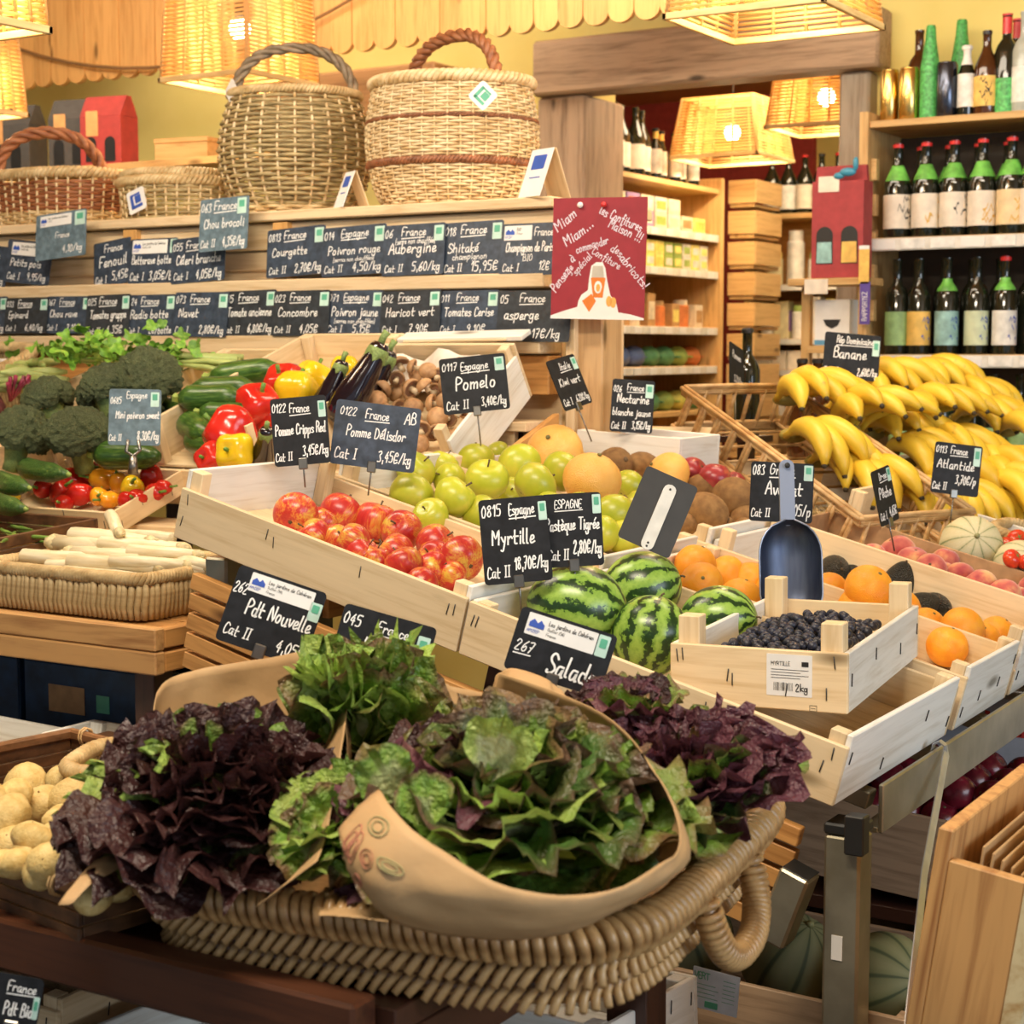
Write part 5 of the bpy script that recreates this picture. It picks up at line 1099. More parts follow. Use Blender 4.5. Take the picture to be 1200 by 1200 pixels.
# ---------------------------------------------------------------- vegetable stand in front of the card rack
vs = thing('vegetable_stand', 'sloping timber stand under the vegetable crates', 'display stand')
for k in range(6):
    y = 2.62 + k * .155
    part('deck_board', box(-4.4, -2.03, y, y + .148, veg_z(y) - .075, veg_z(y) - .053), PINE['x'], vs, False)
part('front_board', box(-4.4, -2.03, 2.585, 2.61, .86, veg_z(2.62) - .03), ORANGE['x'], vs, False)
part('end_panel', prism_xz([(2.62, 0.9), (3.52, .9), (3.52, veg_z(3.52) - .08), (2.62, veg_z(2.62) - .08)], -2.028, -2.012), ORANGE['y'], vs, False)
for x in (-4.3, -3.2, -2.12):
    for y in (2.66, 3.45): part('leg', box(x, x + .05, y, y + .05, 0, veg_z(y) - .09), DARK['z'], vs, False)
def vcrate(label, X0, X1, h=0, Y0=2.93, Y1=3.53, H=.11, tilt=VA, **k):
    return crate(label, (X0, Y0, veg_z(Y0) - .052 + h), (tilt, 0, 0), X1 - X0, (Y1 - Y0) / math.cos(tilt), H, M=k.pop('M', POPLAR), staples=False, **k)
MLOC = (-2.435, 3.185, 1.115); MROT = (R_(33), 0, 0)
vcrate('pine crate of courgettes between the broccoli and the peppers', -3.02, -2.745, H=.13, floor_h=.05, near_h=.05)
vcrate('pine crate of peppers and aubergines leaning against the card rack', -2.735, -2.425, H=.17, floor_h=.07, endh=(.17, .12), near_h=.06, posth=.06)
crate('pale crate of brown mushrooms standing steeply beside the aubergines', MLOC, MROT, .37, .36, .15, M=POPLAR, staples=False, floor_h=.03, ends=WHITE, near_h=.09, endh=(.15, .12))
ms = thing('crate_support', 'pine wedge board under the mushroom crate', 'stand', (-2.43, 3.19, 0)); part('board', box(0, .36, .22, .24, .95, 1.24), PINE['x'], ms, False); part('post', box(.02, .06, .24, .28, .9, 1.24), PINE['z'], ms, False)
vcrate('open pine crate behind the celery', -3.44, -3.05, H=.10, floor_h=.03)
# zucchini, cucumbers
def m_zuc(q):
    s = q.sep(); n = q.noise(q.mapv((2.5, 18, 18)), 2.0, 4); c = q.ramp(n, [(.3, (.018, .055, .008)), (.55, (.05, .12, .018)), (.75, (.15, .24, .05))]); q.col(q.vary(c, .2))
ZUM = mat('courgette_skin', m_zuc, rough=.30); CUM = mat('cucumber_skin', lambda q: (q.col(q.vary(q.ramp(q.noise(q.mapv((1.2, 20, 20)), 2.2, 4), [(.3, (.022, .065, .012)), (.6, (.07, .15, .028)), (.8, (.19, .28, .07))]), .15)), q.bump(q.noise(q.mapv((4, 20, 20)), 6, 2), .4, .01)), rough=.38)
ZST = plain('courgette_stem', (.26, .34, .07), .6)
def long_veg(L, r, bend, seed, tip=.55):
    n = 12; P = []; rad = []
    for i in range(n + 1):
        t = i / n; P.append((L * (t - .5), bend * math.sin(math.pi * t), 0)); rad.append(r * (min(1, .35 + 3.2 * (1 - t)) if t > .8 else min(1, tip + 3 * t)) * (1 + .05 * math.sin(5 * t + seed)))
    return P, rad
ZU = []
for i in range(3):
    P, rad = long_veg(1, .180 + .012 * i, .04 - .03 * i, i); ZU.append(mk('courgette', tube(P, rad, 14), ZUM))
ZC = mk('stem', tube([(-.495, 0, 0), (-.54, 0, 0), (-.60, .01, .01), (-.63, .015, .02)], [.11, .075, .07, .08], 5), ZST, 'auto')
CU = []
for i in range(2):
    P, rad = long_veg(1, .075, .05, i + 4, .3); CU.append(mk('cucumber', tube(P, rad, 14), CUM))
CC = mk('stem', tube([(-.49, 0, 0), (-.53, 0, 0)], [.02, .015], 6), ZST)
def lie(fn, px, py, h, Lpx, ang, meshes, kids, name, label, cat, group, i=0, pitch=0, mat_=None):
    """long vegetable lying on the slope; ang = heading about the vertical"""
    p_ = fn(px, py, h); L = Lpx * depth(p_) / FPX
    o = tag(put(name, meshes[i % len(meshes)], None, p_, (0, R_(pitch), R_(ang)), L), label, cat, group)
    for nm, me in kids: put(nm, me, o)
    return o
zl = [(288, 437, .11, 84, 20, -8, 'topmost dark courgette at the back of the crate'), (262, 456, .12, 80, 12, -4, 'mottled courgette lying across the second row'), (248, 466, .13, 78, 14, -2, 'shiny dark courgette in the second row'), (246, 487, .07, 72, -18, 4, 'dark courgette wedged against the red peppers'), (216, 490, .07, 82, -38, 10, 'pale green courgette lying down the slope'), (205, 505, .04, 76, -44, 8, 'courgette with its stem end beside the broccoli'), (212, 520, .02, 70, 10, 0, 'dark courgette at the bottom of the crate'), (150, 534, .06, 88, 6, 0, 'courgette lying under the grey mini pepper card'), (232, 503, .09, 82, -30, 8, 'light courgette lying on the lower rows'), (205, 478, .09, 74, -35, 8, 'courgette beside the highest broccoli'), (238, 520, .07, 74, -25, 6, 'courgette low against the red peppers'), (268, 484, .10, 66, 25, 0, 'short courgette between the dark one and the peppers')]
for i, (px, py, h, L, a_, pt, lb) in enumerate(zl): lie(vg, px, py, h, L, a_, ZU, (('stem', ZC),), 'courgette', lb, 'courgette', 'courgettes', i, pt)
for i, (px, py, h, L, a_, lb) in enumerate(((52, 551, .05, 165, 155, 'long cucumber furthest up the slope below the broccoli'), (15, 566, .045, 165, 150, 'long cucumber in the middle of the three'), (8, 590, .04, 165, 152, 'long cucumber nearest the mini pepper tray'))):
    lie(vg, px, py, h, L, a_, CU, (('stem', CC),), 'cucumber', lb, 'cucumber', 'cucumbers', i)
# broccoli
def m_broc(q):
    c = q.ramp(q.noise(q.mapv(), 5, 5, 0, .7), [(.3, (.15, .19, .08)), (.55, (.25, .31, .13)), (.75, (.38, .43, .21))]); q.col(q.vary(c, .12)); q.bump(q.vor(q.mapv(), 26), 1.0, .06)
BRM = mat('broccoli_florets', m_broc, rough=.8); BSM = plain('broccoli_stalk', (.24, .32, .10), .6, vary=.12)
def floret(seed):
    def f(q):
        d_ = .12 * nz(q, 2.2, seed) + .34 * (.45 - mn.voronoi(q * 2.6 + Vector((seed, 0, 0)))[0][0]) + .16 * (.4 - mn.voronoi(q * 7 + Vector((seed, 3, 0)))[0][0]); k = 1 + d_
        return Vector((q.x * k, q.y * k, q.z * k * (.75 if q.z > 0 else .5)))
    return ball(1, 72, 44, f)
FL = [mk('floret', floret(i), BRM) for i in range(3)]
STK = mk('stalk', tube([(0, 0, -.95), (0, 0, -.7), (.03, 0, -.4), (0, 0, .1)], [.26, .26, .32, .5], 9), BSM)
def broccoli(px, py, rp, h, lb, n=10, tilt=(0, 0)):
    p_ = vg(px, py, h); r = rp * depth(p_) / FPX
    t = thing('broccoli', lb, 'broccoli', p_, (tilt[0], tilt[1], rnd.uniform(0, 6))); put('stalk', STK, t, scale=r)
    for k in range(n):
        if k == 0: d_ = Vector((0, 0, 1)); s = .55
        else:
            ring = 1 if k < 6 else 2; a_ = k * 2.4 + ring; ph = (.85 if ring == 1 else 1.35); d_ = Vector((math.sin(ph) * math.cos(a_), math.sin(ph) * math.sin(a_), math.cos(ph))); s = .46 if ring == 1 else .36
        s *= rnd.uniform(.9, 1.12); q = Vector((d_.x * .60, d_.y * .60, d_.z * .42)) * r
        o = put('floret', FL[k % 3], t, q, Vector((0, 0, 1)).rotation_difference(d_).to_euler(), s * r)
for px, py, rp, h, lb in ((24, 512, 44, .10, 'broccoli head at the left edge above the cucumbers'), (92, 512, 46, .10, 'broccoli head nearest the camera left of the grey price card'), (58, 472, 38, .13, 'broccoli head behind the two front heads'), (128, 462, 44, .15, 'broad broccoli head in the middle of the heap'), (174, 448, 48, .16, 'topmost broccoli head just above the grey price card'), (160, 492, 40, .09, 'broccoli head tucked behind the grey price card')):
    broccoli(px, py, rp, h, lb, 13, (rnd.uniform(.1, .4), rnd.uniform(-.3, .3)))
# celery / lovage leaves
def m_leafy(name, c0, c1, c2): return mat(name, lambda q: q.col(q.vary(q.ramp(q.noise(q.mapv(), 3, 3), [(.3, c0), (.55, c1), (.75, c2)]), .25)).set(**{'Subsurface Weight': .0}), rough=.5)
CEL = m_leafy('celery_leaf', (.10, .24, .025), (.17, .36, .035), (.30, .46, .07))
def celleaf(seed):
    pts = []
    for i in range(15):
        a_ = -2.4 + 4.8 * i / 14; rr = 1.0 * (.62 + .38 * abs(math.cos(a_ * 2.2))) * (1 - .1 * abs(a_) / 2.4); pts.append((math.sin(a_) * rr * .75, .45 + math.cos(a_) * rr * .6, .16 * math.sin(3 * a_ + seed)))
    V = [(0, .25, .12)] + pts + [(0, 0, 0)]; n = len(pts)
    return V, [(0, i, i + 1) for i in range(1, n)] + [(0, n, n + 1), (0, n + 1, 1)]
CL = [mk('leaf', celleaf(i), CEL) for i in range(3)]; CSTK = plain('celery_stalk', (.40, .48, .16), .5)
def leafy(label, px, py, h, n, spread, lsz, name, yaw, stalks=7, Ls=.30, fn=vg, cat='celery'):
    p_ = fn(px, py, h); t = thing(name, label, cat, p_, (0, 0, 0)); r = random.Random(px)
    for k in range(stalks):
        a_ = R_(yaw) + r.uniform(-.35, .35); e = Vector((math.cos(a_), math.sin(a_), r.uniform(-.05, .15))) * -Ls
        part('stalk', tube([e, e * .5 + Vector((0, 0, .012)), (r.uniform(-.03, .03), r.uniform(-.03, .03), .01)], [.008, .007, .004], 6), CSTK, t)
    for k in range(n):
        q = Vector((r.gauss(0, 1) * spread[0], r.gauss(0, 1) * spread[1], abs(r.gauss(0, 1)) * spread[2]))
        put('leaf', CL[k % 3], t, q, (r.uniform(-.9, .9) + .5, r.uniform(-.7, .7), r.uniform(0, 6.28)), lsz * r.uniform(.7, 1.3))
leafy('bunch of bright green celery leaves behind the broccoli', 150, 424, .12, 90, (.11, .05, .035), .032, 'celery_bunch', 200)
leafy('second bunch of celery with yellow green leaves at the left of the heap', 88, 425, .11, 70, (.07, .05, .03), .032, 'celery_bunch', 215)
leafy('dark green celery leaf tips hanging beside the courgette crate', 196, 430, .10, 34, (.03, .03, .03), .030, 'celery_bunch', 190)
# seagrass basket of broad beans and beetroot
p_ = vg(62, 425, .0); bb = thing('seagrass_basket', 'seagrass basket of broad bean pods at the back left of the stand', 'basket', (p_.x - .12, 3.30, veg_z(3.30) - .04), (VA, 0, 0))
o1 = oval(.27, .20, 6)
stuff(part('weave', stakes(o1, [(.95, .0), (1.0, .13)], 120, .0065, 5), W_ROPE, bb)); part('rim', braid(o1, 1.0, .135, .010, 46), W_ROPE, bb); part('base', box(-.24, .24, -.17, .17, 0, .01), W_ROPE, bb, False); part('lining', box(-.23, .23, .15, .165, .03, .115), LABEL_W, bb, False)
PODM = m_leafy('bean_pod', (.24, .30, .08), (.34, .40, .13), (.44, .48, .20)); POD = mk('bean_pod', tube(*long_veg(1, .075, .10, 2, .3), 8), PODM); PODS = mk('stem', tube([(-.49, 0, 0), (-.56, .01, 0)], [.02, .012], 5), ZST)
for i, (px, py, a_) in enumerate(((20, 440, 20), (40, 436, 60), (30, 428, -10), (8, 446, 35), (48, 445, 80), (15, 455, 5), (52, 425, 110), (0, 432, 10), (35, 452, 25))):
    lie(vg, px, py, .10, 78, a_, [POD], (('stem', PODS),), 'bean_pod', 'pale broad bean pod in the back seagrass basket', 'bean pod', 'broad bean pods')
BEETM = plain('beetroot_skin', (.13, .03, .035), .6, vary=.3); BSTM = plain('beet_stalk', (.22, .015, .05), .45, vary=.3)
p_ = vg(12, 470, .07); bt = thing('beetroot_bunch', 'bunch of dark red beetroot with cut stalks at the left edge', 'beetroot', p_)
for k in range(4): part('root', ball(.036, 14, 10, lambda q: Vector((q.x, q.y, q.z * .9 - (.5 * max(0, -q.z - .7) if q.z < 0 else 0)))), BEETM, bt, loc=(-.03 - .03 * k, -.035 + .02 * (k % 2), -.02 + .01 * (k % 2)))
for k in range(16):
    a_ = rnd.uniform(-.9, .9); part('stalk', tube([(0, 0, 0), (.03 * math.cos(a_), .03 * math.sin(a_), .03), (.055 * math.cos(a_), .05 * math.sin(a_), .05 + rnd.uniform(-.01, .02))], [.004, .0045, .006], 5), BSTM, bt)
# peppers
def m_pep(name, c0, c1): return mat(name, lambda q: q.col(q.vary(q.ramp(q.noise(q.mapv(), 1.2, 2), [(.3, c0), (.7, c1)]), .1)), rough=.16)
PR = m_pep('red_pepper_skin', (.46, .012, .010), (.62, .03, .015)); PY = m_pep('yellow_pepper_skin', (.74, .46, .01), (.82, .58, .02)); PO_ = m_pep('orange_pepper_skin', (.78, .27, .01), (.84, .38, .02))
PSTM = plain('pepper_stem', (.12, .24, .03), .5, vary=.2)
def pepper_shape(long=1.05, lob=.13, pinch=.25):
    def f(q):
        a_ = math.atan2(q.y, q.x); th = math.acos(max(-1, min(1, q.z))); k = (1 + lob * math.cos(4 * a_ + .4) * math.sin(th)) * (1 - pinch * max(0, -q.z))
        z = q.z * long - .30 * math.exp(-(th / .42) ** 2) + .12 * math.exp(-((math.pi - th) / .4) ** 2); return Vector((q.x * k, q.y * k, z))
    return ball(1, 28, 16, f)
PST = mk('stem', join(tube([(0, 0, .62), (.02, .02, .85), (.10, .04, 1.12)], [.10, .09, .11], 7), ball(1, 10, 5, lambda q: Vector((q.x * .28, q.y * .28, q.z * .08 + .70)))), PSTM)
PMR = mk('pepper', pepper_shape(), PR); PMY = mk('pepper', pepper_shape(), PY)
for px, py, rp, h, m_, lb, rot in ((333, 450, 25, .10, PMR, 'red pepper highest in the crate against its left wall', (.5, -.6, 1)), (302, 475, 27, .10, PMR, 'red pepper in the middle of the red row', (.4, -.5, 2)), (270, 507, 33, .10, PMR, 'large red pepper nearest the courgettes', (.6, -.9, 0)), (248, 538, 20, .07, PMR, 'small red pepper at the bottom of the crate', (1.4, 0, 0)), (348, 458, 25, .09, PMY, 'yellow pepper behind the cripps red card', (-.2, .3, 1)), (276, 530, 24, .08, PMY, 'yellow pepper at the bottom of the crate beside the aubergine', (1.3, .6, 0)), (367, 443, 22, .08, PMY, 'yellow pepper between the red one and the aubergine', (.4, .2, 2)), (404, 432, 18, .06, PMY, 'yellow pepper glimpsed between the two tall aubergines', (0, 0, 0)), (318, 492, 22, .06, PMR, 'red pepper half hidden under the red row', (.5, .5, 2))):
    p_ = vg(px, py, h); o = tag(put('pepper', m_, None, p_, rot, rp * depth(p_) / FPX), lb, 'pepper', 'peppers in the crate'); put('stem', PST, o)
EGM = plain('aubergine_skin', (.010, .005, .010), .10, vary=.3, **{'Coat Weight': .7}); ECAP = plain('aubergine_cap', (.20, .28, .08), .6, vary=.2)
def egg_shape():
    pr2 = [(0, -1), (.16, -.985), (.27, -.93), (.345, -.8), (.36, -.6), (.345, -.35), (.30, -.05), (.25, .25), (.215, .5), (.20, .72), (.15, .80), (0, .82)]
    v, f = lathe(pr2, 22); return [(x + .07 * math.sin(2 * z), y, z) for x, y, z in v], f
EG = mk('aubergine', egg_shape(), EGM)
ECP = mk('cap', join(ball(1, 24, 8, lambda q: Vector((q.x * .23 + .068, q.y * .23, .60 + q.z * .20 - (.16 * max(0, math.cos(5 * math.atan2(q.y, q.x))) if q.z < .2 else 0)))), tube([(.06, 0, .76), (.05, .0, .92), (.08, 0, 1.06)], [.075, .07, .085], 7)), ECAP)
for px, py, lp, h, rot, lb in ((388, 455, 62, .09, (-.25, .25, 0), 'upright black aubergine behind the two apple cards'), (424, 445, 86, .11, (-.2, .38, .2), 'tall black aubergine with a long green stem beside the mushrooms'), (438, 448, 74, .07, (-.15, .38, .2), 'black aubergine tucked behind the tall one'), (310, 522, 56, .08, (.2, .75, -.5), 'black aubergine lying at the bottom beside the yellow pepper')):
    p_ = vg(px, py, h); o = tag(put('aubergine', EG, None, p_, rot, lp * .70 * depth(p_) / FPX), lb, 'aubergine', 'aubergines in the crate'); put('cap', ECP, o)
# mushrooms
MCAP = mat('brown_mushroom_cap', lambda q: q.col(q.vary(q.ramp(q.noise(q.mapv(), 1.6, 4), [(.3, (.30, .15, .06)), (.7, (.52, .31, .15))]), .3)), rough=.6); MSTM = plain('mushroom_stem', (.62, .48, .30), .7, vary=.1); MGIL = plain('mushroom_gills', (.22, .11, .06), .8, vary=.2)
MC = mk('mushroom', lathe([(.0, .72), (.35, .68), (.70, .52), (.94, .22), (1.0, -.02), (.93, -.16), (.80, -.10), (.72, .0)], 18), MCAP); MG = mk('gills', lathe([(.74, .0), (.25, .06)], 18), MGIL); MS = mk('stem', tube([(0, 0, .1), (.02, 0, -.35), (.05, .02, -.8)], [.30, .26, .33], 9), MSTM)
r_ = random.Random(12); spots = []
for _ in range(900):
    px, py = r_.uniform(440, 640), r_.uniform(415, 560)
    if all((px - a_) ** 2 + (py - b_) ** 2 > 13 ** 2 for a_, b_ in spots): spots.append((px, py))
Mm = Matrix.LocRotScale(Vector(MLOC), Euler(MROT), None); Mi = Mm.inverted()
for i, (px, py) in enumerate(spots):
    o_, d_ = Mi @ CAM, (Mi.to_3x3() @ ray(px, py)); t = (.085 + .018 * (i % 3) - o_.z) / d_.z; p_ = CAM + ray(px, py) * t; q_ = Mi @ p_
    if not (.02 < q_.x < .345 and .015 < q_.y < .335): continue
    o = tag(put('mushroom', MC, None, p_, (r_.uniform(-1.6, 1.6), r_.uniform(-1.6, 1.6), r_.uniform(0, 6)), r_.uniform(10, 13.5) * depth(p_) / FPX), 'brown capped mushroom tumbled in the pale steep crate', 'mushroom', 'brown mushrooms'); put('gills', MG, o); put('stem', MS, o)
for px, py, rp, lb in ((484, 446, 14, 'large brown mushroom cap at the top left of its crate'), (514, 438, 15, 'large brown mushroom cap beside the plastic film at the top of its crate')):
    o_, d_ = Mi @ CAM, (Mi.to_3x3() @ ray(px, py)); t = (.06 - o_.z) / d_.z; p_ = CAM + ray(px, py) * t
    o = tag(put('mushroom', MC, None, p_, (.7, .3, 0), rp * depth(p_) / FPX), lb, 'mushroom', 'brown mushrooms'); put('gills', MG, o); put('stem', MS, o)
film = grid(12, 8, lambda u, v: Mm @ Vector((.03 + .30 * u, .26 + .08 * v, .08 + .05 * v + .012 * math.sin(9 * u + 3 * v) + .01 * math.sin(17 * u))))
tag(put('paper_liner', mk('paper_liner', film, plain('thin_paper', (.78, .70, .60), .6))), 'crumpled pale liner paper at the back of the mushroom crate', 'paper')
o_ = thing('crate_board', 'loose pale board lying across the top of the mushroom crate', 'board', (-2.43, 3.45, 1.435), (R_(20), R_(-1), R_(2))); part('plank', box(0, .35, 0, .05, 0, .012), WHITE['x'], o_, False); part('edge_splinter', box(.02, .31, -.006, .0, .002, .008), POPLAR['x'], o_, False)

# ---------------------------------------------------------------- mini pepper tray
pm_ = vg(138, 628, -.045); ML = (pm_.x - .43, pm_.y, pm_.z)
mt = crate('shallow pale tray of mini peppers in front of the courgettes', ML, (VA, 0, 0), .43, .27, .055, M=POPLAR, posts=False, staples=True, th=.006, floor_h=.008, name='shallow_tray')
Mt = Matrix.LocRotScale(Vector(ML), Euler((VA, 0, 0)), None); Mti = Mt.inverted()
def mini_shape():
    def f(q):
        a_ = math.atan2(q.y, q.x); k = (1 + .06 * math.cos(3 * a_)) * (1 - .45 * max(0, -q.z) ** 1.4); return Vector((q.x * k, q.y * k, q.z * 1.5 - .2 * math.exp(-(math.acos(max(-1, min(1, q.z))) / .4) ** 2)))
    return ball(1, 18, 12, f)
MPs = {c: mk('mini_pepper', mini_shape(), m_) for c, m_ in (('red', PR), ('orange', PO_), ('yellow', PY))}
MPST = mk('stem', tube([(0, 0, 1.15), (.04, 0, 1.6), (.25, .05, 2.2)], [.22, .12, .15], 6), PSTM)
mp = [(14, 578, 12, 'yellow', (1.4, .9, .6)), (52, 573, 12, 'red', (1.4, 0, .2)), (70, 578, 14, 'red', (.9, .4, 1)), (92, 580, 14, 'red', (1.3, 0, 2)), (88, 562, 14, 'red', (1.2, .5, -.6)), (104, 553, 14, 'red', (1.5, .3, -1.2)), (122, 562, 14, 'orange', (1.4, 0, -.9)), (132, 552, 13, 'orange', (1.3, .2, -.9)), (140, 568, 12, 'orange', (.3, 0, 0)), (116, 582, 12, 'orange', (1.4, 0, .7)), (130, 586, 11, 'orange', (1.5, .2, -.4)), (155, 572, 15, 'yellow', (1.1, .3, .6)), (178, 563, 15, 'red', (.2, .1, 0)), (162, 584, 12, 'red', (1.4, 0, .3)), (180, 578, 12, 'red', (1.4, .2, 1.2)), (148, 586, 11, 'red', (1.4, 0, 1.4)), (76, 590, 11, 'red', (1.4, 0, .3)), (190, 572, 10, 'red', (1.4, .2, 1.6))]
cnt = {}
for i, (px, py, rp, c, rot) in enumerate(mp):
    o_, d_ = Mti @ CAM, (Mti.to_3x3() @ ray(px, py)); t = (.034 + .008 * (i % 2) - o_.z) / d_.z; p_ = CAM + ray(px, py) * t
    lb = {'red': 'small red mini pepper in the shallow tray', 'orange': 'small orange mini pepper in the middle of the shallow tray', 'yellow': 'yellow mini pepper by itself at the left of the shallow tray' if px < 50 else 'yellow mini pepper in the middle of the shallow tray'}[c]
    o = tag(put('mini_pepper', MPs[c], None, p_, rot, rp * .95 * depth(p_) / FPX), lb, 'pepper', c + ' mini peppers'); put('stem', MPST, o)

# ---------------------------------------------------------------- slatted table with asparagus and beans
TX, TY, TZ = -2.105, 2.235, .925
tb = thing('slatted_table', 'honey coloured slatted timber table carrying the asparagus basket', 'table', (TX, TY, 0))
for k in range(5): part('top_slat', box(-1.2, -.03, .03 + k * .085, .105 + k * .085, TZ - .028, TZ - .003), ORANGE['x'], tb, False)
for z0, z1 in ((TZ - .042, TZ), (TZ - .085, TZ - .0435)):
    part('front_rail', box(-1.22, 0, -.0, .026, z0, z1, .003), LARCH['x'], tb, False); part('side_rail', box(-.028, -.002, .027, .46, z0 + .002, z1 - .003, .003), ORANGE['y'], tb, False)
for x in (-1.15, -.11):
    for y in (.06, .38): part('leg', box(x, x + .05, y, y + .05, 0, TZ - .09), DARK['z'], tb, False)
AX0, AX1, AY0, AY1 = -2.61, -2.175, 2.275, 2.60
ab = thing('asparagus_basket', 'rectangular seagrass basket of white asparagus on the slatted table', 'basket', ((AX0 + AX1) / 2, (AY0 + AY1) / 2, TZ + .001))
o1 = oval((AX1 - AX0) / 2, (AY1 - AY0) / 2, 14)
pts, per = even(o1, 118); SK = mk('rope_strand', tube([(0, 0, .002), (.0018, .004, .025), (-.0012, .003, .05), (0, 0, .074)], [.0058, .0066, .0066, .0055], 6), W_ROPE)
for i, (x, y, nx, ny) in enumerate(pts): put('rope_strand', SK, ab, (x, y, 0), (rnd.uniform(-.05, .05), rnd.uniform(-.05, .05), math.atan2(ny, nx) - math.pi / 2))
part('rim', braid(o1, 1.0, .077, .0075, 64), W_ROPE, ab); part('base', box(AX0 - ab.location.x + .01, AX1 - ab.location.x - .01, AY0 - ab.location.y + .01, AY1 - ab.location.y - .01, .002, .012), W_ROPE, ab, False)
part('inner_frame', join(*[tube([(o1(2 * math.pi * k / 40)[0] * .975, o1(2 * math.pi * k / 40)[1] * .965, z) for k in range(40)], .004, 5, closed=True) for z in (.02, .04, .06)]), W_ROPE, ab)['kind'] = 'stuff'
ASM = mat('white_asparagus', lambda q: q.col(q.vary(q.ramp(q.noise(q.mapv((2, 14, 14)), 2, 3), [(.3, (.66, .54, .32)), (.7, (.84, .76, .56))]), .08)), rough=.4); AST = plain('asparagus_tip', (.60, .50, .28), .5, vary=.15)
ASPm = mk('asparagus_spear', tube([(-.5, 0, 0), (-.49, 0, 0), (-.2, .005, .004), (.1, -.004, 0), (.38, 0, 0)], [.062, .07, .070, .066, .056], 10), ASM)
ASPt = mk('tip', join(tube([(.37, 0, 0), (.43, 0, 0), (.48, 0, 0), (.51, 0, 0)], [.058, .06, .042, .008], 8), *[xf(ball(1, 6, 4), loc=(.40 + .03 * k, .036 * math.cos(2.3 * k), .036 * math.sin(2.3 * k)), scale=(.03, .014, .014)) for k in range(4)]), AST)
asp = [(105, 640, .055, 150, 178, 0), (135, 632, .075, 150, -4, 0), (170, 640, .06, 130, 6, 0), (85, 655, .06, 140, 10, 0), (140, 662, .05, 150, 4, 0), (135, 615, .098, 115, -40, 6), (100, 662, .085, 105, 12, -3), (125, 675, .065, 130, 2, 0), (180, 660, .06, 120, 8, 0), (90, 635, .07, 110, 170, 0), (195, 648, .08, 110, 5, 0), (120, 650, .085, 130, 178, 0), (165, 628, .08, 110, 174, 0), (115, 685, .03, 120, 3, 0)]
for i, (px, py, h, L, a_, pt) in enumerate(asp):
    p_ = at(px, py, Y=2.34 + (690 - py) / 75 * .15); o = tag(put('asparagus_spear', ASPm, None, p_, (rnd.uniform(0, 6), R_(pt), R_(a_)), L * depth(p_) / FPX), 'thick spear lying across the top of the asparagus pile' if pt == 6 else 'white asparagus spear in the seagrass basket', 'asparagus', 'white asparagus spears'); put('tip', ASPt, o)
for i in range(9):
    p_ = at(225 - (i % 3) * 6, 658 + i * 4, Y=2.42); o = tag(put('asparagus_spear', ASPm, None, p_, (0, R_(2), R_(-15 + 4 * i)), .17), 'thin asparagus at the right end of the basket', 'asparagus', 'asparagus at the basket end'); put('tip', ASPt, o)
gb = thing('bean_tray', 'dark bamboo tray of green beans behind the asparagus basket', 'tray', (-2.80, 2.34, .966), (R_(4), 0, R_(-2)))
for (x0, x1, y0, y1) in ((-.30, .17, -.01, 0), (-.30, .17, .28, .29), (.16, .17, 0, .28), (-.30, -.29, 0, .28)):
    for k in range(3): part('bamboo_strip', box(x0, x1, y0, y1, .004 + k * .026, .027 + k * .026), W_DARK, gb, False)
part('base', box(-.29, .16, 0, .28, 0, .006), W_DARK, gb, False)
for x in (-.25, -.12, .0, .12): part('tie', tube([(x + .007 * math.cos(t_), -.006 + .010 * math.cos(t_), .075 + .014 * math.sin(t_)) for t_ in [k * .7 for k in range(9)]], .0022, 5), W_CANE, gb)
for x in (-.29, .14): part('foot', box(x, x + .03, .1, .2, -.033, 0), W_DARK, gb, False)
GBM = m_leafy('green_bean', (.09, .18, .025), (.15, .27, .04), (.24, .36, .08)); GB = mk('green_bean', tube(*long_veg(1, .036, .06, 1, .3), 7), GBM); GBS = mk('stem', tube([(-.49, 0, 0), (-.55, .02, .01)], [.014, .008], 5), ZST)
for i, (px, py, a_) in enumerate(((8, 622, 150), (20, 626, 140), (35, 628, 10), (12, 632, 120), (45, 624, 5), (55, 620, -10), (65, 612, 40), (25, 618, 160), (5, 615, 145), (40, 618, 20), (15, 610, 130), (50, 630, 3), (28, 634, 15), (2, 634, 100))):
    p_ = at(px, py, Z=1.03 + .004 * (i % 4)); o = tag(put('green_bean', GB, None, p_, (0, 0, R_(a_)), 62 * depth(p_) / FPX), 'green bean in the dark bamboo tray', 'green bean', 'green beans in the tray'); put('stem', GBS, o)
# ---------------------------------------------------------------- dark front table
ft = thing('dark_table', 'dark stained table under the salad basket and the potatoes', 'table')
part('top', box(-2.05, -.93, 1.31, 2.06, .755, .782), DARK['x'], ft, False)
part('front_rail', box(-2.05, -.95, 1.268, 1.308, .738, .796, .004), wood('mahogany_rail_x', (.095, .032, .014), (.04, .013, .007), 'x', rough=.35, knots=False), ft, False)
part('side_rail', box(-.975, -.93, 1.31, 2.06, .70, .754), DARK['y'], ft, False)
for x in (-1.98, -1.04):
    for y in (1.33, 1.95): part('leg', box(x, x + .06, y, y + .06, 0, .754), DARK['z'], ft, False)

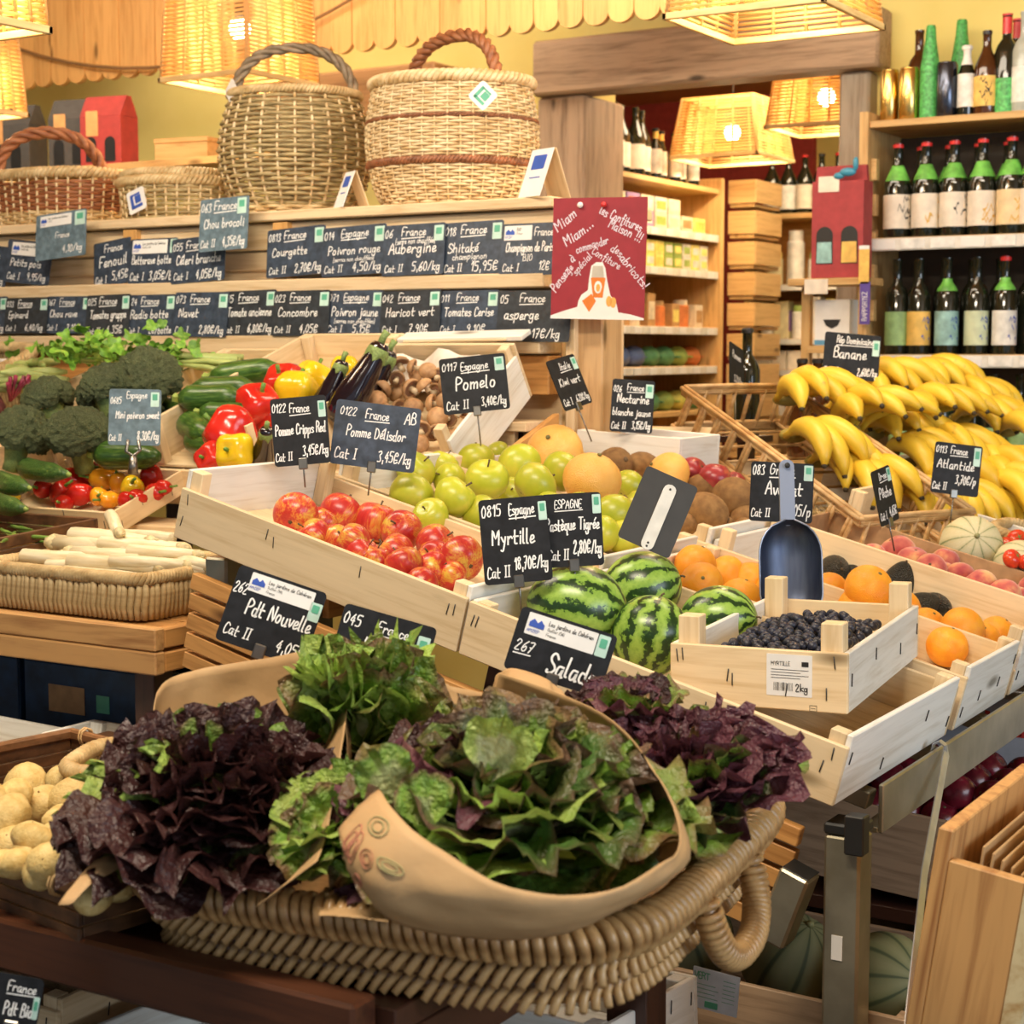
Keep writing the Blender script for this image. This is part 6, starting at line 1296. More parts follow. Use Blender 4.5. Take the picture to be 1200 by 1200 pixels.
# ---------------------------------------------------------------- wicker salad tray
TC = Vector((-1.045, 1.638, .786)); TR = R_(8)
ty = thing('salad_tray', 'large low rattan tray with looped handles holding the salads', 'tray', TC, (0, 0, TR))
TA, TB = .295, .325; of = oval(TA, TB, 5.0)
part('base', prism([(of(2 * math.pi * k / 60)[0] * .93, of(2 * math.pi * k / 60)[1] * .93) for k in range(60)], .004, .014), W_RATTAN, ty, False)
RC = mk('rim_coil', tube([(.004 * math.sin(2 * math.pi * k / 14), .0175 * math.cos(2 * math.pi * k / 14), .0175 * math.sin(2 * math.pi * k / 14)) for k in range(14)], .0062, 6, closed=True), W_RATTAN)
pts, per = even(of, 178)
for x, y, nx, ny in pts: put('rim_coil', RC, ty, (x * 1.0, y * 1.0, .074), (rnd.uniform(-.12, .12), rnd.uniform(-.1, .1), math.atan2(ny, nx) - math.pi / 2 + .18), rnd.uniform(.95, 1.06))
part('rim_core', tube([(of(2 * math.pi * k / 80)[0], of(2 * math.pi * k / 80)[1], .074) for k in range(80)], .0125, 8, closed=True), W_RATTAN, ty)
WSa = mk('weave_strand', tube([(-.012, -.002, -.019), (-.006, .008, -.009), (.003, .011, .004), (.010, .002, .019)], [.0044, .0053, .0053, .0045], 7), W_RATTAN)
pts, per = even(of, 146)
for row, (z, s, sg_) in enumerate(((.046, .985, 1), (.018, .955, 1))):
    for k, (x, y, nx, ny) in enumerate(pts):
        put('weave_strand', WSa, ty, (x * s, y * s, z), (0, rnd.uniform(-.12, .12), math.atan2(ny, nx) - math.pi / 2 + math.pi), (1, 1, 1))
part('wall_lining', join(*[tube([(of(2 * math.pi * k / 60)[0] * s, of(2 * math.pi * k / 60)[1] * s, z) for k in range(60)], .0075, 6, closed=True) for z, s in ((.012, .915), (.024, .92), (.036, .93), (.048, .94), (.060, .955))]), W_DARK, ty)['kind'] = 'stuff'  # dark colour paints in the shade of the gaps between strands
def handle(sx):
    P = []
    for k in range(25):
        t = math.pi * k / 24; c = math.cos(t); P.append((sx * (TA + .012 + .020 * math.sin(t) ** .7), -.02 + -.085 * math.copysign(abs(c) ** .8, c), .066 - .078 * math.sin(t) ** .8))
    h = part('handle', tube(P, .010, 8), W_RATTAN, ty)
    HC = mk('handle_coil', tube([(0, .0125 * math.cos(2 * math.pi * k / 12), .0125 * math.sin(2 * math.pi * k / 12)) for k in range(12)], .0046, 6, closed=True), W_RATTAN)
    Q = [Vector(p) for p in P]; L = 0
    for k in range(34):
        u = (k + .5) / 34 * 24; i = min(23, int(u)); a_ = Q[i].lerp(Q[i + 1], u - i); d_ = (Q[i + 1] - Q[i]).normalized()
        put('handle_coil', HC, h, a_, Vector((1, 0, 0)).rotation_difference(d_).to_euler())
handle(1); handle(-1)

# ---------------------------------------------------------------- salads: leaves radiate from a heart, each leaf a part
def leafmat(name, base, mid, edge, rib, e0=.45, e1=.85, rough=.38, spot=.5):
    def f(q):
        at_ = q.n.new('ShaderNodeAttribute'); at_.attribute_name = 'edge'; n = q.noise(q.mapv(), 5, 4)
        e = q.math('ADD', at_.outputs['Fac'], q.math('MULTIPLY', q.math('SUBTRACT', n, .5), spot)); e = q.math('ADD', e, q.math('MULTIPLY', q.math('SUBTRACT', q.rand(), .5), .35))
        c = q.ramp(e, [(.12, rib), (.28, base), (e0, mid), (e1, edge)]); q.col(q.vary(c, .25))
        tr = q.n.new('ShaderNodeBsdfTranslucent'); q.l.new(c, tr.inputs[0]); mx = q.n.new('ShaderNodeMixShader'); mx.inputs[0].default_value = .22
        q.l.new(q.b.outputs[0], mx.inputs[1]); q.l.new(tr.outputs[0], mx.inputs[2]); q.l.new(mx.outputs[0], q.n['Material Output'].inputs[0])
        vn = q.noise(q.mapv((1, 1, 1)), 14, 3); q.bump(vn, .5, .03)
    return mat(name, f, rough=rough)
def leaf_mesh(seed, m, W=.42, frill=.10, ff=9, lobes=0.0, curl=.3, nu=25, nv=17):
    """rounded blade on a short rib, its edge ruffled in waves running round the margin"""
    r = random.Random(seed); V = []; E = []; ph = r.uniform(0, 6); ph2 = r.uniform(0, 6); bow = r.uniform(.7, 1.3)
    for j in range(nv):
        v = j / (nv - 1); s_ = min(1, v / .58); s_ = s_ * s_ * (3 - 2 * s_)
        for i in range(nu):
            u = i / (nu - 1) * 2 - 1
            e = max(abs(u) ** 1.7 * min(1, v * 1.5), max(0, (v - .42) / .58) ** 1.4)
            s = math.atan2(u * 1.25, v - .18)
            lob = 1 + lobes * e * math.sin(ff * 1.1 * s + ph2)
            x = u * W * (.15 + .85 * s_) * lob; y = (v - .30 * u * u * v * v) * (1 + (lob - 1) * .6)
            z = .20 * bow * u * u * (1 - .6 * v) - curl * max(0, v - .45) ** 2
            fz = frill * e * (math.sin(ff * s + ph) + .55 * math.sin(ff * 2.3 * s + ph2)) + frill * .7 * nz((u * 2.0, v * 2.6, 0), 1.4, seed)
            x += frill * .5 * e * math.cos(ff * s + ph + .6) * (u > 0 or -1); y += frill * .35 * e * math.cos(ff * s * 1.2 + ph2)
            V.append((x, y, z + fz)); E.append(max(0, min(1, e * .9 + .25 * nz((u * 3, v * 3, 0), 1.5, seed + 9) + .04 - .10 * (abs(u) < .09) * (1 - v))))
    Fc = [(j * nu + i, j * nu + i + 1, (j + 1) * nu + i + 1, (j + 1) * nu + i) for j in range(nv - 1) for i in range(nu - 1)]
    me = mk('leaf', (V, Fc), m); a_ = me.attributes.new('edge', 'FLOAT', 'POINT'); a_.data.foreach_set('value', E); return me
def salad(label, c, axis, R, meshes, n, seed, phi0=12, phi1=105, squash=(1, 1), lmin=.62, lmax=1.05, extra=(), name='lettuce'):
    t = thing(name, label, 'lettuce', c); ax = Vector(axis).normalized(); r = random.Random(seed)
    e1 = ax.orthogonal().normalized(); e1 = (_r - ax * _r.dot(ax)).normalized(); e2 = ax.cross(e1)
    part('heart', xf(ball(1, 12, 8), scale=R * .22), CSTK, t)
    for k in range(n):
        f = (k + .5) / n; phi = R_(phi0 + (phi1 - phi0) * f ** .85 + r.uniform(-7, 7)); a_ = k * 2.39996 + r.uniform(-.25, .25)
        rad = (e1 * math.cos(a_) * squash[0] + e2 * math.sin(a_) * squash[1]); d_ = (ax * math.cos(phi) + rad * math.sin(phi)).normalized()
        nrm = (ax - d_ * ax.dot(d_)); nrm = nrm.normalized() if nrm.length > .05 else e1
        sd = d_.cross(nrm).normalized(); M = Matrix((( sd.x, d_.x, nrm.x), (sd.y, d_.y, nrm.y), (sd.z, d_.z, nrm.z)))
        M = M @ Matrix.Rotation(r.uniform(-.45, .45), 3, 'Y')
        L = R * (lmin + (lmax - lmin) * f) * r.uniform(.88, 1.12)
        put('leaf', meshes[k % len(meshes)], t, d_ * R * .10, M.to_euler(), (L * r.uniform(.95, 1.25), L, L))
    for (px, py, D, ang, L, me, tip) in extra:      # a few turned-over leaves
        p_ = at(px, py, D=D) - Vector(c); y_ = (_r * math.cos(R_(ang)) + _u * math.sin(R_(ang))).normalized(); z_ = (-_f + _u * .3).normalized(); z_ = (z_ - y_ * z_.dot(y_)).normalized(); x_ = y_.cross(z_)
        M = Matrix(((x_.x, y_.x, z_.x), (x_.y, y_.y, z_.y), (x_.z, y_.z, z_.z))) @ Matrix.Rotation(R_(tip), 3, 'X')
        put('leaf', me, t, p_, M.to_euler(), L)
    return t
LM_RED = leafmat('dark_red_lettuce', (.19, .25, .05), (.095, .042, .030), (.052, .019, .019), (.46, .50, .22), .30, .58)
LM_GRN = leafmat('green_batavia', (.29, .45, .07), (.18, .34, .045), (.18, .11, .05), (.50, .58, .24), .60, 1.05)
LM_GRD = leafmat('deep_green_batavia', (.12, .25, .04), (.075, .17, .034), (.11, .065, .04), (.36, .46, .17), .5, .95)
LM_PUR = leafmat('purple_lettuce', (.20, .26, .07), (.17, .075, .075), (.125, .042, .060), (.48, .48, .26), .34, .66)
LM_LIME = leafmat('lime_leaf', (.48, .60, .15), (.44, .58, .13), (.32, .48, .09), (.66, .70, .38), .5, .95)
RL = [leaf_mesh(i, LM_RED, .50, .085, 9, .05) for i in range(6)]; GL_ = [leaf_mesh(i + 20, LM_GRN, .52, .075, 8, .04) for i in range(5)]; GD = [leaf_mesh(i + 30, LM_GRD, .50, .075, 8, .05) for i in range(4)]
PL = [leaf_mesh(i + 40, LM_PUR, .50, .090, 10, .06) for i in range(5)]; LI = [leaf_mesh(i + 50, LM_LIME, .50, .06, 7, .05, .2) for i in range(3)]
LIs = leaf_mesh(77, LM_LIME, .40, .085, 9, .05, .3)
FR = [leaf_mesh(i + 60, LM_LIME if i < 2 else LM_GRN, .34, .07, 13, .20, .22) for i in range(3)]
back = -_f
c1 = at(250, 985, D=1.84); salad('dark red leaf lettuce wrapped in kraft paper at the left of the rattan tray', c1, back * .35 + _u * .9 - _r * .05, .155, RL + [GL_[0]] + RL[:5] + [LIs], 66, 1, 4, 78, (1.1, .9), .75, 1.0)
c2 = at(600, 1010, D=1.75); salad('large green batavia lettuce in the middle of the rattan tray', c2, back * .30 + _u * .95 - _r * .06, .175, GL_ + GD + [RL[0], LI[0], LI[1], PL[1]], 72, 2, 4, 72, (1.15, .85), .75, 1.0, extra=((470, 940, 1.66, 120, .06, GL_[2], 15), (500, 970, 1.62, 95, .055, GL_[3], 10), (575, 905, 1.66, 70, .07, LI[2], 35)))
c3 = at(432, 930, D=1.95); salad('frilly light green salad standing between the two large lettuces', c3, back * .2 + _u, .165, FR + [GL_[1]], 30, 3, 3, 30, (.6, .6), .8, 1.0)
c4 = at(815, 985, D=1.93); salad('purple red lettuce at the right end of the rattan tray', c4, back * .25 + _u * .95 - _r * .22, .150, PL + [GL_[2]] + PL[:2] + [GD[0]], 52, 4, 4, 62, (.8, .9), .75, 1.0)
c5 = at(405, 985, D=1.74); salad('small green head with lobed leaves pushed in front of the light green salad', c5, back * .6 + _u * .8 - _r * .35, .080, GL_ + LI, 20, 5, 6, 75)
c6 = at(735, 860, D=2.0); salad('bronze green head behind the large batavia', c6, back * .2 + _u, .080, [PL[0], GL_[0], RL[1]], 20, 6, 4, 60)

# ---------------------------------------------------------------- kraft paper
KRAFT = mat('kraft_paper', lambda q: q.col(q.ramp(q.noise(q.mapv((1, 1, 1), rnd_off=False), 8, 5, .3), [(.3, (.44, .265, .115)), (.7, (.54, .35, .17))])).bump(q.noise(q.o, 14, 4), .35, .01), rough=.7)
SHF = {}
def sheet(name, label, rim, base, nu=48, nv=14, wr=.0035, seed=0, out=.02, thick=.0008):
    """paper between a rim curve and a base curve, both given as 3D points"""
    def curve(P, u):
        x = u * (len(P) - 1); i = min(len(P) - 2, int(x)); s = x - i; a_, b_, c_, d_ = P[max(i - 1, 0)], P[i], P[i + 1], P[min(i + 2, len(P) - 1)]
        return .5 * (2 * b_ + (c_ - a_) * s + (2 * a_ - 5 * b_ + 4 * c_ - d_) * s * s + (3 * b_ - a_ - 3 * c_ + d_) * s ** 3)
    cen = sum(rim, Vector()) / len(rim)
    def f(u, v):
        a_, b_ = curve(base, u), curve(rim, u); p_ = a_.lerp(b_, v); o_ = (p_ - cen); o_.z = 0
        o_ = o_.normalized() if o_.length > 1e-5 else Vector((0, 0, 0))
        k = wr * (nz((u * 9, v * 3, 0), 1, seed) + .6 * nz((u * 22, v * 8, 0), 1, seed + 1)) + out * math.sin(math.pi * v)
        return p_ + o_ * k
    me = mk(name, grid(nu, nv, f), KRAFT); o = put(name, me); md = o.modifiers.new('thickness', 'SOLIDIFY'); md.thickness = thick
    SHF[o.name] = f
    return tag(o, label, 'paper')
A = lambda px, py, D: at(px, py, D=D)
pp = sheet('kraft_wrap', 'kraft paper cone with a printed corner around the large batavia lettuce',
      [A(447, 925, 1.60), A(470, 962, 1.53), A(520, 1000, 1.50), A(600, 1040, 1.48), A(690, 1048, 1.49), A(765, 1018, 1.54), A(798, 985, 1.60), A(775, 915, 1.66), A(725, 850, 1.75), A(655, 812, 1.86), A(585, 788, 1.96)],
      [A(405, 1005, 1.56), A(425, 1045, 1.54), A(470, 1085, 1.53), A(570, 1102, 1.54), A(660, 1094, 1.56), A(720, 1062, 1.60), A(765, 1020, 1.64), A(760, 985, 1.69), A(712, 930, 1.78), A(640, 890, 1.88), A(580, 860, 1.97)], wr=.006, seed=1)
GRNP = plain('faded_leaf_print', (.36, .33, .15), .7); PINKP = plain('faded_radish_print', (.52, .21, .13), .7)
def printed(o, spots):
    """faded drawings on the paper: thin loops and strokes that follow the sheet"""
    f = SHF[o.name]
    for (u0, v0, du, dv, a_, m_) in spots:
        vf = ([], [])
        for k in (1.0, .55):
            P = []
            for i in range(21):
                t = 2 * math.pi * i / 20; x, y = du * k * math.cos(t), dv * k * math.sin(t); P.append((u0 + x * math.cos(a_) - y * math.sin(a_) * .15, min(.97, max(.03, v0 + y * math.cos(a_) + x * math.sin(a_) * 3))))
            Q = [f(*q) - _f * .0016 for q in P]; vf = join(vf, tube(Q, .0009, 4, closed=True, flat=.3))
        part('faded_print', vf, m_, o)['kind'] = 'stuff'
printed(pp, [(.075, .82, .022, .08, .2, GRNP), (.050, .50, .012, .20, .1, PINKP), (.066, .48, .012, .20, .1, PINKP), (.105, .55, .018, .10, .5, PINKP), (.150, .66, .025, .05, .1, GRNP), (.10, .20, .014, .08, -.3, PINKP), (.03, .30, .012, .10, 0, GRNP)])
sheet('kraft_wrap', 'tall sheet of kraft paper standing behind the dark red lettuce',
      [A(182, 850, 1.92), A(190, 803, 1.98), A(235, 784, 2.02), (A(310, 772, 2.04)), A(372, 764, 2.02), A(408, 800, 1.95), A(404, 850, 1.86)],
      [A(190, 960, 1.90), A(200, 940, 1.96), A(240, 925, 2.0), A(310, 925, 2.02), A(365, 930, 1.99), A(395, 960, 1.92), A(390, 980, 1.84)], seed=2, out=.01)
sheet('kraft_wrap', 'loose kraft paper side hanging between the red lettuce and the green one', [A(408, 795, 1.95), A(404, 850, 1.84), A(392, 920, 1.76), A(383, 975, 1.70), A(372, 1008, 1.66)], [A(372, 850, 1.97), A(372, 900, 1.86), A(360, 970, 1.78), A(335, 1035, 1.72), A(300, 1062, 1.68)], seed=3, out=.004)
sheet('kraft_wrap', 'small kraft paper fold behind the batavia below the salad card', [A(480, 870, 1.98), A(488, 770, 2.02), A(520, 800, 2.0), A(560, 810, 2.0), (A(590, 815, 2.0))], [A(470, 900, 1.97), A(480, 890, 1.99), A(520, 890, 1.98), A(555, 890, 1.98), A(580, 890, 1.98)], seed=4, out=.003)
sheet('kraft_wrap', 'crumpled kraft top edge rolled over beside the salad card', [A(583, 792, 2.03), A(600, 783, 2.0), A(640, 795, 1.98), A(660, 812, 1.98)], [A(582, 830, 2.03), A(600, 815, 1.97), A(630, 825, 1.95), A(655, 835, 1.96)], seed=5, out=.008)
sheet('kraft_wrap', 'flat kraft paper lying in the tray below the green head', [A(380, 1040, 1.74), A(420, 1035, 1.74), A(450, 1045, 1.72)], [A(375, 1072, 1.66), A(415, 1075, 1.64), A(455, 1080, 1.63)], seed=6, out=.002)
# ---------------------------------------------------------------- potato basket
pbk = thing('potato_basket', 'dark woven bamboo basket of potatoes at the left of the table', 'basket', (-1.59, 1.535, .786), (0, 0, R_(-10)))
bw, bd, bh = .32, .215, .068
for (x0, x1, y0, y1) in ((-bw, bw, -bd, -bd + .006), (-bw, bw, bd - .006, bd), (bw - .006, bw, -bd + .007, bd - .007), (-bw, -bw + .006, -bd + .007, bd - .007)):
    for k in range(3): part('bamboo_strip', box(x0, x1, y0, y1, .004 + k * .018, .0205 + k * .018, .001), W_DARK, pbk, False)
    part('rim_strip', box(x0 - .004, x1 + .004, y0 - .004, y1 + .004, bh - .012, bh + .003, .003), wickmat('brown_bamboo', (.12, .05, .018), (.30, .14, .055), .4), pbk, False)
part('base', box(-bw + .007, bw - .007, -bd + .007, bd - .007, .002, .012), W_DARK, pbk, False)
for k in range(-3, 4):
    for y in (-bd, bd): part('tie', join(*[tube([(k * .095 + dx, y + .011 * math.cos(t_), bh - .005 + .013 * math.sin(t_)) for t_ in [i * .785 for i in range(9)]], .0018, 5) for dx in (-.003, .003)]), W_CANE, pbk)
POTM = mat('potato_skin', lambda q: (q.col(q.vary(q.ramp(q.noise(q.mapv(), 2.2, 5), [(.3, (.58, .39, .12)), (.55, (.74, .55, .22)), (.8, (.80, .63, .30))]), .12)), q.bump(q.noise(q.mapv(), 9, 4), .25, .03)), rough=.6)
PT = [mk('potato', ball(1, 20, 14, lambda q, i=i: Vector((q.x * 1.22, q.y, q.z * .88)) * (1 + .10 * nz(q, 1.1, i) + .03 * nz(q, 3, i))), POTM) for i in range(4)]
PEY = mk('eye', join(*[xf(ball(1, 6, 4), loc=(a_, b_, c__), scale=.05) for a_, b_, c__ in ((.6, .55, .55), (-.5, -.6, .55), (.3, -.75, .3), (-.9, .3, .4))]), plain('potato_eye', (.30, .17, .06)))
r_ = random.Random(4)
ptl = [(30, 920, 26), (70, 915, 18), (15, 935, 22), (48, 945, 28), (82, 935, 26), (8, 958, 28), (105, 930, 24), (125, 948, 20), (40, 985, 24), (75, 962, 22), (62, 978, 17), (90, 985, 20), (10, 990, 24), (32, 1000, 18), (62, 1010, 26), (95, 1002, 26), (20, 1012, 20), (110, 975, 18), (80, 1015, 20), (118, 1000, 18), (132, 965, 22), (140, 990, 22), (8, 1012, 18), (110, 1048, 24), (135, 1040, 20), (45, 1022, 20), (-12, 940, 24), (-15, 985, 22)]
for i, (px, py, rp) in enumerate(ptl):
    p_ = at(px, py, Z=.786 + bh * .85 + .012 * (i % 3)); rr = rp * depth(p_) / FPX * .98
    o = tag(put('potato', PT[i % 4], None, p_, (r_.uniform(-.8, .8), r_.uniform(-.8, .8), r_.uniform(0, 6)), rr), 'yellow skinned potato heaped in the dark bamboo basket', 'potato', 'potatoes on the table'); put('eye', PEY, o)
sheet('kraft_scrap', 'torn strip of kraft paper hanging over the rim of the potato basket', [A(112, 1008, 1.72), A(130, 1003, 1.72), A(150, 1010, 1.73)], [A(68, 1060, 1.66), A(85, 1058, 1.66), A(100, 1040, 1.68)], 10, 8, .002, 7, .004)

# ---------------------------------------------------------------- below and behind the table at the left
BLUEX = plain('dark_blue_cardboard', (.010, .035, .085), .6, vary=.2); BBX = {a_: BLUEX for a_ in 'xyz'}
us = thing('lower_shelf', 'dark lower shelf under the vegetable stand', 'shelf', (0, 0, 0)); part('board', box(-3.6, -2.12, 2.16, 2.95, .60, .62), DARK['x'], us, False); part('support', box(-3.6, -3.54, 2.2, 2.9, 0, .599), DARK['z'], us, False); part('support', box(-2.2, -2.14, 2.2, 2.9, 0, .599), DARK['z'], us, False)
p_ = at(80, 800, Y=2.45)
for i, (x0, x1, lb) in enumerate(((-3.15, -2.66, 'dark blue cardboard box with a green mark under the slatted table'), (-2.64, -2.25, 'second dark blue cardboard box further right under the slatted table'))):
    t = crate(lb, (x0, 2.42, .621), (0, 0, 0), x1 - x0, .36, .17, M=BBX, name='cardboard_box', posts=False, staples=False, th=.005)
    part('flap', box(0, x1 - x0, -.003, .04, .171, .175), BLUEX, t, False)
    lb_ = part('paper_label', slab_xz(rrect(.10, .055, .001, .10 if i == 0 else .12, .10), -.0015, -.0005), CARDB, t, False); part('green_mark', slab_xz(rrect(.035, .035, .001, .22, .10), -.0015, -.0005), GREENS, t, False)
t = crate('white and blue crate corner showing left of the red lettuce', (-2.30, 2.13, .66), (R_(-6), R_(6), R_(20)), .36, .22, .075, M=WHITE, staples=False); 
t = crate('white carton corner at the left edge behind the potatoes', (-2.72, 2.05, .64), (0, R_(4), R_(8)), .42, .2, .085, M=WHITE, staples=False, posts=False)
t = crate('brown cardboard carton leaning behind the potatoes', (-2.20, 1.98, .60), (R_(-15), R_(-8), R_(25)), .40, .12, .11, M=CBD, staples=False, posts=False, th=.004, name='cardboard_carton')
o_ = thing('carton_bench', 'dark bench under the cartons behind the potatoes', 'bench', (0, 0, 0)); part('top', box(-2.9, -2.08, 1.88, 2.14, .57, .595), DARK['x'], o_, False); part('leg', box(-2.85, -2.8, 1.95, 2.0, 0, .569), DARK['z'], o_, False); part('leg', box(-2.15, -2.1, 1.95, 2.0, 0, .569), DARK['z'], o_, False)
p_ = at(120, 880, D=2.25); rk = thing('rope_basket', 'small seagrass basket with a plaited rim behind the red lettuce', 'basket', (p_.x + .08, p_.y + .05, .783), (0, 0, R_(25)))
o1 = oval(.13, .09, 4); stuff(part('weave', stakes(o1, [(.94, .0), (1, p_.z - .80)], 70, .006, 5), W_ROPE, rk)); part('rim', braid(o1, 1, p_.z - .795, .0065, 44), W_PALE, rk); part('base', box(-.12, .12, -.08, .08, 0, .01), W_ROPE, rk, False)
# crate of potatoes under the front rail
CX, CY, CZ = -2.02, 1.50, .50
t = crate('rough pine crate of dark potatoes under the front rail', (CX, CY, CZ), (0, R_(3), R_(3)), .40, .28, .085, M=PINE, floor_h=.03, endh=(.10, .10))
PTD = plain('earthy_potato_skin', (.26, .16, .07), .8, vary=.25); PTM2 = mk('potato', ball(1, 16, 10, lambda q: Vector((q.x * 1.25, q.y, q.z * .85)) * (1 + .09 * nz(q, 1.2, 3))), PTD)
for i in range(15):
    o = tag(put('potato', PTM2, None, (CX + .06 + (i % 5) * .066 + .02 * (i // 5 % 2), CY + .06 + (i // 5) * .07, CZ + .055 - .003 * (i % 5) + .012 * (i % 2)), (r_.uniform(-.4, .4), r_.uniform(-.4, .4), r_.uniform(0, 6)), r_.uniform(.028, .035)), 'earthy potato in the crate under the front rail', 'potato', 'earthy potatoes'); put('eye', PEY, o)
ls = thing('floor_stand', 'dark low stand under the potato crate', 'stand', (0, 0, 0)); part('top', box(-2.4, -1.2, 1.42, 1.95, .455, .478), DARK['x'], ls, False)
for x in (-2.35, -1.26): part('leg', box(x, x + .05, 1.5, 1.9, 0, .454), DARK['z'], ls, False)
t = crate('whitewashed empty crate beside the earthy potatoes', (-1.58, 1.46, .48), (0, 0, R_(-4)), .34, .30, .07, M=WHITE, staples=False)

# ---------------------------------------------------------------- under the fruit stand at the right
lw = thing('lower_rack', 'dark rack under the fruit stand carrying crates', 'rack', (0, 0, 0)); part('board', box(-2.0, -.70, 2.26, 3.3, .345, .37), DARK['x'], lw, False)
for x in (-1.9, -.76): part('leg', box(x, x + .04, 2.3, 2.34, 0, .344), DARK['z'], lw, False); part('leg', box(x, x + .04, 3.2, 3.24, 0, .344), DARK['z'], lw, False)
GRM = mat('green_melon_rind', lambda q: q.col(q.ramp(q.math('PINGPONG', q.math('MULTIPLY', q.math('ARCTAN2', q.sep()[1], q.sep()[0]), 10 / (2 * math.pi)), .5), [(.04, (.05, .07, .03)), (.12, (.15, .165, .075)), (.4, (.19, .20, .10))])), rough=.7)  # green rind, painted darker still for the shade of the lower rack
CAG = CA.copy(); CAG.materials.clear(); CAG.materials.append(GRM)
crate('rough pine crate of green melons on the lower rack', (-1.36, 2.27, .372), (0, R_(1), 0), .64, .36, .12, M=OLD, floor_h=.02, th=.010, staples=False)  # dark oak instead of pine paints the lower rack's shade into the boards
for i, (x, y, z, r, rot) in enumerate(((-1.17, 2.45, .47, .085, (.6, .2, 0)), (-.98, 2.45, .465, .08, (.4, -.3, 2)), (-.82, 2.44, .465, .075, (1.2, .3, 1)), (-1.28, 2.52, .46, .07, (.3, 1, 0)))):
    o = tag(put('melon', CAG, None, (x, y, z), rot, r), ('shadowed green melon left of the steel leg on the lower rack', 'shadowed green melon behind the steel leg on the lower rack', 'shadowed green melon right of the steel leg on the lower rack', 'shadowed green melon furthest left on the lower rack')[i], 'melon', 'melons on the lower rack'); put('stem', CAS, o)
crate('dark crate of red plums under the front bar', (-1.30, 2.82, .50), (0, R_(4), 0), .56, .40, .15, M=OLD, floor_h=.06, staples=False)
lr2 = thing('plum_stand', 'dark stand under the plum crate', 'stand', (0, 0, 0)); part('top', box(-1.32, -.68, 2.81, 3.24, .43, .455), DARK['x'], lr2, False); part('leg', box(-1.2, -1.15, 2.9, 3.1, .3705, .429), DARK['z'], lr2, False); part('leg', box(-.8, -.75, 2.9, 3.1, .3705, .429), DARK['z'], lr2, False)
PLUM = mat('plum_skin', lambda q: q.col(q.vary(q.ramp(q.noise(q.mapv(), 1.5, 3), [(.3, (.07, .006, .012)), (.7, (.18, .012, .025))]), .3)), rough=.25); PLU = mk('plum', stone(8), PLUM)
for i in range(48):
    k = i % 24; o = tag(put('plum', PLU, None, (-1.25 + (k % 8) * .062 + .02 * (i // 24), 2.88 + (k // 8) * .10 + .03 * (i // 24), .60 + .042 * (i // 24) + (7 - k % 8) * .004), (r_.uniform(-1, 1), r_.uniform(-1, 1), 0), .036), 'dark red plum in the shadowed crate under the bar', 'plum', 'plums under the bar'); put('stem_scar', PIT, o)
p_ = at(1155, 930, Y=3.0); cbx = thing('printed_carton', 'white fruit carton with red lettering under the front bar', 'carton', (p_.x - .30, 3.26, .50), (0, 0, 0))
lr3 = thing('carton_stand', 'dark stand under the printed carton', 'stand', (p_.x - .35, 3.26, .0)); part('top', box(0, .75, .0, .28, .47, .499), DARK['x'], lr3, False); part('leg', box(.1, .15, .1, .2, 0, .469), DARK['z'], lr3, False); part('leg', box(.6, .65, .1, .2, 0, .469), DARK['z'], lr3, False)
GREYCT = plain('grey_white_carton', (.45, .47, .52), .7); part('body', box(0, .62, 0, .26, .0, .25), GREYCT, cbx, False); part('hand_hole', slab_xz(rrect(.09, .03, .014, .40, .14), -.002, 0), BLK, cbx, False)
part('lettering', flat_xz(strokes('inar', .22, .185, .045, slant=.1, wd_=2.2), -.0025), plain('red_print', (.55, .04, .03)), cbx, False)['kind'] = 'stuff'
# hook strip and bag holder
hk = thing('hook_strip', 'flat aluminium hook strip hanging from the front bar', 'hook'); ALU = plain('aluminium_strip', (.55, .56, .60), .35, Metallic=.8)
h0 = at(1108, 862, X=BXF + .012); h1 = at(1064, 1200, D=2.12)
part('strip', tube([(BXF - .008, h0.y, .80), (BXF - .006, h0.y, .812), (BXF + .004, h0.y, .818), (BXF + .012, h0.y, .812), (BXF + .014, h0.y, .80), ((BXF + h1.x) / 2, (h0.y + h1.y) / 2, (.80 + h1.z) / 2), (h1.x, h1.y, h1.z), (h1.x + (h1.x - BXF) * .3, h1.y + (h1.y - h0.y) * .3, h1.z - .10)], [.008] * 8, 6, flat=.25), ALU, hk, 'auto'); part('hook_end', box(BXF - .0115, BXF - .0045, h0.y - .008, h0.y + .008, .77, .80), ALU, hk, False)
bh_ = thing('bag_holder', 'larch wood holder full of folded paper bags at the lower right', 'bag holder', (-.525, 1.90, .42), (0, R_(8), 0))
part('front_panel', box(-.10, -.012, 0, .018, 0, .405), LARCH['z'], bh_, False); part('left_panel', box(-.118, -.1005, .0, .36, 0, .44), LARCH['z'], bh_, False)
GREENW = wood('treated_pine_y', (.66, .55, .32), (.44, .27, .10), 'y', sc_=.6)
part('right_panel', prism_xz([(0, 0), (.36, 0), (.36, .44), (.12, .44), (.03, .405), (0, .405)], -.0115, .010), GREENW, bh_, False); part('back_panel', box(-.10, -.012, .342, .36, 0, .47), LARCH['z'], bh_, False); part('floor_panel', box(-.10, -.012, .02, .34, 0, .02), LARCH['y'], bh_, False)
for k in range(9):
    pbg = thing('paper_bag', 'folded brown paper bag standing in the larch holder', 'paper bag', (-.527 + .028 - .088 + k * .0085 - .01, 1.955, .47), (0, R_(8 + k * .6), 0), 'folded paper bags')
    part('sheet', box(0, .0035, 0, .24, 0, .375 - .006 * k, .001), KRAFT, pbg, False); part('fold', box(-.0008, .0045, 0, .24, .340 - .006 * k, .350 - .006 * k, .0008), KRAFT, pbg, False)
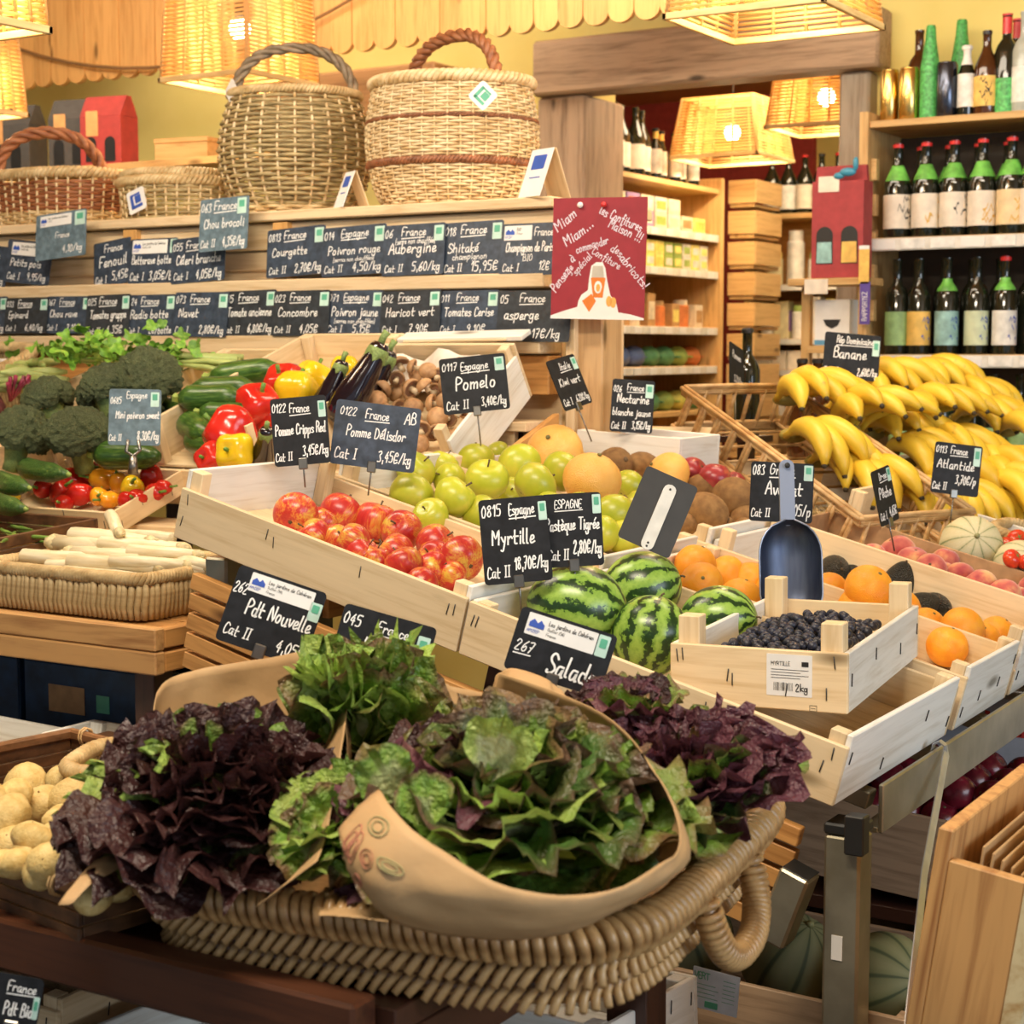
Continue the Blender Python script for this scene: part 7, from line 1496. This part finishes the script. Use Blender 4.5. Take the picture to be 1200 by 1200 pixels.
hb = thing('holder_stand', 'low stand under the paper bag holder', 'stand', (-.645, 1.9, 0)); part('post', box(.03, .09, .1, .25, 0, .415), LARCH['z'], hb, False); part('foot', box(-.02, .14, .05, .3, 0, .02), LARCH['y'], hb, False)
# paper notice under the tray and crates at the bottom edge
p_ = at(838, 1162, Y=2.15); ntc = thing('produce_notice', 'white paper notice with green mark hanging below the tray handle', 'notice', (p_.x, 2.15, p_.z), (R_(-4), R_(3), 0))
part('sheet', slab_xz(rrect(.072, .058, .001), -.0006, .0006), plain('bluish_paper', (.62, .68, .78), .7), ntc, False); part('lettering', join(flat_xz(strokes('VERT', -.033, .014, .009, slant=0, wd_=1.6), -.0012), *[flat_xz(ribbon([(-.03, .006 - k * .006), (.0 + .005 * (k % 2), .006 - k * .006)], .0008), -.0012) for k in range(4)], *[flat_xz(ribbon([(.012, .018 - k * .006), (.03, .018 - k * .006)], .0008), -.0012) for k in range(6)]), GREENS, ntc, False)['kind'] = 'stuff'
part('green_mark', slab_xz(rrect(.02, .009, .001, -.004, -.021), -.0014, -.0006), GREENS, ntc, False)
crate('whitewashed crate under the front corner of the rattan tray', (-1.30, 1.90, .44), (0, R_(-2), R_(-6)), .30, .24, .10, M=WHITE, floor_h=.02); o_ = thing('dark_plinth', 'dark plinth under the whitewashed crate', 'plinth', (-1.30, 1.88, 0)); part('body', box(0, .30, 0, .26, 0, .42), DARK['z'], o_, False); part('top', box(-.01, .31, -.01, .27, .421, .432), DARK['x'], o_, False)
# ---------------------------------------------------------------- price cards standing among the produce
def pc(label, px, py, D, wpx, hpx, roll, lines, m=None, yaw=0, lean=-8, **k):
    w = wpx * D / FPX / math.cos(R_(yaw)); h = hpx * D / FPX
    return card(label, w, h, at(px, py, D=D), (R_(lean), R_(roll), math.atan2(_r.y, _r.x) + R_(yaw)), m or BLACKC, lines, **k)
NOTE = ['Les jardins de Cahéran', 'Guillac (56)', 'France']
pc('black price card for pomme cripps red at the upper end of the apple crate', 352, 505, 3.02, 66, 80, -5, [('0122', .03, .80, .12, .26), ('France', .34, .78, .13, .36), ('Pomme Cripps Red', .06, .46, .15, .90), ('Cat II', .03, .08, .12, .3), ('3,45€/kg', .52, .14, .14, .46)], under='France', sticker=(.91, .80, .13, .24), stem=.04)
pc('navy price card for pomme délisdor with a boxed AB mark', 440, 511, 3.12, 100, 76, 7, [('0122', .06, .78, .12, .2), ('France', .36, .76, .14, .28), ('Pomme Délisdor', .16, .46, .16, .70), ('Cat I', .05, .10, .16, .26), ('3,45€/kg', .56, .12, .16, .40), ('AB', .82, .74, .17, .14)], BLUEC, under='France', stem=.05)
pc('black price card for pomelo in front of the mushrooms', 556, 450, 3.50, 78, 66, -6, [('0117', .04, .78, .13, .24), ('Espagne', .32, .76, .14, .42), ('Pomelo', .22, .42, .22, .62), ('Cat II', .05, .08, .15, .34), ('3,40€/kg', .58, .10, .15, .38)], under='Espagne', sticker=(.90, .82, .14, .24), stem=.07)
pc('black price card for kiwi vert turned half edge on beside the timber post', 667, 448, 3.70, 34, 62, -10, [('Italie', .34, .76, .13, .4), ('Kiwi vert', .16, .46, .15, .74), ('Cat I', .05, .08, .13, .3), ('6,20€/kg', .5, .10, .13, .46)], yaw=52, lean=-20, under='Italie', sticker=(.90, .82, .16, .24), stem=.08)
pc('black price card for nectarine blanche jaune on a whitewashed crate', 741, 476, 3.95, 50, 62, 4, [('026', .04, .76, .11, .2), ('France', .36, .80, .12, .4), ('Nectarine', .14, .56, .16, .76), ('blanche jaune', .05, .32, .13, .90), ('Cat II', .04, .06, .13, .34), ('3,15€/kg', .52, .08, .14, .44)], under='France', sticker=(.88, .80, .18, .26))
t = pc('grey price card for mini poivron sweet standing behind the mini pepper tray', 158, 489, 3.72, 61, 66, 1, [('0685', .03, .74, .11, .22), ('Espagne', .34, .84, .12, .40), ('Mini poivron sweet', .14, .48, .13, .84), ('Cat II', .02, .08, .11, .24), ('8,30€/kg', .56, .10, .15, .42)], GREYC, sticker=(.88, .82, .16, .26))
part('silver_clip', join(tube([(-.012, -.004, -.05), (-.016, -.004, -.075), (0, -.004, -.085), (.014, -.004, -.072), (.010, -.004, -.05)], .004, 6), tube([(0, -.004, -.085), (0, -.004, -.125)], [.008, .012], 8)), WIRE, t)
pc('black price card for myrtille clipped to the end of the red apple crate', 604, 633, 2.62, 80, 100, -5, [('0815', .04, .80, .13, .30), ('Espagne', .44, .80, .13, .38), ('Myrtille', .16, .46, .17, .64), ('Cat II', .05, .08, .13, .34), ('18,70€/kg', .46, .16, .14, .50)], sticker=(.93, .82, .12, .22), under='Espagne', stem=.05)
pc('black price card for pastèque tigrée overlapping the myrtille card', 671, 621, 2.645, 70, 86, -3, [('ESPAGNE', .22, .80, .11, .46), ('Pastèque Tigrée', .06, .50, .16, .90), ('Cat II', .08, .10, .14, .34), ('2,80€/kg', .50, .18, .17, .48)], under='ESPAGNE', sticker=(.92, .84, .14, .26), stem=.05)
t = pc('blank back of a dark card with a white strip above the watermelons', 771, 600, 2.86, 66, 92, 24, [], plain('dark_card_back', (.035, .032, .028), .45), lean=-14)
part('plastic_strip', slab_xz(rrect(.022, .118, .010, .004, -.008), -.004, -.001), WB1, t, False)
part('rivets', join(*[xf(ball(.002, 8, 5), loc=(.004, -.0042, z)) for z in (.043, -.055, -.061)]), STAPLE, t)
pc('black price card for avocats behind the scoop handle', 916, 577, 3.12, 74, 70, 3, [('083', .03, .78, .16, .2), ('Grèce', .30, .80, .17, .40), ('Avocat', .24, .46, .22, .6), ('Cat II', .03, .08, .14, .3), ('1,05/p', .62, .12, .18, .36)], sticker=(.91, .84, .14, .26), under='Grèce')
pc('black price card for pêche on a wire turned half edge on above the peaches', 1037, 581, 3.52, 28, 66, -10, [('Drôme', .35, .80, .13, .4), ('Pêche', .20, .48, .18, .66), ('Cat I', .05, .10, .13, .34), ('4,65€', .55, .12, .15, .40)], yaw=48, under='Drôme', sticker=(.88, .84, .18, .24), stem=.06)
pc('black price card for charentais on a wire above the ribbed melon', 1121, 550, 3.92, 56, 60, 7, [('0113', .03, .80, .13, .24), ('France', .34, .80, .14, .36), ('Atlantide', .08, .50, .17, .80), ('Cat II', .03, .08, .14, .30), ('3,70€/p', .50, .22, .16, .44)], under='France', sticker=(.90, .78, .14, .36), stem=.09)
pc('black price card for banane above the banana heap', 998, 418, 4.55, 66, 54, 5, [('Rép Dominicaine', .22, .78, .15, .66), ('Banane', .18, .46, .22, .60), ('Cat I', .02, .10, .14, .26), ('2,60€/kg', .62, .10, .16, .36)], sticker=(.92, .72, .12, .34), under='Rép Dominicaine', stem=.10)
pc('narrow black price card seen nearly edge on beyond the cane basket', 863, 432, 4.62, 22, 56, 16, [('Pommes', .2, .70, .14, .6), ('3,20/kg', .3, .2, .14, .6)], yaw=58, stem=.14)
pc('black price card for pommes de terre nouvelles on a stick behind the red lettuce', 318, 722, 2.22, 108, 92, 19, [('262', .02, .66, .13, .16), ('Pdt Nouvelle', .22, .44, .19, .74), ('Cat II', .06, .12, .14, .3), ('4,05€', .66, .10, .15, .32)], note=(.52, .84, .72, .24, NOTE), sticker=(.93, .72, .13, .24), stem=.10)
pc('black price card for mesclun behind the light green salad', 448, 760, 2.16, 112, 80, 16, [('045', .03, .72, .16, .2), ('France', .40, .72, .15, .34), ('Mesclun', .30, .40, .20, .6), ('Cat II', .05, .12, .15, .3)], under='France', sticker=(.90, .66, .13, .34), stem=.10)
pc('black price card for salade with a producer sticker in front of the watermelons', 657, 764, 2.14, 118, 76, 18, [('267', .05, .34, .16, .2), ('Salade', .42, .14, .30, .5)], note=(.45, .78, .72, .34, NOTE), sticker=(.88, .78, .12, .34), under='267', stem=.12)
pc('black price card at the bottom left corner in front of the earthy potatoes', 18, 1176, 1.78, 58, 66, 10, [('France', .30, .72, .17, .6), ('Pdt Bio', .30, .30, .22, .6)], under='France', sticker=(.92, .48, .12, .4), stem=.08)
o_ = bpy.data.objects['wooden_crate.001']; part('pencil_mark', flat_xz(strokes('dia', .315, .048, .022, slant=.3, wd_=.5), -.0008), INKBLACK, o_, False)['kind'] = 'stuff'
bottle(at(875, 470, D=5.0) - Vector((0, 0, .10)), 'wine', 'black bottle standing behind the narrow card', None, None, BLK)
o_ = thing('bottle_stand', 'small dark stand under the black bottle', 'stand', at(875, 470, D=5.0) - Vector((0, 0, .12))); part('top', box(-.06, .06, -.06, .06, 0, .0195), DARK['x'], o_, False); part('post', box(-.02, .02, -.02, .02, -o_.location.z, 0), DARK['z'], o_, False)

# ---------------------------------------------------------------- alike things told apart by their place in the photograph
ORD = ['leftmost', 'second from left', 'third from left', 'fourth from left', 'fifth from left', 'sixth from left', 'seventh from left', 'eighth from left', 'ninth from left', 'tenth from left']
same = {}
for o in list(bpy.data.objects):
    if o.parent is None and 'label' in o and o.get('kind') != 'structure': same.setdefault(o['label'], []).append(o)
def img(o):
    w = o.location - CAM; k = w.dot(_f); return (w.dot(_r) / k, -w.dot(_u) / k)
for lb, os_ in same.items():
    n = len(os_)
    if n < 2 or n > 40: continue
    ys = [img(o)[1] for o in os_]; spread = max(ys) - min(ys)
    rows = 1 if spread < .012 and n <= 10 else min(4, -(-n // 8))
    names = {1: [''], 2: ['upper', 'lower'], 3: ['upper', 'middle', 'lower'], 4: ['topmost', 'upper middle', 'lower middle', 'lowest']}[rows]
    os_.sort(key=lambda o: img(o)[1]); per_ = -(-n // rows)
    for r in range(rows):
        for k, o in enumerate(sorted(os_[r * per_:(r + 1) * per_], key=lambda o: img(o)[0])):
            o['label'] = lb + (', ' + names[r] + ' ones' if names[r] else '') + ', ' + ORD[k]
